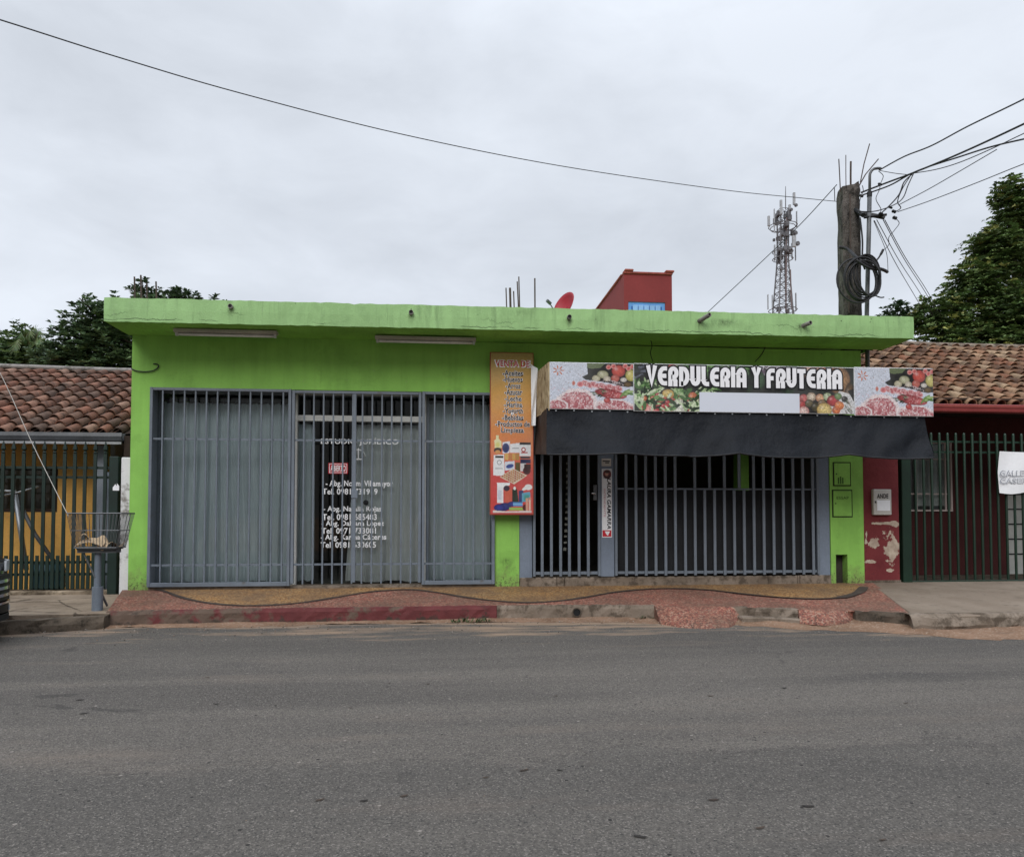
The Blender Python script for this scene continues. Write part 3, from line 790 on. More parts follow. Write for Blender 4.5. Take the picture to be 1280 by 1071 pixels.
for a, b in zip(xs, xs[1:]): mb.box(a+.002, b-.002, YW-.01-r.uniform(0, .012), YW+WT, ZB, .40+r.uniform(-.006, .004))
mb.build('sill', GR_SILL if 'GR_SILL' in globals() else CONC_GR, shop, bevel=.012)
mb = MB(); mb.box(gx0, gx1, YW-.005, YW+.35, ZB, .312); mb.build('threshold', CONC_GR, shop, bevel=.006)
# canopy slab with upstand, slightly wavy top edge
mb = MB(); r = random.Random(8); n = 150
def canopy_front(u, v):
    x = cx0+(cx1-cx0)*u
    zb = UZ(130, 401.5, YC)+(UZ(1142, 423, YC)-UZ(130, 401.5, YC))*u
    zt = UZ(130, 371.5, YC)+(UZ(1142, 396, YC)-UZ(130, 371.5, YC))*u
    return x, zb, zt
top = []; vs = []
for i in range(n+1):
    x, zb, zt = canopy_front(i/n, 0); j = r.uniform(-.006, .004)
    edgej = r.uniform(-.005, .003)
    if 42 < i < 45: j -= .018*(i == 43)
    vs += [(x, 9.95, zb+.06), (x, YW-.001, zb+.004), (x, YC, zb+edgej), (x, YC-.004+r.uniform(-.003, .003), (zb+zt)/2), (x, YC, zt+j), (x, YC+.13, zt+j*.5+.004), (x, YC+.14, zt-.13), (x, 17.2, zt-.10)]
m = 8
fs = [(i*m+k, i*m+k+1, (i+1)*m+k+1, (i+1)*m+k) for i in range(n) for k in range(m-1)]
fs += [tuple(range(m)), tuple(n*m+k for k in range(m-1, -1, -1))]
mb.add(vs, fs); mb.mi = [1 if (i < n*(m-1) and i % (m-1) < 2) else 0 for i in range(len(fs))]; mb.build('canopy', [CANG, SOFG], shop)
# rooms behind
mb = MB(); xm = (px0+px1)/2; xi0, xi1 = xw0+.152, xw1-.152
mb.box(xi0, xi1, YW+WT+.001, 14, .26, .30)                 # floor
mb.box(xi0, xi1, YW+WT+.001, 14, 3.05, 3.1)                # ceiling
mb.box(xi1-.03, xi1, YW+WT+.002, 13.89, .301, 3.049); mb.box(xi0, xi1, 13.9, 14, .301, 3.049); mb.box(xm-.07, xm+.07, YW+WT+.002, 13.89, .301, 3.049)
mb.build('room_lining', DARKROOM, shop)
ix0, ix1 = UX(926, 590, 11.2), UX(936, 590, 11.2)
mb = MB(); mb.box(ix0, ix1, 11.2, 11.5, .302, 3.048); mb.build('inner_pillar', LIME_IN if 'LIME_IN' in globals() else WALG, shop)
# drain pipes poking out of the canopy
for i, (px, py, k, ln) in enumerate(pipes):
    x, z = U(px-(9 if k == 1 else 5 if k == 2 else 0), py+(3 if k else 0), YC)
    d = Vector((.0 if k == 0 else .42 if k == 1 else .35, -1, .02 if k == 0 else .22 if k == 1 else .1)).normalized()
    p0 = Vector((x, YC+.03, z)); p1 = p0+d*(ln+.03); R0 = .029
    mb = MB(); mb.tube([p0, p1], R0, 14, caps=False); mb.tube([p1, p1-d*.02], [R0*.82, R0*.82], 14, caps=False)
    ax = d.cross(Vector((0, 0, 1))).normalized(); bx = d.cross(ax)
    ring = lambda rr: [p1+(ax*math.cos(2*math.pi*t/14)+bx*math.sin(2*math.pi*t/14))*rr for t in range(14)]
    mb.add(ring(R0)+ring(R0*.82), [(t, (t+1) % 14, (t+1) % 14+14, t+14) for t in range(14)])
    q = mb.build('drain_pipe', GREY_PIPE, shop, smooth=True, sharp=40)
    if k == 1: q['label'] = 'long pipe tilted sideways above a mould stain'
    mb = MB(); mb.add([p-d*.019 for p in ring(R0*.81)], [tuple(range(14))]); mb.build('pipe_bore', BLACK, q)
# meter cupboards painted into the right green wall
for (a, b, t, bt, kind) in ((1042, 1062.5, 578.5, 606.5, 0), (1041, 1064.5, 613, 645.5, 1)):
    x0, x1, z0, z1 = R4(a, b, t, bt, YW)
    mb = MB(); mb.box(x0-.012, x1+.012, YW-.003, YW+.01, z0-.012, z1+.012)
    fr = mb.build('cupboard_gap', M('dark_gap', (.02, .03, .012, 1)), shop)
    mb = MB(); mb.box(x0+.005, x1-.005, YW-.012, YW-.004, z0+.005, z1-.005)
    lid = mb.build('cupboard_lid', WALG, shop, bevel=.003)
    mb = MB(); zl = (z0+z1)/2; mb.tube([(x0+.035, YW-.012, zl), (x0+.035, YW-.018, zl)], .009, 10); mb.build('keyhole', INK, lid)
    if kind: text('ESSAP', (x0+.05, x1-.05, z1-.125, z1-.085), YW-.0145, M('raised_letters', (.05, .12, .025, 1)), lid, bold=.01)
    else:
        mb = MB()
        for k in range(3): mb.box(x0+.055+.032*k, x0+.075+.032*k, YW-.0145, YW-.0125, z0+.02, z0+.11+.015*(k % 2))
        mb.build('vent_slots', M('slot_shadow', (.05, .12, .025, 1)), lid)
# cracks in the left wall / cable loop
mb = MB()
mb.tube(catmull([(xw0, YW-.012, UZ(164, 461, YW)), (UX(172, 464, YW), YW-.02, UZ(172, 464, YW)), (UX(184, 465, YW), YW-.02, UZ(184, 465, YW)), (UX(194, 463, YW), YW-.02, UZ(194, 463, YW)), (UX(199, 458.5, YW), YW-.02, UZ(199, 458.5, YW)), (UX(197, 455.5, YW), YW-.02, UZ(197, 455.5, YW)), (UX(192, 455, YW), YW-.004, UZ(192, 455, YW))], 6), .008, 6)
tag(mb.build('cable', CABLE), 'short black cable stub curling out of the upper left corner of the green wall', 'cable')
# window line behind the left grilles
YG = 10.02
panel_x = [gx0, UX(365.5, 600, YW), UX(528, 600, YW), gx1]
def window(x0, x1, z0, z1, name='window'):
    mb = MB(); t = .035
    mb.box(x0, x1, YG, YG+.04, z1-t, z1); mb.box(x0, x1, YG, YG+.04, z0, z0+t)
    mb.box(x0, x0+t, YG, YG+.04, z0+t, z1-t); mb.box(x1-t, x1, YG, YG+.04, z0+t, z1-t)
    f = mb.build(name, STEEL, shop)
    mb = MB(); mb.box(x0+t, x1-t, YG+.015, YG+.021, z0+t, z1-t); mb.build('pane', GLASS, f)
    return f
wz0, wz1 = .314, gz1-.002
window(gx0+.002, panel_x[1]-.03, wz0, wz1); window(panel_x[2]+.045, gx1-.002, wz0, wz1)
mb = MB()                                                    # pale door frame with transom
dx0, dx1 = panel_x[1]-.028, panel_x[2]+.043; ztr = UZ(440, 523.5, YG); fw = .05
mb.box(dx0, dx0+fw, YG-.03, YG+.05, wz0, wz1); mb.box(dx1-fw, dx1, YG-.03, YG+.05, wz0, wz1)
mb.box(dx0+fw, dx1-fw, YG-.03, YG+.05, ztr-.04, ztr+.04); mb.box(dx0+fw, dx1-fw, YG-.03, YG+.05, wz1-.03, wz1)
dfr = mb.build('door_frame', WHITE_AL, shop, bevel=.004)
mb = MB(); mb.box(dx0+fw, dx1-fw, YG+.01, YG+.016, ztr+.04, wz1-.03); mb.build('transom_pane', GLASS, dfr)
mb = MB(); mb.box(dx0+fw+.01, dx1-fw-.01, YG+.005, YG+.013, wz0+.01, ztr-.045); gd = mb.build('glass_door', GLASS, shop)
YL = YG-.002
rows = [('- Abg. Noemi Villamayor', 407, 491, 600.5, 609.8, 0), ('Tel. 0981 731919', 403, 472, 610.5, 618, 1), ('- Abg. Natalia Rojas', 404, 477, 632.5, 641, 0), ('Tel. 0981 685483', 403, 471, 642, 650, 1),
        ('- Abg. Dahiana Lopez', 402, 480, 650.5, 659, 0), ('Tel. 0971 733081', 402, 470, 659.5, 667, 1), ('- Abg. Karina Cáceres', 401, 483, 667.5, 676.5, 0), ('Tel. 0981 630605', 401, 470, 677, 684.5, 1)]
for (t, a, b, y0, y1, k) in rows:
    text(t, R4(a, b, y0, y1, YL), YL, VINYL, gd, bold=.022)
text('ESTUDIO JURÍDICO', R4(401, 498, 547, 557, YL), YL, VINYL, gd, bold=.012)
mb = MB()                                                    # scales emblem
def P_(x, y): return at(x, y, YL)
for pts, rr in (([(448, 560), (448, 573)], .008), ([(443, 574), (453, 574)], .010), ([(442, 563.5), (448, 561.5), (454, 564)], .006), ([(442, 563.5), (440, 569.5), (445, 569.5), (442, 563.5)], .004), ([(454, 564), (452, 570), (457, 570), (454, 564)], .004)):
    mb.tube([P_(*q) for q in pts], rr, 6)
mb.build('scales_emblem', VINYL, gd)
mb = MB(); kx, kz = U(457.5, 628, YL); mb.tube([(kx, YL-.004, kz), (kx, YL-.03, kz)], .036, 16); mb.tube([(kx, YL-.03, kz), (kx, YL-.05, kz)], .02, 12); mb.build('door_lock', BLACK, gd)
# curtains
def curtain(x0, x1, z0, z1, Y, folds, label, mat=CURT, clips=0, lean0=0., lean1=0., amp=.023, seed=0):
    r = random.Random(seed); ph = [r.uniform(0, 6.3) for _ in range(4)]
    mb = MB()
    def fn(u, v):
        uu = u+.012*math.sin(5*v+ph[0])*math.sin(u*9+ph[1])
        x = x0+lean0*(1-v)*(1-u)+(x1-x0)*u+lean1*(1-v)*u
        y = Y+amp*(math.sin(folds*2*math.pi*uu+ph[2])+.45*math.sin(folds*3.7*math.pi*uu+ph[3]+v))*(.55+.45*(1-v))
        return (x, y, z0+(z1-z0)*v-.012*abs(math.sin(folds*math.pi*u))*(v > .9)+.012*math.sin(u*11+ph[1])*(v < .05))
    mb.grid(fn, int(folds*14), 14)
    o = mb.build('curtain', mat, smooth=True, recalc=False); tag(o, label, 'curtain', 'curtains behind the shop grilles')
    mbr = MB(); mbr.tube([(x0-.02, Y, z1+.025), (x1+.02, Y, z1+.025)], .011, 6); mbr.build('curtain_rod', DULLSTEEL, o)
    if clips:
        m2 = MB()
        for k in range(clips):
            x = x0+(x1-x0)*(k+.5)/clips
            m2.prism([(x-.045, z1+.012), (x-.01, z1+.003), (x+.03, z1+.014), (x+.045, z1-.035), (x+.01, z1-.018), (x-.045, z1-.032)], Y-.055, Y-.05)
        m2.build('curtain_clips', BLACK, o)
    return o
zc = UZ(275, 503, 10.17)
curtain(UX(192, 600, 10.17), UX(361, 600, 10.17), .34, zc, 10.17, 13, 'widest blue grey curtain hanging behind the left window grille', clips=12, seed=1)
curtain(UX(533, 600, 10.17), UX(613, 600, 10.17), .34, UZ(570, 504, 10.17), 10.17, 5, 'blue grey curtain behind the right window grille beside the vertical price banner', clips=5, seed=2, amp=.018)
curtain(UX(371, 600, 10.12), UX(393, 600, 10.12), .36, ztr-.06, 10.12, 2, 'narrow curtain gathered at the left side of the glass door', seed=3, amp=.02)
curtain(UX(445, 600, 10.12), UX(523, 600, 10.12), .34, ztr-.06, 10.12, 5, 'grey curtain half drawn across the lettered glass door', mat=CURT2, lean0=-.14, seed=4)
# red open sign hung inside the door glass
sx0, sx1, sz0, sz1 = R4(410.5, 435, 578.5, 592, YL)
sg = thing('open_sign', ((sx0+sx1)/2, YL-.006, sz0), 'small red sign reading ABIERTO on the glass door', 'sign')
mb = MB(); mb.box(sx0, sx1, YL-.008, YL-.003, sz0, sz1); mb.build('sign_board', INKR, sg)
mb = MB()
for (a, b, cc, d) in ((sx0+.012, sx1-.012, sz1-.018, sz1-.011), (sx0+.012, sx1-.012, sz0+.011, sz0+.018), (sx0+.012, sx0+.019, sz0+.019, sz1-.019), (sx1-.019, sx1-.012, sz0+.019, sz1-.019)): mb.box(a, b, YL-.0092, YL-.0085, cc, d)
mb.build('sign_border', VINYL, sg)
text('ABIERTO', (sx0+.03, sx1-.03, sz0+.032, sz1-.032), YL-.0092, VINYL, sg, bold=.03)

# ---------------------------------------------------------------- security grilles
YR = YW-.03
def grille(label, x0, x1, z0, z1, pxs, rails, name='security_grille', posts=(1, 1), cat='grille', group='grey bar grilles over the law office front', base=True, kp=None):
    t = thing(name, ((x0+x1)/2, YR, z0), label, cat, group)
    pw = .038
    mb = MB()
    x0 += .003; x1 -= .003; z1 -= .003
    if posts[0]: mb.box(x0, x0+pw, YR-.022, YR+(.15 if abs(x0-gx0) < .02 else .022), z0-.0, z1)
    if posts[1]: mb.box(x1-pw, x1, YR-.022, YR+.022, z0-.0, z1)
    a = x0+(pw if posts[0] else 0); b = x1-(pw if posts[1] else 0)
    mb.box(a, b, YR-.018, YR+.018, z1-.04, z1-.002)
    if base: mb.box(a, b, YR-.02, YR+.02, z0, z0+.055)
    mb.build('frame', STEEL, t, bevel=.004)
    for z in rails:
        mb = MB(); mb.box(a, b, YR+.003, YR+.013, z-.013, z+.013); mb.build('rail', STEEL, t)
    proto = None; zm0 = z0+(.057 if base else .02)
    for px in pxs:
        x = UX(px, 610, YR)
        if proto is None:
            mb = MB(); mb.box(x-.0105, x+.0105, YR-.017, YR+.002, zm0-.03 if not base else zm0, z1-.042)
            proto = mb.build('bar', STEEL, t, bevel=.003); xp = x
        else: dup_child(proto, t, (x-xp, 0, 0))
    return t
zr1, zr2 = UZ(275, 549, YR), UZ(275, 706, YR)
bars1 = [202+13.75*i for i in range(12)]
grille('wide grey bar grille over the curtained window at the left end of the shop', gx0, panel_x[1]-.012, .32, gz1, bars1, (zr1, zr2))
bars2 = [379.5+12.2*i for i in range(12)]
t = grille('grey bar grille door in front of the lettered glass door', panel_x[1]-.008, panel_x[2]-.012, .35, gz1-.01, [b for i, b in enumerate(bars2)], (zr1, zr2), base=False)
x_ = UX(443, 600, YR); mb = MB(); mb.box(x_-.022, x_+.022, YR-.024, YR+.012, .36, gz1-.055); mb.build('meeting_stile', STEEL, t, bevel=.004)
mb = MB(); x_, z_ = U(443, 617, YR); mb.box(x_-.04, x_+.045, YR-.032, YR-.0245, z_-.06, z_+.05); mb.build('lock_plate', STEEL, t, bevel=.004)
bars3 = [543+12.2*i for i in range(6)]
grille('narrow grey bar grille between the glass door and the vertical banner', panel_x[2]-.008, gx1, .32, gz1, bars3, (zr1, zr2))
# gates of the greengrocer
def gate(label, x0, x1, z0, z1, spec, rails, group):
    t = thing('security_gate', ((x0+x1)/2, YR, z0), label, 'gate', group)
    mb = MB(); pw = .035
    mb.box(x0, x0+pw, YR-.02, YR+.02, z0, z1); mb.box(x1-pw, x1, YR-.02, YR+.02, z0, z1)
    mb.box(x0+pw, x1-pw, YR-.018, YR+.018, z1-.04, z1-.002)
    mb.build('frame', STEEL, t, bevel=.004)
    for (a, b, z, h) in rails:
        mb = MB(); mb.box(a, b, YR+.004, YR+.02, z-h, z+h); mb.build('rail', STEEL, t)
    pro = {}
    for (px, za, zb) in spec:
        x = UX(px, 650, YR); key = (za, zb)
        if key not in pro:
            mb = MB(); mb.box(x-.019, x+.019, YR-.02, YR+.003, za, zb); pro[key] = (mb.build('bar', STEEL, t, bevel=.003), x)
        else:
            q, xq = pro[key]; dup_child(q, t, (x-xq, 0, 0))
    return t
zg0 = .418; zrb = UZ(850, 715, YR); zrm = UZ(850, 611, YR); ZTOPG = gz1-.02
t = gate('narrow grey barred gate beside the grey pier with the campaign sticker', rx0+.003, rc0-.003, zg0, ZTOPG, [(p, zg0+.0, ZTOPG-.045) for p in (677.5, 689, 700.5, 711.5, 723.5, 735)], [(rx0+.04, rc0-.04, zrb, .02)], 'grey barred gates of the greengrocer')
hx, hz = U(743, 617, YR)
mb = MB(); mb.box(hx-.02, hx+.03, YR-.03, YR-.0205, hz-.09, hz+.12); mb.build('lock_plate', DULLSTEEL, t, bevel=.004)
mb = MB(); mb.tube([(hx, YR-.03, hz), (hx, YR-.07, hz), (hx-.055, YR-.075, hz+.005)], .010, 8); mb.build('handle', CHROME, t, smooth=True)
lowb = [782.5+12.28*i for i in range(19)]
spec = []
for i, p in enumerate(lowb):
    if i <= 5 or i >= 13: spec.append((p, zg0, ZTOPG-.045))
    else: spec.append((p, zg0, zrm-.014))
for p in (868.5, 887, 905.6, 924): spec.append((p, zrm+.014, ZTOPG-.045))
xg = UX(1016, 650, YR)
t = gate('wide grey barred gate with black sheeting behind its lower half', rc1+.003, rx1-.003, zg0, ZTOPG, spec, [(rc1+.04, rx1-.04, zrb, .018), (rc1+.04, rx1-.04, zrm, .011)], 'grey barred gates of the greengrocer')
mb = MB(); mb.box(xg-.02, xg+.02, YR-.015, YR+.0035, zg0, ZTOPG-.045); mb.build('hinge_stile', STEEL, t, bevel=.003)
mb = MB()
def shfn(u, v): return (rc1+.03+(rx1-rc1-.06)*u, YW+.05+.012*math.sin(u*31)+.008*math.sin(u*73+v*2), .415+(zrm-.43)*v)
mb.grid(shfn, 90, 4); tag(mb.build('black_sheeting', M('black_sheet', (.012, .013, .015, 1), .75, .3, 4, 50, .2), smooth=True), 'black plastic sheeting stretched behind the lower half of the wide gate', 'plastic sheet')
# greengrocer stock just visible over the sheeting
stall = thing('produce_counter', (UX(850, 612, 10.9), 10.9, .30), 'low dark counter with a tray inside the greengrocer behind the wide gate', 'counter')
mb = MB(); cxa, cxb = UX(785, 612, 10.9), UX(915, 612, 10.9)
mb.box(cxa, cxb, 10.7, 11.3, .302, 1.42); mb.build('counter_body', DKWOOD, stall, bevel=.01)
mb = MB()
for (a, b, p, q) in ((cxa, cxb, 10.68, 10.70), (cxa, cxb, 11.3, 11.32)): mb.box(a, b, p, q, 1.425, 1.53)
mb.box(cxa, cxb, 10.701, 11.299, 1.422, 1.44); mb.build('tray', DKWOOD, stall)
r = random.Random(12)
FR = [M('pale_onion_skin', (.62, .50, .30, 1), .45), M('green_squash_skin', (.10, .17, .05, 1), .5), M('orange_peel', (.55, .22, .04, 1), .45)]
pr = {}
for i in range(26):
    x = cxa+.1+(cxb-cxa-.2)*(i+r.uniform(.1, .9))/26; y = 10.78+r.uniform(0, .35); k = r.choice((0, 0, 1, 2)); z = 1.442+.0*i
    if k not in pr:
        mb = MB(); nn = 10; rr = .06
        pts = [(x, y, z+rr*2*(j/8)*.92) for j in range(9)]
        mb.tube(pts, [max(.004, rr*math.sin(math.pi*max(.02, min(.98, j/8)))) for j in range(9)], 12)
        o = mb.build(('onion', 'squash', 'orange')[k], FR[k], smooth=True); pr[k] = o
    else:
        o = pr[k].copy(); C.objects.link(o); o.location = (x, y, z)
    tag(o, ('pale onion lying in the dim tray behind the wide gate', 'dark green squash lying in the dim tray behind the wide gate', 'orange lying in the dim tray behind the wide gate')[k], ('onion', 'squash', 'orange')[k], ('onions in the dim tray', 'squashes in the dim tray', 'oranges in the dim tray')[k])

hs = thing('hanging_strip', at(709, 690, 10.3), 'thin hanging strip of small pale packets behind the narrow grey gate', 'packet strip')
mb = MB(); mb.tube([at(709.5, 570, 10.3), at(709, 640, 10.3), at(706, 690, 10.3)], .004, 5); mb.build('cord', CABLE, hs)
pk = M('pale_packet_foil', (.26, .27, .24, 1), .5); pp = None; r = random.Random(14)
for k in range(15):
    y = 578+7.6*k; x_, z_ = U(709.5-(k/14)**2*3.5, y, 10.285); hgt = r.uniform(.025, .045)
    mb = MB(); mb.box(x_-.022, x_+.022, 10.278, 10.29, z_-hgt, z_); mb.build('packet', pk, hs, bevel=.003)
# ---------------------------------------------------------------- fluorescent battens under the canopy
for (a, b, ya, yb, lab) in ((218, 347, 412.5, 423, 'long fluorescent batten under the left end of the canopy'), (469, 595, 417, 424, 'thinner fluorescent batten under the canopy nearer the vertical banner')):
    Yf = 9.38 if a < 300 else 9.5
    x0 = UX(a, 420, Yf); x1 = UX(b, 420, Yf); zt = 3.60
    t = thing('fluorescent_batten', ((x0+x1)/2, Yf, zt-.08), lab, 'ceiling light', 'lights under the canopy')
    mb = MB(); mb.prism([(x0, zt), (x1, zt), (x1, zt-.045), (x0, zt-.045)], Yf-.05, Yf+.05); mb.build('housing', M('aged_batten_enamel', (.40, .38, .33, 1), .6, .2, 4, 40, .1), t, bevel=.006)
    mb = MB(); mb.tube([(x0+.05, Yf, zt-.066), (x1-.05, Yf, zt-.066)], .017, 10); mb.build('tube', M('unlit_tube', (.70, .70, .66, 1), .4), t, smooth=True)
    for xx in (x0+.03, x1-.03):
        mb = MB(); mb.box(xx-.015, xx+.015, Yf-.02, Yf+.02, zt-.085, zt-.046); mb.build('tube_holder', WHITE_AL, t)
# little hooks and the loose cable under the soffit
for px, lab in ((816, 'thin black cable hanging from the canopy soffit above the sign box'), (952, 'slanting black cable crossing the green wall above the right half of the sign')):
    mb = MB(); x = UX(px, 430, 9.6)
    if px < 900: pts = [at(813, 424, 9.5), at(815, 432, 9.6), at(813, 441, 9.72), at(816, 452, 9.6)]
    else: pts = [at(957, 433, 9.78), at(952, 443, 9.78), at(944, 452, 9.7)]
    mb.tube(catmull(pts, 5), .006, 5); tag(mb.build('cable', CABLE), lab, 'cable')

# ---------------------------------------------------------------- vertical banner
YV = 9.64
vx0, vx1, vz0, vz1 = R4(613.5, 666, 441.5, 642.5, YV)
vb = thing('vertical_banner', ((vx0+vx1)/2, YV, vz0), 'tall orange to red vertical banner listing groceries for sale', 'banner')
mb = MB(); mb.box(vx0-.012, vx1+.012, YV+.002, YV+.05, vz0-.012, vz1+.012); mb.build('frame', M('banner_edge', (.30, .07, .04, 1), .6), vb, bevel=.004)
cv = Canvas(110, 400, (190, 160, 60))
t_ = cv.yy[..., None]
g1, g2, g3, g4 = cv.L((176, 150, 58)), cv.L((214, 152, 40)), cv.L((224, 112, 34)), cv.L((206, 42, 32))
def gm(a, b, p, q): k = np.clip((t_-p)/(q-p), 0, 1); return a*(1-k)+b*k
cv.a = np.where(t_ < .3, gm(g1, g2, 0, .3), np.where(t_ < .6, gm(g2, g3, .3, .6), gm(g3, g4, .6, .74)))
W_, H_ = 110, 400
def bx(x0, y0, x1, y1): return (x0-613.5)/52.5, (x1-613.5)/52.5, (y0-441.5)/201, (y1-441.5)/201
def rc(x0, y0, x1, y1, col): cv.rect(*bx(x0, y0, x1, y1), col)
def el(x, y, rx, ry, col, edge=None, **k): cv.ell((x-613.5)/52.5, (y-441.5)/201, rx/201, ry/201, col, edge, **k)
def pl(pts, col): cv.poly([((x-613.5)/52.5, (y-441.5)/201) for x, y in pts], col)
pl([(618.5, 556), (617.5, 551), (620, 549), (620, 544.5), (623.5, 544.5), (623.5, 549), (626.5, 552), (627, 560), (618, 560)], (226, 222, 160)); el(622, 556, 4, 4, (214, 206, 90), (226, 222, 160))
el(622, 563, 5, 3.4, (20, 18, 16)); el(622, 565, 3.4, 2.4, (210, 140, 50))
pl([(628, 553), (637, 551.5), (636.5, 566), (628, 567)], (216, 220, 228)); el(632, 560, 4.6, 6, (28, 42, 96), (40, 60, 130))
pl([(637, 555), (649, 553.5), (649, 566), (637, 566)], (222, 224, 228)); pl([(649, 553.5), (663, 553), (663, 570), (649, 570)], (218, 220, 222)); rc(649, 553, 663, 556, (30, 30, 34))
el(654, 562, 3, 3, (170, 40, 40)); el(654, 562, 1.6, 1.6, (240, 240, 240)); rc(651, 565, 659, 566.5, (180, 50, 50)); rc(640, 560, 648, 561, (120, 124, 130))
pl([(617, 569), (630, 568), (630.5, 595), (616.5, 594)], (224, 226, 228)); rc(619, 570, 629, 572.5, (40, 44, 44)); el(624, 578, 3, 3, (90, 94, 96)); el(624, 578, 2.3, 2.3, (226, 228, 230)); rc(619, 585, 628, 586, (140, 144, 146))
for i, (x, cc) in enumerate(((633, (214, 170, 70)), (637.5, (196, 120, 40)), (642, (206, 160, 60)), (646.5, (180, 130, 40)))): rc(x-2, 567, x+2, 575, cc)
rc(650, 570.5, 662, 573, (50, 56, 70)); rc(650, 574, 663, 579, (28, 34, 80)); pl([(631, 577), (643, 576), (643, 587), (631, 588)], (206, 214, 226)); el(637, 582.5, 5, 2.6, (48, 74, 150), ang=-.25)
rc(644, 578, 649.5, 590, (96, 84, 40)); rc(650, 579, 657, 589, (200, 200, 200)); el(658, 588, 5, 5, (60, 22, 26), (90, 30, 36)); rc(655, 580, 663, 586, (60, 30, 30))
pl([(624.5, 596), (641, 585.5), (658.5, 594), (642.5, 605)], (214, 196, 170))
for i in range(6):
    for j in range(6):
        x = 628+i*2.75+j*2.5; y = 595.2-i*1.45+j*1.35
        el(x, y, 1.35, 1.15, (206, 140, 70) if (i+j) % 3 else (186, 84, 40), (150, 84, 40))
# white gloss, then the cleaning products
rc(621.5, 604, 629, 628, (222, 222, 226)); pl([(621, 603), (637, 603), (637, 606), (629, 609), (622, 609)], (228, 228, 230)); rc(622.5, 612, 627, 624, (196, 200, 214))
pl([(631, 611), (640, 611), (639, 627), (631, 627)], (206, 74, 36)); el(633, 610, 4, 3.5, (50, 22, 50))
pl([(640, 612), (644, 608), (646, 612), (648, 627), (640, 627)], (24, 40, 24)); el(643, 610, 1.6, 2.2, (226, 226, 220))
pl([(648, 613), (654, 612), (654, 627), (648, 627)], (26, 40, 110)); el(660, 608.5, 5, 3.6, (226, 226, 224)); el(656, 610, 4.5, 2, (226, 226, 224), ang=-.5)
pl([(652, 616), (662, 614), (663, 626), (652, 627)], (60, 160, 190)); rc(655, 618, 661, 625, (40, 150, 140))
el(630, 633, 9, 5, (32, 40, 128), (22, 26, 84), ang=-.15); el(624, 634, 7, 4.4, (40, 50, 150), (24, 30, 96)); el(640, 629.5, 6, 3.2, (36, 44, 140), (26, 30, 90))
rc(641, 627, 653, 632, (64, 140, 204)); rc(641, 629, 653, 630, (120, 190, 232)); pl([(636, 633.5), (654, 633.5), (654, 637), (636, 637)], (150, 186, 70))
el(656, 634, 3.5, 4, (90, 20, 18)); rc(656.5, 622, 659.5, 639, (214, 150, 120)); rc(660, 621, 663.5, 639, (206, 130, 104)); rc(661, 624, 662.4, 637, (226, 190, 170))
pl([(616, 637), (632, 638.5), (664, 637.5), (664, 640), (616, 640)], (214, 196, 190)); rc(613, 640, 667, 643, (190, 34, 28))
cv.grain(.22, 6); cv.sheet((vx0, vx1, vz0, vz1), YV, PRINT, vb)
rr_ = R4(617.5, 663.5, 450, 459.5, YV)
text('VENTA DE', rr_, YV-.003, INKW, vb, bold=.07); text('VENTA DE', (rr_[0]+.02, rr_[1]-.02, rr_[2]+.012, rr_[3]-.008), YV-.005, INKR, vb, bold=.012)
items = [('-Aceites', 628.5, 653.5, 463, 470), ('-Huevos', 629, 653, 470.8, 477.6), ('-Arroz', 632.5, 650.5, 479, 485.6), ('-Azucar', 631, 652.5, 486.6, 493.6), ('-Leche', 631.5, 651.5, 495, 501.4), ('-Harina', 630.5, 652.5, 502.6, 509), ('-Yogurth', 629, 653.5, 510.4, 518.4), ('-Bebidas', 628, 654, 518.6, 525.2), ('-Productos de', 619.5, 662, 526.6, 533.2), ('Limpieza', 626.5, 654.5, 534.4, 542.4)]
for (s_, a, b, y0, y1) in items:
    q = R4(a, b, y0, y1, YV)
    text(s_, (q[0]-.006, q[1]+.006, q[2]-.005, q[3]+.005), YV-.003, INKW, vb, bold=.06); text(s_, q, YV-.005, INK, vb, bold=.018)

# ---------------------------------------------------------------- sign box and shade tarp of the greengrocer
YF = 9.0
def fz(px, a): return a
fxl, fxr = UX(687, 482, YF), UX(1166, 490, YF)
fx1, fx2 = UX(792, 482, YF), UX(1067.5, 487, YF)
fzt = UZ(687, 452.3, YF); fzb = UZ(687, 511, YF)
fztr = UZ(1166, 461, YF); fzbr = UZ(1166, 520.5, YF)
sb = thing('sign_box', ((fxl+fxr)/2, YF, fzb), 'long greengrocer sign box reading VERDULERIA Y FRUTERIA above the black tarp', 'sign')
mb = MB(); mb.box(fxl+.004, fxr-.3, YF+.03, YF+.07, fzt-.04, fzt-.002); mb.box(fxl+.004, fxr-.3, YF+.03, YF+.07, fzb+.002, fzb+.04)
for x in (fx1, (fx1+fx2)/2, fx2): mb.box(x-.02, x+.02, YF+.03, YF+.07, fzb+.041, fzt-.041)
for x in (fx1, fx2-.2, fxl+.3): mb.box(x-.02, x+.02, YF+.071, YW-.001, fzt-.04, fzt-.004)
mb.build('frame', DULLSTEEL, sb)
mb = MB()                                                # strand board cheek on the left
xs_ = UX(666.5, 480, YW)
mb.add([(fxl-.012, YF+.012, fzb-.02), (fxl, YF+.012, fzb-.02), (fxl, YF+.012, fzt), (fxl-.012, YF+.012, fzt), (xs_, YW-.002, fzb-.02), (xs_+.012, YW-.002, fzb-.02), (xs_+.012, YW-.002, fzt-.015), (xs_, YW-.002, fzt-.015)], [(0, 1, 2, 3), (7, 6, 5, 4), (0, 3, 7, 4), (1, 5, 6, 2), (3, 2, 6, 7), (0, 4, 5, 1)])
mb.build('cheek_board', OSB, sb)
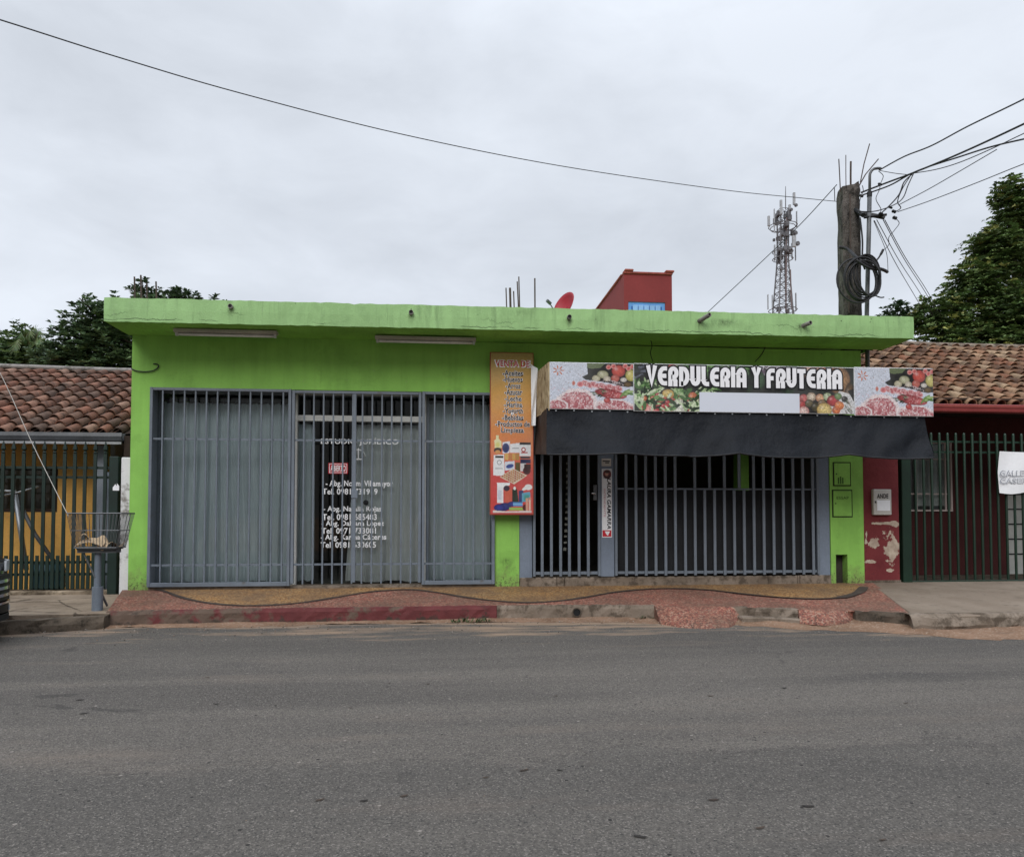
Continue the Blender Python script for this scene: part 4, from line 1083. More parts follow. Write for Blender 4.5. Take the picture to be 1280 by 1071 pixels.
def panel(x0, x1, z0, z1, label, cvs, Yp=YF):
    mb = MB(); mb.box(x0+.002, x1-.002, Yp+.002, Yp+.022, z0, z1); p = mb.build('panel', WHITE_P, sb, bevel=.003)
    p['label'] = label
    cvs.sheet((x0+.006, x1-.006, z0+.006, z1-.006), Yp, PRINT, p); return p
def meat(seed):
    m = Canvas(230, 130, (196, 203, 218)); r = random.Random(seed)
    N1 = m.nz(40, 3); N2 = m.nz(18, 5); N3 = m.nz(70, 9); MB1 = m.nz(30, 11)
    m.put((N1-.72)*2, m.L((140, 144, 158)))
    # board and dark wood at the top
    m.poly([(.44, .04), (.52, .0), (1, 0), (1, .5), (.86, .5), (.7, .42), (.42, .36), (.38, .3), (.45, .24)], (30, 30, 28))
    m.poly([(.44, 0), (.66, 0), (.6, .1), (.5, .12), (.44, .1)], (96, 110, 70))
    m.ell(.63, .24, .12, .085, (188, 186, 150), (120, 120, 84), hi=.3); m.ell(.55, .33, .09, .07, (196, 190, 160), (150, 140, 110))
    m.ell(.82, .16, .145, .13, (206, 70, 48), (150, 34, 28), hi=.5); m.ell(.97, .25, .12, .13, (206, 194, 90), (140, 130, 40), hi=.4)
    for (x, y) in ((.9, .05), (.94, .1), (.76, .06), (.7, .08), (.99, .06)): m.ell(x, y, .055, .05, (196, 52, 50), (214, 150, 140), hi=.3)
    m.ell(.78, .32, .09, .08, (196, 96, 76), (150, 60, 50), hi=.3); m.ell(.88, .35, .07, .05, (206, 200, 190), (160, 150, 140)); m.ell(.68, .33, .08, .06, (200, 190, 168), (150, 140, 120))
    m.ell(.93, .45, .09, .06, (110, 84, 40), (60, 44, 20))
    # flower / spices at upper left
    for k in range(7):
        a = k*.9; m.ell(.1+.045*math.cos(a), .17+.07*math.sin(a), .045, .014, (206, 130, 84), (186, 84, 60), ang=a)
    for k in range(26): m.ell(r.uniform(.01, .42), r.uniform(.02, .55), .007, .007, r.choice([(150, 70, 60), (90, 80, 90), (170, 120, 70)]))
    # cured slices and sausage
    for k in range(9):
        x = .42+.05*k; m.ell(x, .44+.012*k+.02*(k % 2), .085, .06, (178, 66, 74), (216, 150, 150), ang=.5)
    mk = ((((m.xx-.62)/.26)**2+((m.yy-.47)/.12)**2) < 1)*np.clip((N3-.5)*8, 0, 1); m.put(mk*.55, m.L((226, 206, 208)))
    m.ell(.72, .66, .34, .10, (172, 54, 58), (128, 34, 40), ang=.15, hi=.3); m.ell(.83, .69, .16, .07, (202, 84, 84), (150, 50, 56), ang=.1)
    mk = ((((m.xx-.74)/.2)**2+((m.yy-.66)/.08)**2) < 1)*np.clip((N3-.6)*9, 0, 1); m.put(mk*.7, m.L((222, 160, 160)))
    for k in range(16):
        a = r.uniform(-.6, .9); m.ell(.5+r.uniform(0, .16), .52+r.uniform(0, .2), .05, .01, r.choice([(70, 88, 60), (110, 124, 90), (46, 58, 44)]), ang=a)
    for k in range(9): m.ell(.87+.014*k, .66-.02*(k % 4), .10, .022, r.choice([(112, 150, 70), (84, 124, 54), (160, 186, 110)]), ang=-.9+.12*k)
    m.ell(.28, .44, .035, .05, (196, 84, 66), (206, 150, 130)); m.ell(.36, .46, .07, .06, (200, 80, 86), (222, 150, 150))
    # big marbled steak with a fat rim
    def steak(x, y, rx, ry, ang=0.):
        ca, sa = math.cos(ang), math.sin(ang); dx = (m.xx-x)*m.asp; dy = m.yy-y
        q = np.sqrt(((dx*ca+dy*sa)/rx)**2+((-dx*sa+dy*ca)/ry)**2)+(N2-.5)*.35
        m.put(np.clip((1.20-q)*14, 0, 1), m.L((222, 206, 206)))
        m.put(np.clip((1.0-q)*14, 0, 1), m.L((176, 84, 92)))
        m.put(np.clip((1.0-q)*14, 0, 1)*np.clip((N2-.48)*4, 0, 1), m.L((204, 132, 136)))
        m.put(np.clip((.99-q)*14, 0, 1)*np.clip((.055-np.abs(MB1-.5))*32, 0, 1), m.L((228, 206, 206)))
    steak(.3, .92, .40, .30, -.1); steak(.8, .98, .42, .17, .1); steak(.08, .93, .2, .12)
    m.ell(.68, .80, .07, .06, (196, 50, 44), (150, 30, 30), hi=.5)
    m.grain(.5, 3)
    for k in range(40): m.ell(r.uniform(0, .5), r.uniform(.52, .75), .012, .005, r.choice([(150, 90, 96), (120, 110, 120), (206, 150, 156)]), ang=r.uniform(-1, 1))
    return m
p1 = panel(fxl, fx1, fzb, fzt, 'left sign panel printed with meat and tomatoes', meat(1))
p3 = panel(fx2, fxr, (fzb+fzbr)/2-.018, (fzt+fztr)/2+.006, 'right sign panel printed with meat and tomatoes', meat(1), YF-.012)
def veg():
    m = Canvas(560, 122, (26, 30, 26)); r = random.Random(5); N1 = m.nz(60, 2); N2 = m.nz(24, 4)
    m.put(np.clip((N2-.55)*5, 0, 1)*.8, m.L((40, 66, 38)))
    def leafy(x0, x1, y0, y1, n, cols):
        for k in range(n):
            m.ell(r.uniform(x0, x1), r.uniform(y0, y1), r.uniform(.05, .13), r.uniform(.015, .04), r.choice(cols), ang=r.uniform(-1.5, 1.5))
    LG = [(112, 158, 84), (70, 112, 52), (40, 72, 36), (160, 190, 130), (30, 50, 28), (196, 212, 170)]
    leafy(.0, .12, .33, .75, 90, LG); leafy(.18, .5, .0, .2, 150, LG[:3]+[(150, 160, 140), (24, 28, 24)]); leafy(.28, .37, .5, .95, 70, LG)
    leafy(.0, .1, .0, .3, 14, [(44, 50, 60), (90, 96, 110), (24, 26, 30)])
    for k in range(26): m.ell(r.uniform(.55, .72), r.uniform(.0, .16), .10, .04, r.choice([(196, 190, 196), (150, 140, 150), (90, 70, 90), (40, 34, 40)]), ang=r.uniform(-.8, .8))
    m.ell(.45, .15, .30, .14, (150, 176, 140), (90, 120, 80)); m.ell(.56, .3, .14, .2, (60, 96, 60), (26, 50, 30))
    m.ell(.17, .08, .10, .09, (200, 52, 40), (140, 26, 24), hi=.4)
    for (x, y, rx, ry, a, b) in ((.8, .12, .3, .14, (206, 178, 160), (150, 100, 84)), (.875, .12, .2, .16, (196, 120, 84), (140, 76, 50)), (.93, .28, .24, .3, (176, 128, 76), (110, 76, 44)), (.98, .66, .12, .34, (120, 84, 40), (60, 40, 20)), (.9, .3, .18, .16, (186, 110, 70), (120, 70, 40))): m.ell(x, y, rx, ry, a, b, hi=.25)
    # heap of vegetables lower left
    for k in range(34):
        a = k*2.399; q = math.sqrt(k/34)
        m.ell(.145+.125*q*math.cos(a), .86+.34*q*math.sin(a)*.7, .058, .055, r.choice([(206, 46, 40), (190, 34, 34), (196, 60, 44), (214, 120, 60)]), (110, 20, 20), hi=.5)
    m.ell(.07, .98, .12, .12, (226, 170, 160), (196, 60, 60)); m.ell(.15, .62, .12, .09, (222, 190, 80), (180, 140, 40), hi=.3)
    leafy(.17, .25, .52, .72, 26, LG[:2]+LG[3:4]); m.ell(.26, .7, .10, .12, (222, 120, 50), (170, 70, 30), hi=.4); m.ell(.31, .72, .11, .11, (176, 40, 44), (110, 22, 30), hi=.5)
    m.ell(.2, .9, .17, .17, (222, 222, 206), (170, 176, 150)); m.ell(.29, .93, .16, .12, (206, 214, 186), (120, 160, 90)); leafy(.25, .33, .82, .97, 20, LG[:2]+LG[3:4]+LG[5:])
    m.ell(.34, .95, .08, .1, (50, 60, 40), (20, 24, 20)); m.ell(.36, .87, .06, .12, (196, 44, 40), (130, 24, 24))
    # cleared white field
    leafy(.01, .28, .66, 1., 46, LG)
    m.rect(.291, .745, .575, 1., (206, 211, 222))
    # fruit heap lower right, with a pale cloth
    m.rect(.746, .955, .585, 1., (30, 26, 24))
    m.poly([(.93, .5), (1., .6), (1, 1), (.86, 1)], (206, 206, 206)); m.poly([(.97, .5), (1, .45), (1, .75)], (24, 24, 24))
    for (x, y, q, a, b) in ((.765, .68, .10, (206, 90, 84), (150, 40, 44)), (.80, .64, .10, (214, 196, 170), (150, 120, 90)), (.755, .8, .09, (200, 40, 40), (120, 20, 24)), (.84, .66, .09, (222, 170, 120), (176, 110, 70)), (.79, .78, .09, (110, 96, 60), (60, 50, 30)), (.82, .86, .10, (90, 80, 46), (50, 44, 26)), (.85, .78, .09, (150, 120, 80), (90, 70, 40)), (.875, .63, .09, (190, 200, 160), (130, 150, 100)), (.90, .72, .13, (190, 30, 36), (110, 14, 20)), (.925, .62, .08, (110, 140, 70), (60, 90, 40)), (.93, .82, .10, (230, 130, 40), (190, 90, 20)), (.915, .92, .09, (226, 116, 36), (180, 80, 20)), (.955, .68, .07, (50, 44, 40), (24, 22, 20)), (.86, .92, .16, (222, 196, 110), (176, 140, 60)), (.765, .95, .11, (222, 190, 180), (190, 110, 100))):
        m.ell(x, y, q, q*.95, a, b, hi=.35)
    for k in range(14): m.ell(r.uniform(.955, .99), r.uniform(.72, .98), .05, .012, r.choice([(120, 110, 100), (90, 100, 80), (176, 170, 160)]), ang=r.uniform(.6, 1.2))
    m.grain(.9, 8)
    m.rect(.291, .745, .575, 1., (206, 211, 222))
    return m
zc0, zc1 = (fzb+(fzbr-fzb)*.4)-.003, (fzt+(fztr-fzt)*.4)+.0
p2 = panel(fx1, fx2, zc0, zc1, 'centre sign panel with white block letters over vegetables', veg(), YF-.004)
# heavy rounded block letters drawn as strokes
def arc(cx_, cy_, rx, ry, a0, a1, n=10): return [(cx_+rx*math.cos(rad(a0+(a1-a0)*i/n)), cy_+ry*math.sin(rad(a0+(a1-a0)*i/n))) for i in range(n+1)]
GL = {
 'V': (.66, [[(.10, 1), (.33, .12), (.56, 1)]]), 'E': (.60, [[(.60, .86)]+arc(.40, .5, .27, .36, 90, 270)+[(.60, .14)], [(.2, .5), (.55, .5)]]),
 'R': (.64, [[(.14, 0), (.14, .62)]+arc(.34, .66, .20, .20, 180, 0, 10)+arc(.34, .62, .20, .17, 0, -90, 6)+[(.2, .45)], [(.30, .45), (.47, .27), (.47, 0)]]),
 'D': (.66, [[(.14, 0), (.14, .86)]+arc(.28, .5, .26, .36, 90, -90)+[(.12, .14)]]), 'U': (.66, [[(.14, 1), (.14, .38)]+arc(.34, .38, .20, .24, 180, 360)+[(.54, 1)]]),
 'L': (.50, [[(.14, 1), (.14, .34)]+arc(.34, .34, .20, .20, 180, 270, 6)+[(.50, .14)]]), 'I': (.28, [[(.14, 0), (.14, 1)]]),
 'A': (.66, [[(.14, 0), (.14, .62)]+arc(.34, .62, .20, .24, 180, 0)+[(.54, 0)], [(.14, .36), (.54, .36)]]), 'Y': (.62, [[(.10, 1), (.31, .52), (.52, 1)], [(.31, .6), (.31, 0)]]),
 'F': (.56, [[(.56, .86)]+arc(.34, .62, .20, .24, 90, 180, 6)+[(.14, 0)], [(.14, .48), (.48, .48)]]), 'T': (.56, [[(.0, .86), (.56, .86)], [(.28, .8), (.28, 0)]]), ' ': (.22, [])}
def strokes(word, rect, Y, wd, mat, parent, name, ddy):
    x0, x1, z0, z1 = rect
    tot = sum(GL[ch][0] for ch in word)+.07*(len(word)-1); h = z1-z0; sx_ = (x1-x0)/tot
    mb = MB(); x = 0; lay = 0; off = 0
    for ch in word:
        wch, st = GL[ch]
        for poly in st:
            P2 = [Vector((x0+(x+a)*sx_, z0+b*h)) for a, b in poly]; n = len(P2); vs = []
            for i, p in enumerate(P2):
                d1 = (P2[i]-P2[i-1]).normalized() if i else None; d2 = (P2[i+1]-P2[i]).normalized() if i < n-1 else None
                d1 = d1 or d2; d2 = d2 or d1
                n1 = Vector((-d1.y, d1.x)); n2 = Vector((-d2.y, d2.x)); mt = (n1+n2); mt = mt.normalized() if mt.length > 1e-4 else n1
                k = min(1/max(mt.dot(n1), .35), 1.9); e_ = Vector((0, 0))
                if i == 0: e_ = -d1*(wd-WD0)/2
                if i == n-1: e_ = d2*(wd-WD0)/2
                for s_ in (1, -1):
                    q = p+mt*(k*wd/2*s_)+e_; vs.append((q.x, Y-.0004*(lay % 4), q.y))
            mb.add(vs, [(2*i, 2*i+2, 2*i+3, 2*i+1) for i in range(n-1)]); lay += 1
        x += wch+.07
    return mb.build(name, mat, parent)
wr = R4(808, 1052, 459, 484.5, YF-.004); h_ = wr[3]-wr[2]
zslope = 0
WD0 = h_*.205
strokes('VERDULERIA Y FRUTERIA', wr, YF-.0075, WD0*1.7, INK, p2, 'letter_outline', 0)
strokes('VERDULERIA Y FRUTERIA', wr, YF-.0105, WD0, INKW, p2, 'letters', 0)
# tarp: hangs from the lower edge of the sign box, with ruffled hem and a dark side fall
tl, tr_ = UX(684, 540, YF), UX(1161, 545, YF-.05)
tt = thing('shade_tarp', ((tl+tr_)/2, YF, UZ(900, 573, YF)), 'black shade tarp hanging below the greengrocer sign box', 'tarp')
r = random.Random(21); ph = [r.uniform(0, 6.28) for _ in range(12)]
def tf(u, v):
    x = tl+(tr_-tl)*u
    top_ = fzb+.012+(fzbr-fzb)*u-.012*abs(math.sin(u*math.pi*13)); bz = UZ(684+477*u, 569.5+(u > .5)*0+5*u, YF)
    sc = abs(math.sin(math.pi*(u*3.5+.35)))**.6
    bot = bz+.008-.05*(sc-.7)*(1 if u > .35 else .4)
    fold = .045*math.sin(u*19+ph[0]+v*.8)+.030*math.sin(u*43+ph[1]-v*1.2)*(.4+.6*math.sin(u*5+1)**2)+.013*math.sin(u*97+ph[2]+v*7)*math.sin(u*7+ph[6])**2+.006*math.sin(v*13+u*29+ph[3])*math.sin(u*11+ph[7])
    pull = .022*math.sin(v*7-u*31+ph[4])*math.exp(-((u-.05)/.09)**2)+.04*math.sin(v*6+u*45+ph[5])*math.exp(-((u-.93)/.06)**2)
    y = YF+.028-.12*v-.10*v*v+(fold*.95+pull*1.3)*v**.8
    xx = x-.03*(u < .02)*v+(.03*v*(1-v) if u > .98 else 0)
    return (xx, y, top_+(bot-top_)*v)
mb = MB(); mb.grid(tf, 150, 16)
# hem roll
mb.build('cloth', TARP, tt, smooth=True, recalc=False)
mb = MB(); hem = [Vector(tf(i/150, 1))+Vector((0, -.004, 0)) for i in range(151)]; mb.tube(hem, .012, 6); mb.build('hem', BLACK, tt, smooth=True)
mb = MB()
def sf(u, v):
    a = Vector(tf(0, v)); b = Vector((UX(669, 540, YW), YW-.03, fzb-.02+(UZ(672, 566, YW)-fzb)*v))
    p = a*(1-u)+b*u; p.x += .03*math.sin(u*9+v*3)*v; return tuple(p)
mb.grid(sf, 16, 10); mb.build('side_fall', M('brown_tarp', (.045, .03, .024, 1), .7, .25, 4, 40, .2), tt, smooth=True, recalc=False)
mb = MB()
def sf2(u, v):
    a = Vector(tf(1, v)); b = Vector((tr_+.0, YW-.25, fzbr+(UZ(1160, 570, YW)-fzbr)*v)); p = a*(1-u)+b*u; p.x += .02*math.sin(u*9+v*3)*v; return tuple(p)
mb.grid(sf2, 12, 8); mb.build('side_fall', TARP, tt, smooth=True, recalc=False)
for k in range(22):
    u = (k+.5)/22; p = tf(u, .02); mb = MB(); mb.tube([(p[0], p[1]-.006, p[2]-.008), (p[0], p[1]-.012, p[2]-.008)], .011, 8)
    if k == 0: ey0 = mb.build('eyelet', GALV, tt); e0 = Vector(p)
    else: dup_child(ey0, tt, Vector(p)-e0)
# white plastic strip hanging by the banner
mb = MB()
def wf(u, v):
    x, z = at(664+8*u*(1-.35*v), 455+77*v+2*u*(1-v)*3, 9.57)[0::2]; return (x, 9.57+.02*math.sin(u*5+v*6), z)
mb.grid(wf, 6, 14); tag(mb.build('white_strip', WHITE_P, smooth=True, recalc=False), 'white plastic strip hanging between the vertical banner and the sign box', 'plastic strip')
# campaign stickers on the grey pier
YS = YW-.0235
q = R4(752.5, 764.8, 586, 671.5, YS)
st = thing('campaign_sticker', ((q[0]+q[1])/2, YS, q[2]), 'tall white election sticker with sideways black lettering on the grey pier', 'sticker')
mb = MB(); mb.box(q[0], q[1], YS, YS+.003, q[2], q[3]); mb.build('sticker_sheet', WHITE_P, st)
wq = q[1]-q[0]
text('LAURA GAMARRA', (q[0]+wq*.52, q[0]+wq*.92, UZ(758, 661, YS), UZ(758, 597.5, YS)), YS-.002, INK, st, bold=.025, rot=True, shear=.2)
text('INTENDENTE', (q[0]+wq*.18, q[0]+wq*.36, UZ(758, 646, YS), UZ(758, 611, YS)), YS-.002, INKP, st, bold=.01, rot=True)
mb = MB(); a, b, cc, d = R4(753.2, 764.2, 662.5, 670.5, YS); mb.box(a, b, YS-.0015, YS-.0005, cc, d); mb.build('party_mark', INKR, st)
mb = MB(); e_ = (b-a)/4; mb.add([(a+e_, YS-.0022, d-.015), (b-e_*.6, YS-.0022, d-.015), (b-e_*1.6, YS-.0022, cc+.012), (a+e_*1.7, YS-.0022, cc+.03)], [(0, 1, 2, 3)]); mb.build('party_emblem', INKW, st)
hx, hz = U(758.8, 592.5, YS)
cvh = Canvas(40, 40, (196, 196, 200)); cvh.ell(.5, .5, .5, .5, (120, 28, 34), (90, 20, 26)); cvh.ell(.5, .75, .36, .3, (60, 24, 28)); cvh.ell(.45, .45, .22, .27, (190, 140, 120), (150, 100, 84)); cvh.ell(.5, .25, .3, .14, (50, 26, 22))
cvh.sheet((hx-.058, hx+.058, hz-.062, hz+.062), YS-.0015, PRINT, st, 'portrait_print')
q = R4(752, 764, 573, 582.5, YS)
t2 = thing('campaign_sticker', ((q[0]+q[1])/2, YS, q[2]), 'small pale paper label at the top of the grey pier under the tarp', 'sticker')
mb = MB(); mb.box(q[0], q[1], YS, YS+.003, q[2], q[3]); mb.build('paper', M('aged_paper', (.52, .49, .45, 1), .8), t2)
mb = MB(); mb.box(q[0]+.015, q[1]-.02, YS-.0015, YS-.0005, q[3]-.045, q[3]-.03); mb.box(q[0]+.05, q[1]-.03, YS-.0015, YS-.0005, q[3]-.065, q[3]-.052); mb.build('smudged_print', INK, t2)
# ================================================================ clay tile roofs
def tile_roof(x0, x1, ye, ze, yr, zr, per, ln, seed, pal, name, mat, parent, chan=.45):
    """barrel tiles: rows of tapering half cylinders over concave channels"""
    r = random.Random(seed); mb = MB()
    sl = math.hypot(yr-ye, zr-ze); dy, dz = (yr-ye)/sl, (zr-ze)/sl; ny, nz_ = -dz, dy
    nc = int((x1-x0)/per); nr = int(sl/ln)+1
    def P(x, s, h): return (x, ye+dy*s+ny*h, ze+dz*s+nz_*h)
    for i in range(nc):
        xc = x0+per*(i+.5)+r.uniform(-.008, .008)
        for j in range(nr):
            s0 = j*ln-.03+r.uniform(-.015, .015); s1 = min(s0+ln*1.16, sl+.02)
            if s1-s0 < .05: continue
            cc = r.choice(pal); k = r.uniform(.72, 1.12); col = (cc[0]*k, cc[1]*k, cc[2]*k, 1)
            tw = r.uniform(-.012, .012); lift = .006+r.uniform(0, .010)
            ra, rb = per*.35, per*.29; n = 7; vs = []
            for (s, R_, h0, xo) in ((s0, ra, lift+.018, tw), (s1, rb, .0, -tw)):
                for q in (R_, R_-.014):
                    vs += [P(xc+xo+q*math.cos(math.pi*t/n), s, h0+q*1.02*math.sin(math.pi*t/n)+.012) for t in range(n+1)]
            m = n+1; fs = []
            for t in range(n):
                fs.append((t, t+1, 2*m+t+1, 2*m+t)); fs.append((m+t+1, m+t, 3*m+t, 3*m+t+1)); fs.append((t+1, t, m+t, m+t+1))
            mb.add(vs, fs, 0, col)
            # channel tile between covers, colour darkened to paint in the deep shadow there
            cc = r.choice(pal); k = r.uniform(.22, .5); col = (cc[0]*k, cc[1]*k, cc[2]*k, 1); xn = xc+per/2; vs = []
            for (s, h0) in ((s0+.02, .02+lift*.5), (s1+.02, .0)):
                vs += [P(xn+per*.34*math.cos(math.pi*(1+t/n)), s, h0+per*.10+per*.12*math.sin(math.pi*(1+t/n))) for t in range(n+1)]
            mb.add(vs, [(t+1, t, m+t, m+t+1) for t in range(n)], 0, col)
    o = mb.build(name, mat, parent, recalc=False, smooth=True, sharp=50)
    mb = MB(); mb.add([P(x0, -.02, -.012), P(x1, -.02, -.012), P(x1, sl, -.012), P(x0, sl, -.012), P(x0, -.02, -.05), P(x1, -.02, -.05), P(x1, sl, -.05), P(x0, sl, -.05)], [(0, 1, 2, 3), (7, 6, 5, 4), (0, 4, 5, 1), (1, 5, 6, 2), (2, 6, 7, 3), (3, 7, 4, 0)])
    mb.build('roof_boarding', DKWOOD, parent)
    return o
# ---------------------------------------------------------------- left house
YE, YRG = 10.35, 13.3
zE, zRG = UZ(60, 543, YE), UZ(60, 466, YRG)
lh = thing('tiled_house', (-7, 11.8, .2), 'ochre house with a clay tile roof and dark window left of the green shop', 'house')
PALL = [(0.195, 0.096, 0.065), (0.167, 0.081, 0.055), (0.224, 0.120, 0.083), (0.137, 0.076, 0.053), (0.264, 0.159, 0.116), (0.108, 0.068, 0.051), (0.205, 0.116, 0.083), (0.215, 0.096, 0.063)]
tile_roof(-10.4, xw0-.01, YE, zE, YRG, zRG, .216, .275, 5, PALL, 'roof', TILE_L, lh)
mb = MB()
mb.tube(catmull([(-10.4, YRG, zRG+.10), (-8, YRG, zRG+.105), (-6, YRG, zRG+.07), (xw0-.005, YRG, zRG+.06)], 8), .045, 8); mb.build('ridge_cap', GREY_PIPE, lh, smooth=True)
xgut = UX(155, 549, YE-.1)
mb = MB(); zg = zE-.035     # half round gutter with a pale lower lip
pr_ = [(0, .05), (-.01, .0), (.0, -.055), (.03, -.085), (.085, -.095), (.12, -.06), (.12, .05), (.105, .05), (.105, -.05), (.02, -.06), (.012, .05)]
n = len(pr_); xs_g = (-10.4, xgut)
vs = [(x, YE-.17+a, zg+b) for x in xs_g for a, b in pr_]
mb.add(vs, [(k, (k+1) % n, n+(k+1) % n, n+k) for k in range(n)]); gt = mb.build('gutter', M('grey_black_gutter', (.06, .065, .072, 1), .4, .3, 4, 40, .1, .2, .4), lh)
mb = MB(); mb.box(-10.4, xgut, YE-.185, YE-.172, zg-.108, zg-.075); mb.build('gutter_lip', M('gutter_lip', (.26, .265, .275, 1), .5, .2), gt)
mb = MB(); mb.box(xgut+.01, xw0-.012, YE-.12, YE+.1, UZ(150, 572, YE), zE-.02); mb.build('eave_board', DKWOOD, lh)
YH = 11.0
wx1, wz0_, wz1_ = UX(72, 610, YH), UZ(40, 640, YH), UZ(40, 583, YH)
wx0 = wx1-2.1
mb = MB(); hx1 = UX(131, 620, YH)
mb.box(-10.3, wx0, YH, YH+.15, .1, 2.66); mb.box(wx1, hx1, YH, YH+.15, .1, 2.66); mb.box(wx0, wx1, YH, YH+.15, .1, wz0_); mb.box(wx0, wx1, YH, YH+.15, wz1_, 2.66)
mb.box(hx1+.3, xw0-.012, YH, YH+.15, .1, 2.66); mb.box(-10.3, -10.15, YH+.151, 15.5, .1, 2.75); mb.box(-10.149, xw0-.012, 15.35, 15.5, .1, 2.75)
mb.build('wall', OCHRE, lh)
mb = MB(); mb.box(hx1+.001, hx1+.299, YH+.3, YH+.32, .1, 2.7); mb.build('door', M('house_door_paint', (.16, .18, .21, 1), .6), lh)
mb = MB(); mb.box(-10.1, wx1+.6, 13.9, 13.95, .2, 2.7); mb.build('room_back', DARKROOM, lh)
mb = MB(); t = .05
mb.box(wx0, wx1, YH+.03, YH+.1, wz1_-t, wz1_); mb.box(wx0, wx1, YH+.03, YH+.1, wz0_, wz0_+t)
for x in (wx0, (wx0+wx1)/2-t/2, wx1-t): mb.box(x, x+t, YH+.03, YH+.1, wz0_+t, wz1_-t)
wf_ = mb.build('window', DKWOOD, lh)
mb = MB(); mb.box(wx0+t, wx1-t, YH+.06, YH+.066, wz0_+t, wz1_-t); mb.build('pane', GLASS, wf_)
mb = MB(); mb.box(UX(121, 560, 10.5), UX(131, 560, 10.5), 10.5, 10.62, .2, UZ(126, 556, 10.5)); mb.build('porch_post', M('porch_post_paint', (.25, .28, .32, 1), .7), lh, bevel=.01)
mb = MB(); mb.box(UX(131, 650, 10.3), UX(141, 650, 10.3), 10.3, 10.4, .2, UZ(136, 590, 10.3)); mb.build('porch_pier', M('porch_pier_paint', (.17, .20, .235, 1), .7), lh)
mb = MB(); mb.box(-10.3, xw0-.012, YE+.06, YH-.001, zE+.02, zE+.05); mb.build('porch_ceiling', DKWOOD, lh)
mb = MB(); mb.box(-10.3, xw0-.012, 10.1, YH-.002, .02, .19); struct(mb.build('porch_floor', CONC_DK))
# plinth, fence, posts
YFN = 10.0
zpl = UZ(80, 737.5, YFN)
mb = MB(); r = random.Random(3); n = 70; vs = []; xa, xb = -10.3, UX(138, 740, YFN)
for i in range(n+1):
    x = xa+(xb-xa)*i/n
    for k, (dy, z) in enumerate(((-.07, .05), (-.075, .16), (-.07, zpl-.02), (-.06, zpl), (.09, zpl), (.09, .05))): vs.append((x, YFN+dy+r.uniform(-.008, .008), z+r.uniform(-.006, .006)*(k in (2, 3))))
mb.add(vs, [(i*6+k, i*6+k+1, (i+1)*6+k+1, (i+1)*6+k) for i in range(n) for k in range(5)]+[tuple(range(6)), tuple(n*6+k for k in range(5, -1, -1))])
tag(mb.build('plinth_wall', STONE), 'low worn stone plinth under the dark green fence', 'low wall')
fn_ = thing('iron_fence', ((xa+xb)/2, YFN, zpl), 'dark green spear topped iron fence in front of the ochre house', 'fence')
zt = UZ(80, 567, YFN)
for py in (584.5, 596.5, 702.5, 717.5):
    z = UZ(80, py, YFN); mb = MB(); mb.box(xa, xb, YFN-.012, YFN+.012, z-.017, z+.017); mb.build('rail', DKGREEN, fn_)
pb = ps = None; k = 0; x = UX(131.5, 640, YFN)
while x > xa+.02:
    if pb is None:
        mb = MB(); mb.box(x-.021, x+.021, YFN-.03, YFN-.0125, zpl+.02, zt); pb = mb.build('bar', DKGREEN, fn_); xb_ = x
        mb = MB(); mb.tube([(x, YFN-.02, zt+.0), (x, YFN-.02, zt+.012), (x, YFN-.02, zt+.03), (x, YFN-.02, zt+.055), (x, YFN-.02, zt+.085), (x, YFN-.02, zt+.165)], [.012, .026, .012, .03, .024, .003], 6); pt = mb.build('spear_tip', DKGREEN, pb)
        x2 = x-.064; z2 = UZ(80, 694, YFN); mb = MB(); mb.box(x2-.019, x2+.019, YFN-.03, YFN-.0125, zpl+.02, z2); ps = mb.build('short_bar', DKGREEN, fn_)
    else:
        q = dup_child(pb, fn_, (x-xb_, 0, 0)); tt_ = pt.copy(); C.objects.link(tt_); tt_.parent = q; tt_.location = pt.location
        dup_child(ps, fn_, (x-xb_, 0, 0))
    x -= .1275
mb = MB(); x0, x1 = UX(138.5, 650, YFN), UX(150, 650, YFN); mb.box(x0, x1, YFN-.08, YFN+.05, .12, UZ(144, 571, YFN)); gp = mb.build('fence_post', DKGREEN, fn_, bevel=.006)
mb = MB(); q = R4(141, 149, 604, 613, YFN-.083); mb.add([(q[0], YFN-.083, q[2]), (q[1], YFN-.083, q[2]), (q[1], YFN-.083, q[2]+.06), (q[1]-.03, YFN-.083, q[3]), (q[0]+.05, YFN-.083, q[3]-.035), (q[0]+.03, YFN-.083, q[3]-.01), (q[0], YFN-.083, q[2]+.04)], [tuple(range(7))]); mb.build('torn_paper', WHITE_P, gp)
mb = MB(); x0, x1 = UX(150.5, 650, YW+.06), UX(162.3, 650, YW+.06); mb.box(x0, xw0-.006, YW+.05, YW+.25, .1, UZ(156, 571.5, YW+.05))
tag(mb.build('white_pillar', WHITEWASH, bevel=.01), 'flaking whitewashed pillar squeezed between the green shop wall and dark post', 'pillar')
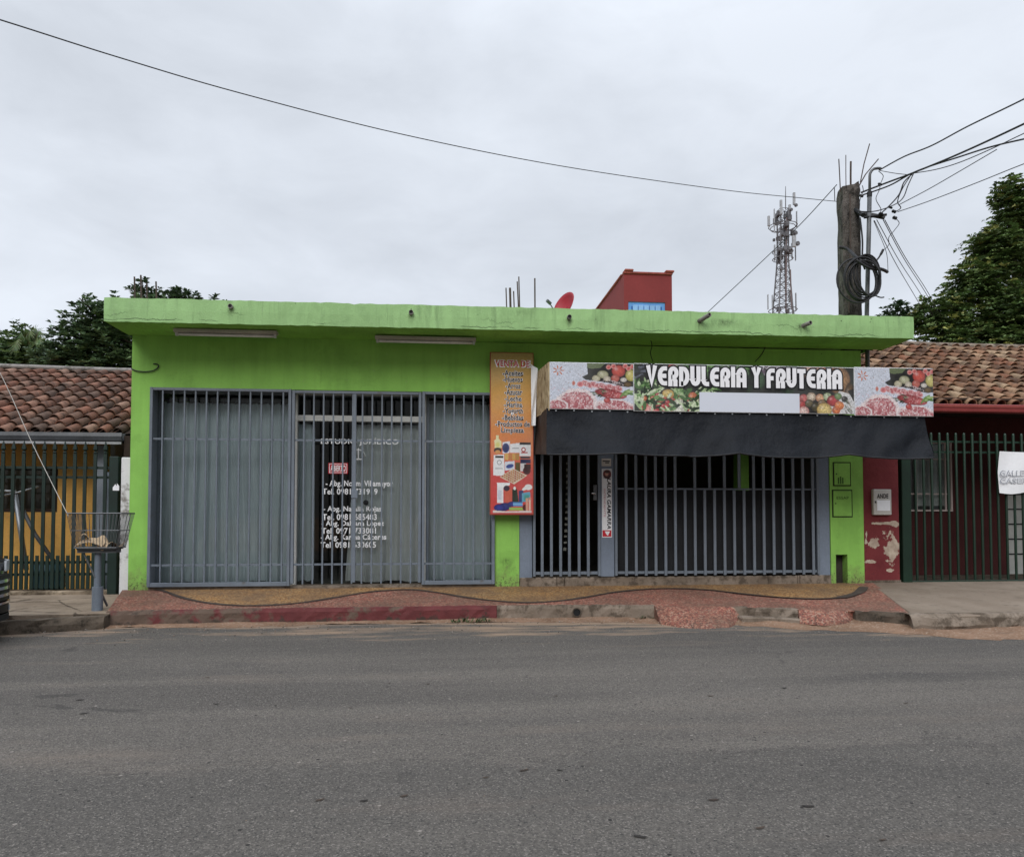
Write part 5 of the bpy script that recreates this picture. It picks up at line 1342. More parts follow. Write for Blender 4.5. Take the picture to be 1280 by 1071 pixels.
# yard things behind the fence
cl = thing('clothes_line_pole', at(30, 718, 10.55)[:2]+(.19,), 'leaning grey metal pole with cross arms behind the left fence', 'pole')
mb = MB(); p0 = at(33, 712, 10.55); p1 = at(19, 618, 10.55); mb.tube([p0, p1], .032, 10); mb.build('pole', GALV, cl, smooth=True)
mb = MB(); mb.tube([at(-8, 622, 10.5), at(24, 615, 10.55), at(48, 608, 10.6)], .014, 8); mb.tube([at(-8, 613, 10.6), at(20, 614, 10.55)], .018, 8); mb.build('cross_arm', GALV, cl, smooth=True)
mb = MB(); mb.tube([at(26, 632, 10.6), at(44, 668, 10.6), at(82, 722, 10.6)], .028, 8); mb.build('diagonal_brace', DULLSTEEL, cl, smooth=True)
bp = thing('barrel', at(60, 735, 10.45)[:2]+(.19,), 'blue green plastic barrel behind the left fence', 'barrel')
zb_, zt_b = .19, UZ(60, 704, 10.45); xb0 = UX(60, 720, 10.45); hh = zt_b-zb_
prof = [(.0, .17), (.04, .19), (.2, .205), (.22, .212), (.25, .205), (.5, .21), (.75, .205), (.78, .212), (.81, .205), (.95, .19), (1., .17)]
mb = MB(); mb.tube([(xb0, 10.45, zb_+hh*a) for a, b in prof], [b for a, b in prof], 20); mb.build('drum', BARREL, bp, smooth=True, sharp=50)
mb = MB(); mb.tube([(xb0, 10.45, zt_b+.001), (xb0, 10.45, zt_b+.02)], .18, 20); mb.build('lid', BLACK, bp)
# ---------------------------------------------------------------- litter basket on a post
bxp, byp = G(121.5, 765, .14)
bk = thing('litter_basket', (bxp, byp, .14), 'tapered wire litter basket on a grey steel post at the kerb', 'litter bin')
zj = UZ(122, 733, byp); zk = UZ(122, 685, byp)
mb = MB(); mb.tube([(bxp, byp, .10), (bxp, byp, zj)], .058, 16); mb.build('base_tube', STEEL, bk, smooth=True, sharp=40)
mb = MB(); mb.tube([(UX(121.5, 733, byp), byp, zj-.02), (UX(123, 685, byp), byp, zk)], .036, 14); mb.build('post', STEEL, bk, smooth=True, sharp=40)
xt0, xt1 = UX(83.5, 641, byp-.17), UX(168, 641, byp+.17); xb0, xb1 = UX(92.5, 683, byp-.12), UX(157, 683, byp+.12); ztb, zbb = UZ(125, 641.5, byp), UZ(125, 684, byp)
WIRE = M('greyed_wire', (.11, .115, .12, 1), .5, .2, 6, 50, 0, .5, .4)
dyt, dyb = .17, .12
def bcorner(u, v, f):   # u side 0..4, f 0 bottom..1 top
    X0 = xb0+(xt0-xb0)*f; X1 = xb1+(xt1-xb1)*f; D = dyb+(dyt-dyb)*f; Z = zbb+(ztb-zbb)*f
    s = int(u) % 4; t = u-int(u)
    cs = [(X0, byp-D), (X1, byp-D), (X1, byp+D), (X0, byp+D)]
    a = cs[s]; b = cs[(s+1) % 4]; return (a[0]+(b[0]-a[0])*t, a[1]+(b[1]-a[1])*t, Z)
mb = MB()
for s in range(4):
    nn = 15 if s % 2 == 0 else 12
    for i in range(nn):
        mb.tube([bcorner(s+i/nn, 0, 0), bcorner(s+i/nn, 0, 1)], .0032, 5)
mb.build('wire_mesh', WIRE, bk)
mb = MB()
for f, rr in ((0, .008), (.5, .004), (1, .0085)):
    for s in range(4): mb.tube([bcorner(s, 0, f), bcorner(s+.9999, 0, f)], rr, 6)
mb.build('rim', WIRE, bk)
mb = MB(); mb.box(xb0+.02, xb1-.02, byp-dyb+.01, byp+dyb-.01, zbb-.02, zbb-.003); mb.box(bxp-.20, bxp+.22, byp-.07, byp+.07, zbb-.06, zbb-.0205); mb.build('bracket', DULLSTEEL, bk)
mb = MB(); mb.tube([at(104, 690, byp-.03), at(119, 722, byp-.03)], .010, 6); mb.build('stay_rod', DULLSTEEL, bk)
mb = MB(); mb.tube([at(127, 742, byp+.02), at(134, 757, byp+.1)], .013, 6); mb.build('stay_rod', DULLSTEEL, bk)
r = random.Random(6); mb = MB(); N_ = 18
def cf(u, v): return (xb0+.04+(xb1-xb0-.04)*u, byp-.10+.2*v, zbb+.05+.05*math.sin(u*5+1)+.045*math.sin(u*9+v*4)+.03*v+(.015*math.sin(u*17)))
mb.grid(cf, N_, 6)
mb.grid(lambda u, v: (xb0+.0+.30*u, byp-.12+.1*v, zbb+.012+.05*math.sin(u*3.14)+.05*v), 8, 4)
tag(mb.build('cardboard', CARD, recalc=False), 'crumpled torn cardboard lying in the wire litter basket', 'cardboard')
mb = MB(); mb.tube(catmull([at(-40, 400, 9.7), at(0, 466, 9.55), at(37, 547, 9.2), at(60, 594, 8.9), at(86, 646, byp-.05)], 5), .0042, 6)
tag(mb.build('guy_wire', M('frayed_cord', (.40, .38, .35, 1), .8)), 'pale thin cord running down past the tile roof to the litter basket', 'wire')
# ---------------------------------------------------------------- right house
PEEL_O = ((xw1+.005+UX(1124, 650, 9.86))/2, .1)
PEELM = peel()
mb = MB(); mb.box(xw1+.005, UX(1124, 650, 9.86), 9.86, 10.1, .1, 2.42)
rp = mb.build('gate_pillar', PEELM, bevel=.008); tag(rp, 'maroon masonry pillar with plaster peeling to beige between shop and gate', 'pillar')
mb = MB(); mb.box(xw1+.007, UX(1124, 650, 9.86)+.003, 9.85, 9.859, .2, UZ(1100, 725, 9.86)); mb.build('foot_band', CONC_GR, rp)
q = R4(1090.5, 1113, 611.5, 643.5, 9.83)
mbx = thing('meter_box', ((q[0]+q[1])/2, 9.85, q[2]), 'white electricity meter box with a scorched top on the maroon pillar', 'meter box')
mb = MB(); mb.box(q[0], q[1], 9.80, 9.859, q[2], q[3]); mb.build('box', M('meter_box_paint', (.50, .48, .44, 1), .6, .1, 3, 40, .1, 0, .3, (.14, .10, .07, 1), .60, .72, 4), mbx, bevel=.008)
mb = MB(); mb.box(q[0]+.05, q[1]-.03, 9.794, 9.7995, q[2]+.06, q[2]+.21); mb.build('paper_notice', WHITE_P, mbx)
mb = MB(); mb.box(q[0]+.02, q[0]+.035, 9.793, 9.7995, q[2]+.17, q[2]+.2); mb.build('latch', BLACK, mbx)
text('ANDE', (q[0]+.05, q[1]-.05, q[3]-.13, q[3]-.065), 9.798, INK, mbx, bold=.03)
YE2, YR2 = 10.25, 13.4
zE2, zR2 = UZ(1220, 508, YE2), UZ(1180, 436, YR2)
rh = thing('tiled_house', (9, 11.8, .2), 'dark maroon house with a bleached clay tile roof right of the green shop', 'house')
PALR = [(0.210, 0.111, 0.065), (0.248, 0.136, 0.079), (0.172, 0.087, 0.050), (0.305, 0.193, 0.119), (0.133, 0.070, 0.041), (0.344, 0.239, 0.151), (0.229, 0.102, 0.058)]
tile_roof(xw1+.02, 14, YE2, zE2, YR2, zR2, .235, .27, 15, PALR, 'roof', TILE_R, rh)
mb = MB(); mb.tube(catmull([(xw1+.02, YR2, zR2+.06), (8, YR2, zR2+.10), (10, YR2, zR2+.05), (14, YR2, zR2+.06)], 8), .075, 8); mb.build('ridge_cap', concrete('ridge_mortar', (.13, .10, .08, 1), (.30, .25, .20, 1), (.05, .04, .03, 1), 4), rh, smooth=True)
mb = MB(); mb.prism([(xw1+.03, zE2+.01), (14, zE2+.01), (14, zE2-.115), (xw1+.03, zE2-.115)], YE2-.16, YE2-.02); g2_ = mb.build('gutter', M('dark_red_gutter', (.21, .035, .032, 1), .5, .15), rh, bevel=.015)
mb = MB(); mb.box(xw1+.03, 14, YE2-.17, YE2-.161, zE2-.04, zE2-.018); mb.build('gutter_lip', M('red_lip', (.27, .06, .05, 1), .5), g2_)
YH2 = 12.1
HW = M('dark_maroon_house_wall', (.062, .015, .015, 1), .85, .2, 2, 30, .2)
wl0, wl1, wl2, wl3 = UX(1100, 600, YH2), UX(1189, 600, YH2), UZ(1150, 639, YH2), UZ(1150, 552, YH2)
dl0, dl1 = UX(1257, 660, YH2), UX(1257, 660, YH2)+.95
mb = MB()
mb.box(xw1+.03, wl0, YH2, YH2+.15, .1, 3.5); mb.box(wl1, dl0, YH2, YH2+.15, .1, 3.5); mb.box(dl1, 14, YH2, YH2+.15, .1, 3.5)
mb.box(wl0, wl1, YH2, YH2+.15, .1, wl2); mb.box(wl0, wl1, YH2, YH2+.15, wl3, 3.5); mb.box(dl0, dl1, YH2, YH2+.15, 2.35, 3.5)
mb.box(13.85, 14, YH2+.151, 16, .1, 2.9); mb.box(xw1+.03, 13.849, 15.85, 16, .1, 2.9)
mb.build('wall', HW, rh)
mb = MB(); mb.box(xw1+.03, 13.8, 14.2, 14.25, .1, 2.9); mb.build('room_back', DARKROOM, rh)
mb = MB(); t = .03; WPK = M('pinkish_white_frame', (.55, .46, .44, 1), .6)
for (a, b, cc, d) in ((wl0, wl1, wl3-t, wl3), (wl0, wl1, wl2, wl2+t), (wl0, wl0+t, wl2+t, wl3-t), (wl1-t, wl1, wl2+t, wl3-t)): mb.box(a, b, YH2-.03, YH2+.05, cc, d)
w2 = mb.build('window', WPK, rh)
mb = MB(); mb.box(wl0+t, wl1-t, YH2+.03, YH2+.036, wl2+t, wl3-t); mb.build('pane', GLASS, w2)
mb = MB()
for k in range(5): x = wl0+.12+(wl1-wl0-.24)*k/4; mb.box(x-.012, x+.012, YH2-.02, YH2, wl2+t, wl3-t)
for f in (.25, .75): z = wl2+(wl3-wl2)*f; mb.box(wl0+t, wl1-t, YH2+.001, YH2+.015, z-.012, z+.012)
mb.build('window_bars', WPK, w2)
for (a, b) in ((.02, .24), (.56, .98)):
    xa_, xb_2 = wl0+(wl1-wl0)*a, wl0+(wl1-wl0)*b; mb = MB()
    mb.grid(lambda u, v: (xa_+(xb_2-xa_)*u, YH2+.12+.025*math.sin(u*16), wl2+.1+(wl3-wl2-.15)*v), 30, 4)
    o = mb.build('curtain', M('dim_net_curtain', (.42, .42, .40, 1), .9), smooth=True, recalc=False)
    tag(o, 'narrow dim net curtain at the left side of the barred window behind the green gate' if a < .1 else 'wider dim net curtain at the right side of the barred window behind the green gate', 'curtain')
mb = MB(); mb.box(dl0, dl1, YH2+.06, YH2+.10, .19, 2.349); dr2 = mb.build('door', M('pale_door_paint', (.46, .47, .45, 1), .6, .1), rh)
mb = MB()
for z in (.55, .82, 1.09, 1.36, 1.63, 1.9): mb.box(dl0+.05, dl1-.05, YH2+.052, YH2+.0595, z-.012, z+.012)
mb.build('door_grooves', INK, dr2)
mb = MB(); mb.box(xw1+.03, 14, YE2+.0, YH2-.001, zE2+.1, zE2+.13); mb.build('porch_ceiling', DKWOOD, rh)
mb = MB(); mb.box(xw1+.03, 14, 9.96, YH2-.002, .03, .19); struct(mb.build('porch_floor', CONC_DK))
# green gate
YGT = 9.93
gz0_, gzt = UZ(1200, 731, YGT), UZ(1200, 541, YGT)
gxa = UX(1125, 650, YGT)
gg = thing('iron_gate', (9, YGT, gz0_), 'dark green gate of round vertical bars beside the maroon pillar', 'gate')
mb = MB(); mb.box(gxa, UX(1136.5, 650, YGT), YGT-.06, YGT+.06, .17, UZ(1130, 545, YGT)); mb.build('gate_post', DKGREEN2, gg, bevel=.008)
mb = MB(); mb.box(UX(1136.5, 650, YGT)+.002, 13, YGT-.03, YGT+.03, gz0_, UZ(1200, 725, YGT)); mb.build('bottom_rail', DKGREEN2, gg, bevel=.005)
for py in (552, 565): z = UZ(1200, py, YGT); mb = MB(); mb.box(UX(1136.5, 650, YGT)+.002, 13, YGT+.016, YGT+.034, z-.014, z+.014); mb.build('rail', DKGREEN2, gg)
pb = None; px = 1145.
while UX(px, 650, YGT) < 12.9:
    x = UX(px, 640, YGT)
    if pb is None:
        mb = MB(); mb.tube([(x, YGT, UZ(1200, 724.5, YGT)), (x, YGT, gzt-.03), (x, YGT, gzt-.008), (x, YGT, gzt)], [.0185, .0185, .015, .004], 10); pb = mb.build('bar', DKGREEN2, gg, smooth=True, sharp=60); xb_ = x
    else: dup_child(pb, gg, (x-xb_, 0, 0))
    px += 10.3
# cloth banner
YBN = YGT-.06
def bf(u, v):
    x, z = at(1247+62*u+3*abs(v-.5)*(1-u), 564+52*v+2.5*u*(1-v)+1.5*math.sin(u*7)*(v), YBN)[0::2]
    return (x, YBN-.015+.012*math.sin(u*6+v*3), z)
bn = thing('cloth_banner', (UX(1278, 590, YBN), YBN, UZ(1278, 616, YBN)), 'white cloth banner with outlined capitals tied to the green gate', 'banner')
mb = MB(); mb.grid(bf, 30, 16); mb.build('cloth', WHITE_P, bn, smooth=True, recalc=False)
for (s_, y0, y1, x1_) in (('GALLETAS', 588, 595.5, 1299), ('CASERAS', 597.5, 604.5, 1297)):
    q = R4(1251, x1_, y0, y1, YBN-.045)
    text(s_, q, YBN-.034, M('grey_print', (.24, .26, .31, 1), .7), bn, bold=.03); text(s_, (q[0]+.012, q[1]-.012, q[2]+.008, q[3]-.008), YBN-.036, WHITE_P, bn, bold=-.004)
# ---------------------------------------------------------------- concrete post, conduit mast, coil, bracket
YP = 10.45
zt = UZ(1062, 236, YP); zb = 3.72
PX = (UX(1061.5, 380, YP)+UX(1062, 300, YP))/2
post = thing('concrete_post', (PX, YP, zb), 'ragged dark square concrete post with bent rebar on the roof corner', 'post')
mb = MB(); r = random.Random(11); n = 26; vs = []; Rr = .185; ang = rad(32)
m = 12
for i in range(n+1):
    z = zb+(zt-zb)*i/n
    for k in range(m):
        s = k//3; t = (k % 3)/3; a0 = ang+s*math.pi/2; a1 = a0+math.pi/2
        p = Vector((math.cos(a0), math.sin(a0)))*(1-t)+Vector((math.cos(a1), math.sin(a1)))*t
        j = 1+r.uniform(-.022, .022)+(.05*math.sin(z*9+k) if i > n-7 else 0)-(.10*r.random() if i > n-3 else 0)
        vs.append((PX+p.x*Rr*j*.98, YP+p.y*Rr*j, z+(r.uniform(-.07, .07) if i == n else 0)))
mb.add(vs, [(i*m+k, i*m+(k+1) % m, (i+1)*m+(k+1) % m, (i+1)*m+k) for i in range(n) for k in range(m)]+[tuple(n*m+k for k in range(m))])
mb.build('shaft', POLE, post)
for pts, rr in (([(1050.5, 240), (1049.5, 218), (1048.5, 199)], .008), ([(1057.5, 234), (1057.3, 214), (1057.3, 194)], .006), ([(1063.5, 245), (1063.3, 220), (1063.5, 202)], .014), ([(1075.5, 228), (1080, 205), (1087, 180)], .008), ([(1073, 234), (1082, 218), (1098, 199)], .009)):
    mb = MB(); mb.tube([at(x, y, YP-.02) for x, y in pts], rr, 6); mb.build('rebar', RUST, post)
mb = MB(); mb.tube([at(1062.5, 243, YP-.17), at(1063, 300, YP-.185), at(1061, 391, YP-.19)], .011, 6); mb.build('exposed_bar', RUST, post)
YM = 10.05
MXt, MXb = UX(1086.5, 240, YM), UX(1083.5, 450, YM)
mast = thing('conduit_mast', (MXb, YM, .19), 'slim grey steel service mast with a hooked top beside the concrete post', 'mast')
mb = MB(); mb.tube([(MXb, YM, .19), at(1083.5, 392, YM), at(1085.8, 300, YM), at(1087, 243, YM)], .031, 12); mb.build('lower_tube', DULLSTEEL, mast, smooth=True)
mb = MB(); mb.tube([at(1087, 244, YM), at(1087.2, 220, YM)]+[Vector(at(x, y, YM)) for x, y in ((1087.6, 217), (1089.5, 213.5), (1092.5, 211.2), (1097, 210.5), (1101, 210.8))], .02, 10); mb.build('hooked_top', DULLSTEEL, mast, smooth=True)
mb = MB(); mb.tube([at(1086.8, 246, YM), at(1087, 240, YM)], .036, 12); mb.build('collar', BLACK, mast)
ib = thing('insulator_bracket', at(1086, 271, YM), 'dark wire bracket with insulators joining the post and mast', 'bracket')
mb = MB(); mb.bar(at(1073, 266, YP-.25), at(1106, 272, YM-.05), .045, .045); mb.tube([at(1080, 272, YM), at(1108, 268.5, YM-.05)], .02, 8); mb.tube([at(1068, 262, YP-.1), at(1074, 266, YP-.2), at(1079, 269, YM)], .035, 8); mb.build('arm', BLACK, ib)
for (x, y, rr) in ((1117.5, 264.5, .026), (1118.5, 272.5, .028), (1100, 230.5, .02), (1076.5, 245, .022), (1101, 268, .03), (1113, 259.5, .018)):
    p = Vector(at(x, y, YM-.05)); mb = MB(); mb.tube([p+Vector((-.03, 0, .01)), p+Vector((-.015, 0, .005)), p, p+Vector((.015, 0, -.005)), p+Vector((.03, 0, -.01))], [rr*.6, rr, rr*.7, rr, rr*.6], 10); mb.build('insulator', BLACK, ib, smooth=True)
coil = thing('cable_coil', at(1073, 378, YM-.12), 'loose coil of black cable hung on the concrete post', 'cable coil')
r = random.Random(31)
for (cx_, cy_, rx, ry, rr) in ((1071, 351, 24.5, 28, .013), (1078, 348, 22, 26.5, .014), (1077, 350, 21, 25, .013), (1081, 346, 19, 23, .014), (1084, 344, 16.5, 24, .014), (1080, 350, 20.5, 24.5, .013), (1082, 345, 18, 27, .012), (1075, 350, 19.5, 27, .012), (1086, 345, 14, 26, .013)):
    mb = MB(); pts = []; a = r.uniform(-.3, .1); yo = r.uniform(-.06, .06); ph_ = r.uniform(0, 6)
    for k in range(37):
        th = 2*math.pi*k/36; x = rx*math.cos(th); y = ry*math.sin(th)
        pts.append(at(cx_+x*math.cos(a)-y*math.sin(a), cy_+x*math.sin(a)+y*math.cos(a), YM-.17+yo+.03*math.sin(th+ph_)))
    mb.tube(pts, rr, 6, caps=False); mb.build('loop', CABLE, coil, smooth=True)
mb = MB(); mb.tube(catmull([at(1049, 309, YP-.25), at(1060, 312, YP-.3), at(1072, 323, YM-.2), at(1086, 332, YM-.22), at(1103, 337, YM-.1), at(1109, 340, YM)], 5), .024, 7); mb.tube(catmull([at(1070, 325, YM-.25), at(1086, 335, YM-.25), at(1100, 337, YM-.1)], 5), .02, 6); mb.build('tie_bundle', CABLE, coil, smooth=True)
mb = MB(); mb.tube(catmull([at(1088, 330, YM-.1), at(1096, 325, YM-.1), at(1101, 318, YM-.1), at(1104, 312, YM-.1)], 5), [.012]*10+[.018]*6, 6); mb.tube(catmull([at(1095, 370, YM-.1), at(1101, 372, YM-.1), at(1105, 371.5, YM-.1)], 4), .01, 5); mb.build('loose_end', CABLE, coil, smooth=True)
# ---------------------------------------------------------------- overhead cables
def cable(pix, label, rr=.008, name='cable', group=None, mat=CABLE):
    P3 = [at(x, y, Y) for x, y, Y in pix]
    P4 = catmull(P3, 8)
    if pix[-1][0] == 1400: P4.append(P4[-1]+(P4[-1]-P4[-2]).normalized()*12)
    if pix[0][0] == -260: P4 = [P4[0]+(P4[0]-P4[1]).normalized()*12]+P4
    mb = MB(); mb.tube(P4, rr, 6)
    o = mb.build(name, mat, smooth=True); tag(o, label, 'cable', group); return o
cable([(-260, -55, 3.6), (0, 25, 4.9), (150, 72.5, 5.7), (300, 116.5, 6.5), (500, 167.5, 7.5), (700, 207.5, 8.5), (900, 237, 9.45), (1000, 247.5, 9.9), (1046, 252, 10.2)], 'long black cable sagging across the whole sky to the concrete post', .0048)
cable([(885, 390, 13.5), (948, 331, 12.4), (1000, 281, 11.2), (1046, 231, 10.3)], 'thin cable rising from behind the green roof to the top of the post', .0065)
cable([(1043, 235, 10.25), (1043.5, 251, 10.22)], 'tiny cable link hanging left of the post top', .006)
cable([(1099, 213, 10.0), (1130, 196, 9.6), (1165, 182, 9.2), (1210, 158, 8.6), (1280, 124, 7.7), (1400, 62, 6.2)], 'topmost twisted service cable leaving the mast to the right', .0095)
cable([(1076, 241, 10.1), (1110, 228, 9.9), (1142, 216, 9.5), (1200, 192, 8.8), (1280, 155, 7.8), (1400, 96, 6.4)], 'thickest overhead cable passing right above the mango tree', .0125)
cable([(1078, 244, 10.1), (1112, 232, 9.9), (1146, 214, 9.5), (1200, 196, 8.9), (1238, 184, 8.3), (1280, 174, 7.8), (1400, 148, 6.4)], 'second thick overhead cable sagging just under the thickest one', .0105)
cable([(1140, 217, 9.6), (1170, 212, 9.3), (1200, 203, 8.9), (1240, 186, 8.3), (1280, 167, 7.8), (1400, 112, 6.4)], 'thin wire weaving between the two thick overhead cables', .006)
cable([(1100, 213.5, 10.0), (1120, 217, 9.8), (1140, 219, 9.6)], 'short thin wire joining the mast hook to the cable junction', .005)
cable([(1124, 256, 10.0), (1160, 237, 9.4), (1200, 214, 8.9), (1246, 187, 8.2)], 'thin wire climbing from the bracket to meet the thick cables', .0055)
cable([(1122, 265, 10.0), (1160, 252, 9.4), (1220, 229, 8.6), (1280, 205, 7.8), (1400, 160, 6.4)], 'lowest thin overhead wire running right above the mango crown', .0055)
for (pts, lab, rr) in (([(1142, 217), (1135, 232), (1129, 247), (1118, 256), (1095, 264), (1074, 264.5)], 'outer black drop wire curving from the junction to the bracket', .0075), ([(1140, 218), (1130, 228), (1124, 243), (1112, 257), (1101, 267)], 'middle black drop wire curving from the junction to the bracket', .0095), ([(1138, 220), (1128, 236), (1122, 252), (1126, 260), (1119, 265)], 'inner black drop wire looping from the junction to an insulator', .007),
                       ([(1098, 214), (1104, 220), (1101, 229), (1099, 238), (1095, 249), (1101, 261), (1100, 267)], 'thin wavy lead hanging from the mast hook to the bracket', .005), ([(1078, 232), (1079, 239), (1076, 246), (1074, 256)], 'thin lead hanging between post top and bracket', .005), ([(1075, 272), (1078, 300), (1078, 325), (1081, 337)], 'thick riser cable between the post and the mast', .012), ([(1119, 273), (1124, 279), (1118, 288), (1111, 297), (1111, 306), (1104, 313)], 'thin twisted lead dropping from the insulators to the coil end', .005), ([(1092, 276), (1098, 290), (1108, 316), (1110, 338)], 'thin lead dropping straight from the bracket to the coil tip', .004)):
    cable([(x, y, 9.95) for x, y in pts], lab, rr)
for (a, b, lab, rr) in (((1093, 276, 10.0), (1147, 376, 14.5), 'leftmost of the four thin wires slanting down from the bracket to the mango tree', .006), ((1096, 275, 10.0), (1153, 371, 14.5), 'second of the four thin wires slanting down from the bracket', .006), ((1104, 275, 10.0), (1157, 366, 14.5), 'third of the four thin wires slanting down from the bracket', .0065), ((1106, 275, 10.0), (1159, 364, 14.5), 'rightmost of the four thin wires slanting down from the bracket', .0065)):
    m_ = ((a[0]+b[0])/2-.5, (a[1]+b[1])/2+3, 11.9); cable([a, m_, b, (b[0]+26, b[1]+46, 16.8)], lab, rr)
# ---------------------------------------------------------------- things on and behind the roof
def rebars(spec, Y, zb, lab, loc):
    t = thing('rebar_cluster', loc, lab, 'rebar', 'starter bars on the roof')
    for (x0, x1, y1, rr) in spec:
        mb = MB(); a = (UX(x0, 386, Y), Y, zb); b = at(x1, y1, Y); mm = ((a[0]+b[0])/2+.012, Y, (a[2]+b[2])/2); mb.tube([a, mm, b], rr, 6); mb.build('rebar', RUST, t)
rebars([(633, 632.5, 360, .010), (637.5, 637.5, 360, .018), (642.5, 642, 364, .010), (648.5, 646.5, 352, .010), (649, 648.5, 346, .010), (667, 668.5, 348, .012)], 10.6, 3.72, 'cluster of bent rusty starter bars left of the red satellite dish', (UX(650, 386, 10.6), 10.6, 3.72))
rebars([(168.5, 168, 346, .011), (176.5, 176, 344, .012), (183.5, 183.5, 354, .011), (195.5, 195, 352, .011)], 10.6, 3.72, 'cluster of rusty starter bars among the leaves at the left end of the roof', (UX(182, 386, 10.6), 10.6, 3.72))
YD = 12.2
ds = thing('satellite_dish', (UX(705, 395, YD), YD, 3.72), 'small red satellite dish tilted behind the canopy edge', 'satellite dish')
dc = Vector(at(703.8, 381.5, YD)); a_ = Vector((-.72, -.52, .42)).normalized()
b_ = a_.cross(Vector((0, 0, 1))).normalized(); c_ = b_.cross(a_)
mb = MB(); R_ = .255; vs = []
for i in range(7):
    q = i/6
    for k in range(28): th = 2*math.pi*k/28; vs.append(dc+(b_*math.cos(th)*.86+c_*math.sin(th)*1.08)*R_*q-a_*(.10*(1-q*q)))
mb.add(vs, [(i*28+k, i*28+(k+1) % 28, (i+1)*28+(k+1) % 28, (i+1)*28+k) for i in range(6) for k in range(28)])
dsh = mb.build('dish', DISHRED, ds, smooth=True, recalc=False)
sm = dsh.modifiers.new('thickness', 'SOLIDIFY'); sm.thickness = .012
mb = MB(); mb.tube([dc-a_*.11, dc-a_*.2+Vector((0, 0, -.05)), (dc.x-.15, YD+.1, 3.72)], .022, 8); mb.tube([dc-c_*R_*1.0, dc+a_*.3-c_*.16], .01, 6); mb.build('mount', DULLSTEEL, ds)
mb = MB(); p = dc+a_*.3-c_*.16; mb.tube([p-a_*.04, p+a_*.05], .03, 10); mb.build('feed_horn', DULLSTEEL, ds)
YB2 = 14.
bx0, bx1 = UX(780, 370, YB2), UX(840, 370, YB2); bzt = UZ(780, 342, YB2); bzt2 = UZ(840, 344.5, YB2)
rb = thing('roof_room', ((bx0+bx1)/2, YB2, .0), 'red flat topped block with a blue shutter rising behind the green shop', 'building')
ybk = 18.4
sx0_, sx1_, sz0_, sz1_ = R4(785.5, 831.5, 377.5, 400, YB2)
mb = MB()
zr_ = (bzt+bzt2)/2
mb.box(bx0, sx0_, YB2, YB2+.15, 0, zr_); mb.box(sx1_, bx1, YB2, YB2+.15, 0, zr_); mb.box(sx0_, sx1_, YB2, YB2+.15, 0, sz0_); mb.box(sx0_, sx1_, YB2, YB2+.15, sz1_, zr_)
mb.box(bx0, bx0+.15, YB2+.151, ybk, 0, zr_); mb.box(bx1-.15, bx1, YB2+.151, ybk, 0, zr_); mb.box(bx0+.151, bx1-.151, ybk-.15, ybk, 0, zr_); mb.box(bx0+.151, bx1-.151, YB2+.151, ybk-.151, zr_-.2, zr_-.01)
mb.build('wall', BRICKRED, rb)
mb = MB(); mb.box(bx0-.01, bx1+.012, YB2-.03, YB2+.16, zr_+.001, zr_+.045); mb.box(bx0-.03, bx0+.16, YB2+.161, ybk+.03, zr_+.001, zr_+.045); mb.box(bx1-.16, bx1+.03, YB2+.161, ybk+.03, zr_+.001, zr_+.045)
mb.build('coping', M('coping_tiles', (.27, .06, .05, 1), .8, .3, 8), rb, bevel=.01)
for x in (bx0+.03, bx1-.12):
    mb = MB(); mb.box(x-.02, x+.16, YB2-.05, YB2+.17, zr_+.047, zr_+.09); mb.build('corner_tile', M('corner_tile', (.30, .075, .06, 1), .8), rb, bevel=.012)
mb = MB(); mb.box(sx0_, sx1_, YB2+.02, YB2+.06, sz0_, sz1_); sh_ = mb.build('shutter', SKYBLUE, rb)
mb = MB(); wdt = sx1_-sx0_
for k in range(6):
    x = sx0_+wdt*(k+.75)/6.5; mb.box(x-.022, x+.022, YB2+.012, YB2+.0195, sz0_, sz1_-.09)
mb.build('shutter_slots', M('shutter_slot_blue', (.03, .10, .32, 1), .6), sh_)
mb = MB()
for k in range(5):
    x = sx0_+wdt*(k+1.25)/6.5; mb.box(x-.05, x+.05, YB2+.010, YB2+.0195, sz0_, sz1_-.06)
mb.build('shutter_slats', M('pale_blue_slats', (.24, .42, .72, 1), .6), sh_)
# ---------------------------------------------------------------- telecom tower far behind
YT = 62.
tz1 = UZ(977, 262, YT)
tw = thing('telecom_tower', (UX(978, 390, YT), YT, 0), 'lattice telecom mast crowded with panel antennas behind the green shop', 'tower')
TST = M('tower_steel', (.16, .16, .17, 1), .6, .2, .5, 5, 0, .3); TRED = M('tower_faded_red', (.17, .13, .13, 1), .6); TPAN = M('antenna_panel_grey', (.36, .38, .40, 1), .5)
def tp(px, py, dy=0): x, z = U(px, py, YT); return Vector((x, YT+dy, z))
def half(py):
    if py <= 325: return 5.2
    return 5.2+(py-325)/65*4.2 if py < 390 else 9.4+(py-390)*.05
levels = [262+8*i for i in range(17)]
cxp = 978.5
mb = MB(); mr_ = MB()
S_ = YT/900
def corner(py, k):
    h = half(py)*S_; x, z = U(cxp, py, YT); sgx, sgy = ((-1, -1), (1, -1), (1, 1), (-1, 1))[k]
    return Vector((x+sgx*h, YT+sgy*h, z))
for k in range(4):
    mb.tube([corner(262, k), corner(325, k), corner(390, k)], .065, 6)
    b0 = corner(390, k); mb.tube([b0, Vector((b0.x+(b0.x-UX(cxp, 390, YT))*.9, YT+(b0.y-YT)*1.9, 0))], .10, 6)
mb.build('legs', TST, tw)
mb = MB()
for i, (a, b) in enumerate(zip(levels, levels[1:])):
    for k in range(4):
        q = (k+1) % 4; mb.tube([corner(a, k), corner(a, q)], .03, 4); mb.tube([corner(a, k), corner(b, q)], .024, 4)
        if i % 2: mb.tube([corner(a, q), corner(b, k)], .024, 4)
mb.build('lattice', TST, tw)
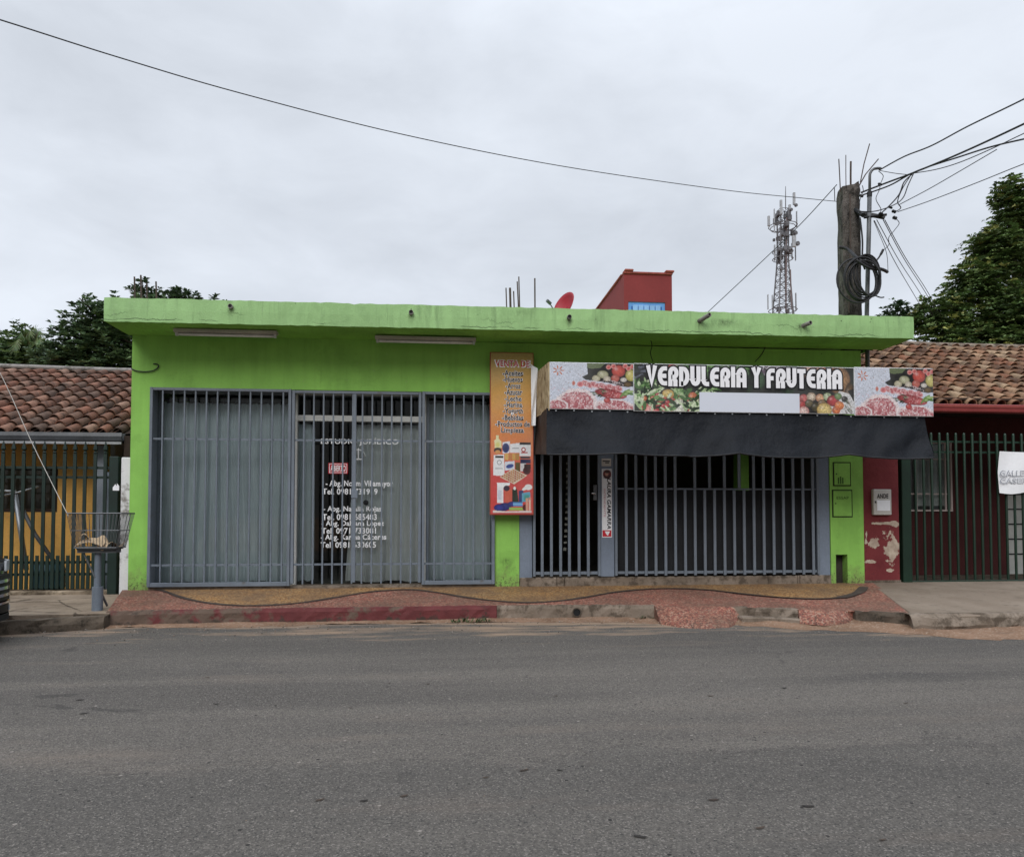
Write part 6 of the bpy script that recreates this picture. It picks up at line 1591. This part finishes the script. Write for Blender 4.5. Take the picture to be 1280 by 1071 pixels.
mb = MB(); mb.tube([tp(982, 262), tp(982, 246), tp(982, 233)], [.05, .04, .025], 5); mb.tube([tp(976, 278), tp(976, 258)], .04, 5); mb.build('lightning_rod', TST, tw)
for (cy_, rx, yy) in ((283, 18, 0), (285, 16, 0), (315, 13, 0), (324, 13, 0), (388, 18, 0), (297, 8, 0)):
    n = 12; c0 = tp(cxp, cy_); mb = MB()
    for k in range(n):
        a = 2*math.pi*k/n; b = 2*math.pi*(k+1)/n; rr = rx*S_
        mb.tube([c0+Vector((rr*math.cos(a), rr*math.sin(a), 0)), c0+Vector((rr*math.cos(b), rr*math.sin(b), 0))], .04, 4)
    mb.build('platform_ring', TST, tw)
def ant(px, y0, y1, wd, dy=0, mat=TPAN, nm='panel_antenna'):
    a, b = tp(px, y1, dy), tp(px, y0, dy); mb = MB(); mb.box(a.x-wd/2, a.x+wd/2, a.y-.1, a.y+.1, a.z, b.z); mb.build(nm, mat, tw, bevel=.03)
for args in ((970, 256, 274, .20, -1), (986, 247, 262, .20, -1), (990.5, 253, 270, .20, .5), (961, 270, 283, .2, 0), (986, 300, 314, .34, -1), (990, 361, 376, .2, .4), (995, 366, 388, .08, 0), (992, 366, 386, .08, .3), (960, 368, 387, .07, 0), (968, 367, 384, .07, .4), (965, 264, 294, .06, -.5), (996, 264, 284, .07, 0), (994.5, 302, 326, .06, 0), (992, 302, 322, .06, .3), (968.5, 306, 326, .10, 0), (998, 267, 278, .06, .3)): ant(*args)
r = random.Random(5)
for (x, y, rr) in ((971.5, 298.5, .17), (987, 297, .18), (969.5, 341, .17), (981.5, 268.5, .14), (989.5, 310, .2), (987.5, 263, .14)):
    p = tp(x, y, -1.0); mb = MB(); mb.tube([p, p+Vector((.05, -.16, 0))], [rr, rr], 12); mb.build('dish_antenna', TST, tw)
for k in range(46):
    y = r.choice((276, 279, 283, 286, 297, 314, 317, 322, 383, 386, 270)); x = cxp+r.uniform(-7, 8)
    p = tp(x, y+r.uniform(-3, 3), r.uniform(-.8, .8)); s = r.uniform(.06, .17); mb = MB(); mb.box(p.x-s, p.x+s, p.y-s, p.y+s, p.z-s*1.3, p.z+s*1.3); mb.build('radio_unit', TST, tw)
mb = MB(); mb.tube([tp(984, 340, -.6), tp(985.5, 388, -.6)], .06, 5); mb.tube([tp(980, 275, -.5), tp(979, 390, -.5)], .07, 5); mb.build('cable_ladder', TRED, tw)
# ---------------------------------------------------------------- trees
def crown(blobs, density, leaf, seed, pal, accents=None, droop=.5, parent=None):
    """leaf rosettes scattered through overlapping lobes"""
    rg = np.random.default_rng(seed); V = []; Fc = []; COL = []
    nv = 0
    for bi, (cx_, cy_, cz_, rx, ry, rz) in enumerate(blobs):
        n = int(density*(rx*rz+rx*ry+ry*rz)*1.3)
        d = rg.normal(size=(n, 3)); d /= np.linalg.norm(d, axis=1)[:, None]
        lump = .82+.18*np.sin(d[:, 0]*5+bi*1.7)*np.sin(d[:, 2]*6+bi)+.10*np.sin(d[:, 1]*9+bi*3+d[:, 2]*7)
        rad_ = (rg.random(n)**.35)*lump*rg.uniform(.86, 1.10, n)
        ctr = np.array((cx_, cy_, cz_))+d*rad_[:, None]*np.array((rx, ry, rz))
        lite = rg.random(n)
        for i in range(n):
            base = pal[int(rg.integers(len(pal)))]
            acc = accents is not None and lite[i] < accents[1] and d[i, 2] > -.2 and rad_[i] > .6
            if acc: base = accents[0][int(rg.integers(len(accents[0])))]
            k = rg.uniform(.9, 1.75); colr = (base[0]*k, base[1]*k, base[2]*k, 1)
            m = 6 if not acc else 8
            out = d[i]*.6+np.array((0, 0, .35)); az0 = rg.random()*6.28
            for q in range(m):
                az = az0+6.283*q/m+rg.uniform(-.3, .3); L = leaf*rg.uniform(.7, 1.25); w_ = L*.19
                dirv = np.array((math.cos(az), math.sin(az), rg.uniform(-.2, .5)))+out*.7; dirv /= np.linalg.norm(dirv)
                side = np.cross(dirv, rg.normal(size=3)*.4+np.array((0, 0, 1))); side /= (np.linalg.norm(side)+1e-9)
                p0 = ctr[i]; p1 = p0+dirv*L*.5; p2 = p1+(dirv*.75+np.array((0, 0, -droop)))*L*.5
                V += [p0, p1+side*w_, p1-side*w_, p2]
                Fc += [(nv, nv+1, nv+2), (nv+1, nv+3, nv+2)]; nv += 4; COL += [colr]*4
    return V, Fc, COL
def tree(name, label, blobs, trunk, density, leaf, seed, pal, accents=None, droop=.5, group=None):
    t = thing(name, (trunk[0], trunk[1], 0), label, 'tree', group)
    V, Fc, COL = crown(blobs, density, leaf, seed, pal, accents, droop)
    mb = MB(); mb.add([tuple(v) for v in V], Fc); mb.col = COL
    mb.build('crown', LEAF, t, recalc=False)
    mb = MB(); r = random.Random(seed); tx, ty, r0 = trunk[:3]
    top = Vector(max(blobs, key=lambda b: b[3])[:3]); fork = Vector((tx+r.uniform(-.2, .2), ty, top.z*.38))
    mb.tube(catmull([(tx, ty, -.1), (tx+.1, ty+.05, top.z*.2), fork], 5), [r0*(1-.35*i/10) for i in range(11)], 10)
    for b in blobs:
        e = Vector(b[:3])+Vector((r.uniform(-.3, .3)*b[3], 0, .35*b[5])); mid = fork*.5+e*.5+Vector((r.uniform(-.3, .3), r.uniform(-.3, .3), .1))
        pts = catmull([fork-Vector((0, 0, .15)), mid, e], 5); n = len(pts)
        mb.tube(pts, [max(.015, r0*.5*(1-.9*i/(n-1))) for i in range(n)], 7)
        for k in range(5):
            s = pts[r.randrange(4, n-1)]; a = Vector((r.uniform(-1, 1)*b[3], r.uniform(-1, 1)*b[4], r.uniform(-.2, 1)*b[5]))*.8
            mb.tube([s, s+a*.5+Vector((0, 0, .1)), s+a], [.035, .022, .008], 5)
    mb.build('trunk', BARK, t, smooth=True); return t
def bl(px, py, rp, Y, sx=1., sy=1., sz=1.):
    x, z = U(px, py, Y); R_ = rp*Y/900*1.02; return (x, Y, z, R_*sx, R_*sy, R_*sz)
MANGO = [(0.045, 0.076, 0.022), (0.062, 0.105, 0.029), (0.084, 0.132, 0.038), (0.035, 0.058, 0.018), (0.104, 0.142, 0.048)]
MACC = [(0.176, 0.184, 0.048), (0.132, 0.161, 0.042), (0.220, 0.218, 0.068), (0.106, 0.161, 0.048)]
YM2 = 17.5
tree('mango_tree', 'large mango tree with yellowish new leaves overhanging the right tile roof',
     [bl(1300, 300, 72, 18), bl(1272, 262, 40, 17.5), bl(1258, 318, 46, 17), bl(1232, 358, 40, 16.8), bl(1192, 388, 32, 16.6), bl(1166, 398, 34, 16.4, 1, 1, 1), bl(1210, 352, 34, 16.9), bl(1236, 310, 34, 17.2), bl(1262, 240, 24, 17.6), bl(1215, 415, 46, 16.6, 1.2, 1, .8), bl(1185, 432, 42, 16.2, 1.2, 1, .7), bl(1250, 436, 46, 16.2, 1.3, 1, .7), bl(1310, 440, 50, 16.2, 1.3, 1, .8), bl(1300, 400, 80, 17), bl(1262, 395, 50, 16.3), bl(1380, 330, 95, 19)],
     (UX(1275, 500, 18), 18, .28), 165, .18, 41, MANGO, (MACC, .22), .55)
tree('broadleaf_tree', 'small dark tree just left of the mango behind the canopy end',
     [bl(1121, 392, 20, 24), bl(1108, 402, 16, 24), bl(1136, 402, 18, 24)], (UX(1121, 500, 24), 24, .16), 90, .19, 43, [(.030, .060, .025), (.045, .085, .034), (.02, .042, .017)], None, .3)
tree('broadleaf_tree', 'dense dark green tree rising highest behind the left end of the green shop',
     [bl(118, 402, 34, 19), bl(150, 408, 40, 19), bl(96, 428, 36, 19), bl(136, 438, 44, 19), bl(178, 392, 26, 19), bl(200, 400, 34, 19), bl(120, 458, 44, 19, 1.3, 1, .7), bl(165, 462, 40, 19, 1.3, 1, .7), bl(75, 455, 34, 19, 1.3, 1, .8)], (UX(140, 560, 19), 19, .24), 150, .17, 44, [(.055, .09, .045), (.075, .12, .056), (.10, .15, .066), (.038, .065, .033)], None, .35)
tree('broadleaf_tree', 'lower rounded tree behind the ochre house roof at the left edge of the photo',
     [bl(30, 428, 24, 21), bl(8, 446, 30, 21), bl(52, 448, 32, 21), bl(-30, 450, 40, 21), bl(24, 452, 36, 21), bl(20, 470, 50, 21, 1.4, 1, .7)], (UX(20, 560, 21), 21, .2), 150, .16, 45, [(.065, .105, .047), (.09, .14, .058), (.115, .175, .066), (.045, .075, .036)], ([(.09, .12, .035), (.07, .10, .03)], .07), .3)
tree('broadleaf_tree', 'thin sparse tree top showing just above the left canopy edge',
     [bl(172, 366, 12, 22), bl(192, 372, 15, 22), bl(217, 370, 11, 22), bl(232, 374, 9, 22), bl(180, 356, 7, 22), bl(250, 375, 8, 22), bl(270, 378, 8, 22), bl(285, 379, 6, 22), bl(220, 385, 26, 22)], (UX(215, 560, 22), 22, .18), 62, .21, 46, [(.035, .058, .03), (.05, .08, .038)], None, .3)
# palm-like plant above the left trees
pt_ = thing('banana_plant', at(40, 470, 20.7)[:2]+(0,), 'pale green banana plant fanning out among the left trees', 'plant')
r = random.Random(8); mb = MB(); base = Vector(at(34, 440, 20.7))
for k, (ax_, ay_) in enumerate(((50, 414), (45, 411), (27, 416), (22, 425), (49, 423), (38, 413), (19, 431))):
    tip = Vector(at(ax_, ay_, 20.2+r.uniform(-.6, .3))); mid = base*.45+tip*.55+Vector((0, 0, .12)); end = tip+(tip-mid)*.25-Vector((0, 0, .15))
    cl_ = catmull([base, mid, tip, end], 4); n = len(cl_)
    for i in range(n-1):
        for s in (-1, 1):
            d = (cl_[i+1]-cl_[i]).normalized(); sd = d.cross(Vector((0, -1, .2))).normalized()*s
            wv = .16*math.sin(math.pi*(i+.8)/(n+.6))
            mb.add([cl_[i], cl_[i+1], cl_[i+1]+sd*wv+d*.12-Vector((0, 0, .05)), cl_[i]+sd*wv*.9+d*.12-Vector((0, 0, .05))], [(0, 1, 2, 3)], 0, (.09*r.uniform(.7, 1.2), .13*r.uniform(.8, 1.15), .045, 1))
mb.build('fronds', LEAF, pt_, recalc=False)
mb = MB(); mb.tube([(base.x, base.y, 0), tuple(base)], [.07, .035], 8); mb.build('stem', BARK, pt_)
# small weeds at the kerb
def weed(px, py, lab, sd):
    x, y = G(px, py, .02); r = random.Random(sd); mb = MB()
    for k in range(46):
        a = r.uniform(0, 6.28); L = r.uniform(.03, .08); b = Vector((x+r.uniform(-.22, .22), y+r.uniform(-.05, .04), .012)); d = Vector((math.cos(a)*.7, math.sin(a)*.7, r.uniform(.2, .9))); s = Vector((-math.sin(a), math.cos(a), 0))*.007
        k_ = r.uniform(.7, 1.3); mb.add([b-s, b+s, b+d*L*.6+s*1.4, b+d*L, b+d*L*.6-s*1.4], [(0, 1, 2, 3, 4)], 0, (.045*k_, .07*k_, .024*k_, 1))
    tag(mb.build('weed', LEAF, recalc=False), lab, 'weed')
weed(588, 776, 'low green weed tuft at the end of the red painted kerb', 1); weed(818, 772, 'small weed beside the pebble ramp in the grey kerb', 2)
# pebbles, leaf bits and litter on the road
r = random.Random(77); mb = MB()
PB = [(.22, .195, .17, 1), (.27, .235, .20, 1), (.14, .12, .105, 1), (.19, .14, .105, 1), (.05, .042, .035, 1)]
def peb(x, y, s, z0=0.):
    cc = r.choice(PB); hgt = s*r.uniform(.5, .8); n = 6; vs = [(x+s*math.cos(2*math.pi*k/n+.3)*r.uniform(.7, 1.1), y+s*math.sin(2*math.pi*k/n+.3)*r.uniform(.7, 1.1), z0-.002) for k in range(n)]
    vs += [(x+s*.6*math.cos(2*math.pi*k/n+.5)*r.uniform(.7, 1.1), y+s*.6*math.sin(2*math.pi*k/n+.5)*r.uniform(.7, 1.1), z0+hgt) for k in range(n)]
    mb.add(vs, [(k, (k+1) % n, (k+1) % n+n, k+n) for k in range(n)]+[tuple(range(n, 2*n))], 0, cc)
for k in range(520): peb(r.uniform(-4, 4.5), r.uniform(2.3, 7.8), r.uniform(.002, .0045))
for k in range(700): peb(r.uniform(-6, 7), 8.4-abs(r.gauss(0, .45)), r.uniform(.003, .010), .01)
PEBM = N('loose_pebbles'); PEBM = PEBM.fin(PEBM.attr(), .9)
o = mb.build('pebbles', PEBM, recalc=False); o['kind'] = 'stuff'; o['label'] = 'loose grit and pebbles scattered over the asphalt'
mb = MB()
for (px, py) in ((487, 854), (535, 855), (695, 870), (888, 870), (1132, 879), (655, 963), (607, 972), (700, 963), (950, 1035), (1103, 1050), (892, 1000), (800, 1046), (980, 860), (100, 875), (105, 892), (438, 885), (400, 1000), (455, 1001), (505, 995), (1010, 1008), (260, 847), (270, 880)):
    x, y = G(px, py, 0); a = r.uniform(-.5, .5); L = r.uniform(.016, .03); w2_ = L*.35; n = 8
    mb.add([(x+L*math.cos(2*math.pi*k/n)*math.cos(a)-w2_*math.sin(2*math.pi*k/n)*math.sin(a), y+L*math.cos(2*math.pi*k/n)*math.sin(a)+w2_*math.sin(2*math.pi*k/n)*math.cos(a), .005+.002*math.cos(4*math.pi*k/n)) for k in range(n)], [tuple(range(n))], 0, r.choice([(.04, .03, .024, 1), (.06, .045, .035, 1), (.025, .022, .02, 1)]))
o = mb.build('dead_leaves', PEBM, recalc=False); o['kind'] = 'stuff'; o['label'] = 'dark dead leaf scraps lying on the road'
# ---------------------------------------------------------------- parked car, only its nose enters the frame
YCR = 7.22; XF = UX(-5, 740, YCR+.35)
car = thing('parked_car', (XF-2.2, YCR, 0), 'black car nose with chrome grille bars at the left edge of the photo', 'car')
ST = [  # distance behind the nose, half width, bottom z, belt z, roof z, roof half width
 (.0, .46, .26, .70, .70, .44), (.06, .66, .22, .78, .78, .62), (.16, .76, .20, .84, .84, .72), (.36, .84, .19, .90, .90, .78), (.75, .88, .20, .97, .97, .82), (1.25, .89, .22, 1.02, 1.02, .82),
 (1.95, .89, .22, 1.05, 1.52, .66), (2.5, .89, .22, 1.06, 1.60, .66), (3.4, .89, .22, 1.07, 1.58, .65), (3.95, .88, .24, 1.07, 1.45, .62), (4.25, .85, .30, 1.02, 1.08, .74), (4.38, .76, .36, .9, .92, .7)]
def ring_(s):
    d, hw, zb, zbelt, zr, rw = s; x = XF-d; R_ = []
    pr = [(hw*.86, zb), (hw, zb+.10), (hw*1.005, (zb+zbelt)/2), (hw*.97, zbelt-.04), (hw*.93, zbelt), (rw+(hw*.93-rw)*.06, zr-.05 if zr > zbelt+.1 else zr), (rw*.8, zr+.02), (0, zr+.04)]
    L = [(x, YCR-a, z) for a, z in pr]; Rr = [(x, YCR+a, z) for a, z in pr[:-1]][::-1]
    return L+Rr
mb = MB(); m = 15; vs = []
for s in ST: vs += ring_(s)
fs = [(i*m+k, i*m+k+1, (i+1)*m+k+1, (i+1)*m+k) for i in range(len(ST)-1) for k in range(m-1)]
fs += [(i*m+m-1, i*m, (i+1)*m, (i+1)*m+m-1) for i in range(len(ST)-1)]
fs += [tuple(range(m)), tuple((len(ST)-1)*m+k for k in range(m-1, -1, -1))]
mb.add(vs, fs); body = mb.build('body', CARPAINT, car, smooth=True, sharp=55)
sub = body.modifiers.new('round', 'SUBSURF'); sub.levels = 2; sub.render_levels = 2
def nose_y(a):      # plan outline of the nose: offset behind XF at lateral offset a
    a = abs(a); pts = [(0, -.02), (.46, .012), (.62, .06), (.72, .16), (.80, .36), (.86, .75)]
    for (p, q), (r_, t_) in zip(pts, pts[1:]):
        if p <= a <= r_: return q+(t_-q)*(a-p)/(r_-p)
    return .75
def strip(name, a0, a1, z0, z1, out, mat, bow=0., th=.02, n=14):
    mb = MB(); vs = []
    for i in range(n+1):
        a = a0+(a1-a0)*i/n; x = XF-nose_y(a)+out; zz = bow*abs(a)
        vs += [(x, YCR+a, z0+zz), (x, YCR+a, z1+zz), (x-th, YCR+a, z1+zz), (x-th, YCR+a, z0+zz)]
    mb.add(vs, [(i*4+k, i*4+(k+1) % 4, (i+1)*4+(k+1) % 4, (i+1)*4+k) for i in range(n) for k in range(4)]+[(0, 1, 2, 3), (n*4+3, n*4+2, n*4+1, n*4)])
    return mb.build(name, mat, car, smooth=True, sharp=40)
g = strip('grille', -.62, .62, .40, .66, .035, BLACK, .0, .06)
for z in (.43, .50, .57): strip('grille_bar', -.66, .66, z, z+.03, .05, CHROME, .03)
strip('lower_intake', -.70, .70, .28, .36, .035, BLACK, 0, .06)
strip('bumper_trim', -.74, .74, .355, .375, .048, CHROME, .03); strip('bumper_lip', -.78, .78, .20, .255, .05, RUBBER, .02)
for s in (-1, 1):
    h = strip('headlight', s*.50, s*.80, .66, .76, .03, LAMPGLASS, .06); strip('fog_lamp', s*.58, s*.74, .29, .34, .045, LAMPGLASS, .0)
# glazing
mb = MB()
for s in (-1, 1):
    mb.add([(XF-2.0, YCR+s*.862, 1.09), (XF-3.85, YCR+s*.862, 1.11), (XF-3.6, YCR+s*.74, 1.42), (XF-2.35, YCR+s*.745, 1.44)], [(0, 1, 2, 3)])
mb.build('side_glass', M('dark_car_glass', (.02, .022, .025, 1), .08, .02, 3, 30, 0, 0, .6), car)
for (d, s) in ((.86, -1), (.86, 1), (3.5, -1), (3.5, 1)):
    x = XF-d; y = YCR+s*.80; mb = MB(); n = 28; pr = [(.20, -.09), (.30, -.105), (.33, -.07), (.335, 0), (.33, .07), (.30, .105), (.20, .09)]; vs = []
    for (rr, o) in pr: vs += [(x+rr*math.cos(2*math.pi*k/n), y+s*o, .335+rr*math.sin(2*math.pi*k/n)) for k in range(n)]
    mb.add(vs, [(j*n+k, j*n+(k+1) % n, (j+1)*n+(k+1) % n, (j+1)*n+k) for j in range(len(pr)-1) for k in range(n)])
    wh = mb.build('wheel', RUBBER, car, smooth=True, sharp=50)
    mb = MB()
    for k in range(5):
        a = 2*math.pi*k/5; mb.bar((x, y+s*.085, .335), (x+.2*math.cos(a), y+s*.095, .335+.2*math.sin(a)), .05, .02)
    mb.tube([(x, y+s*.06, .335), (x, y+s*.10, .335)], .05, 14); mb.build('rim', GALV, wh)
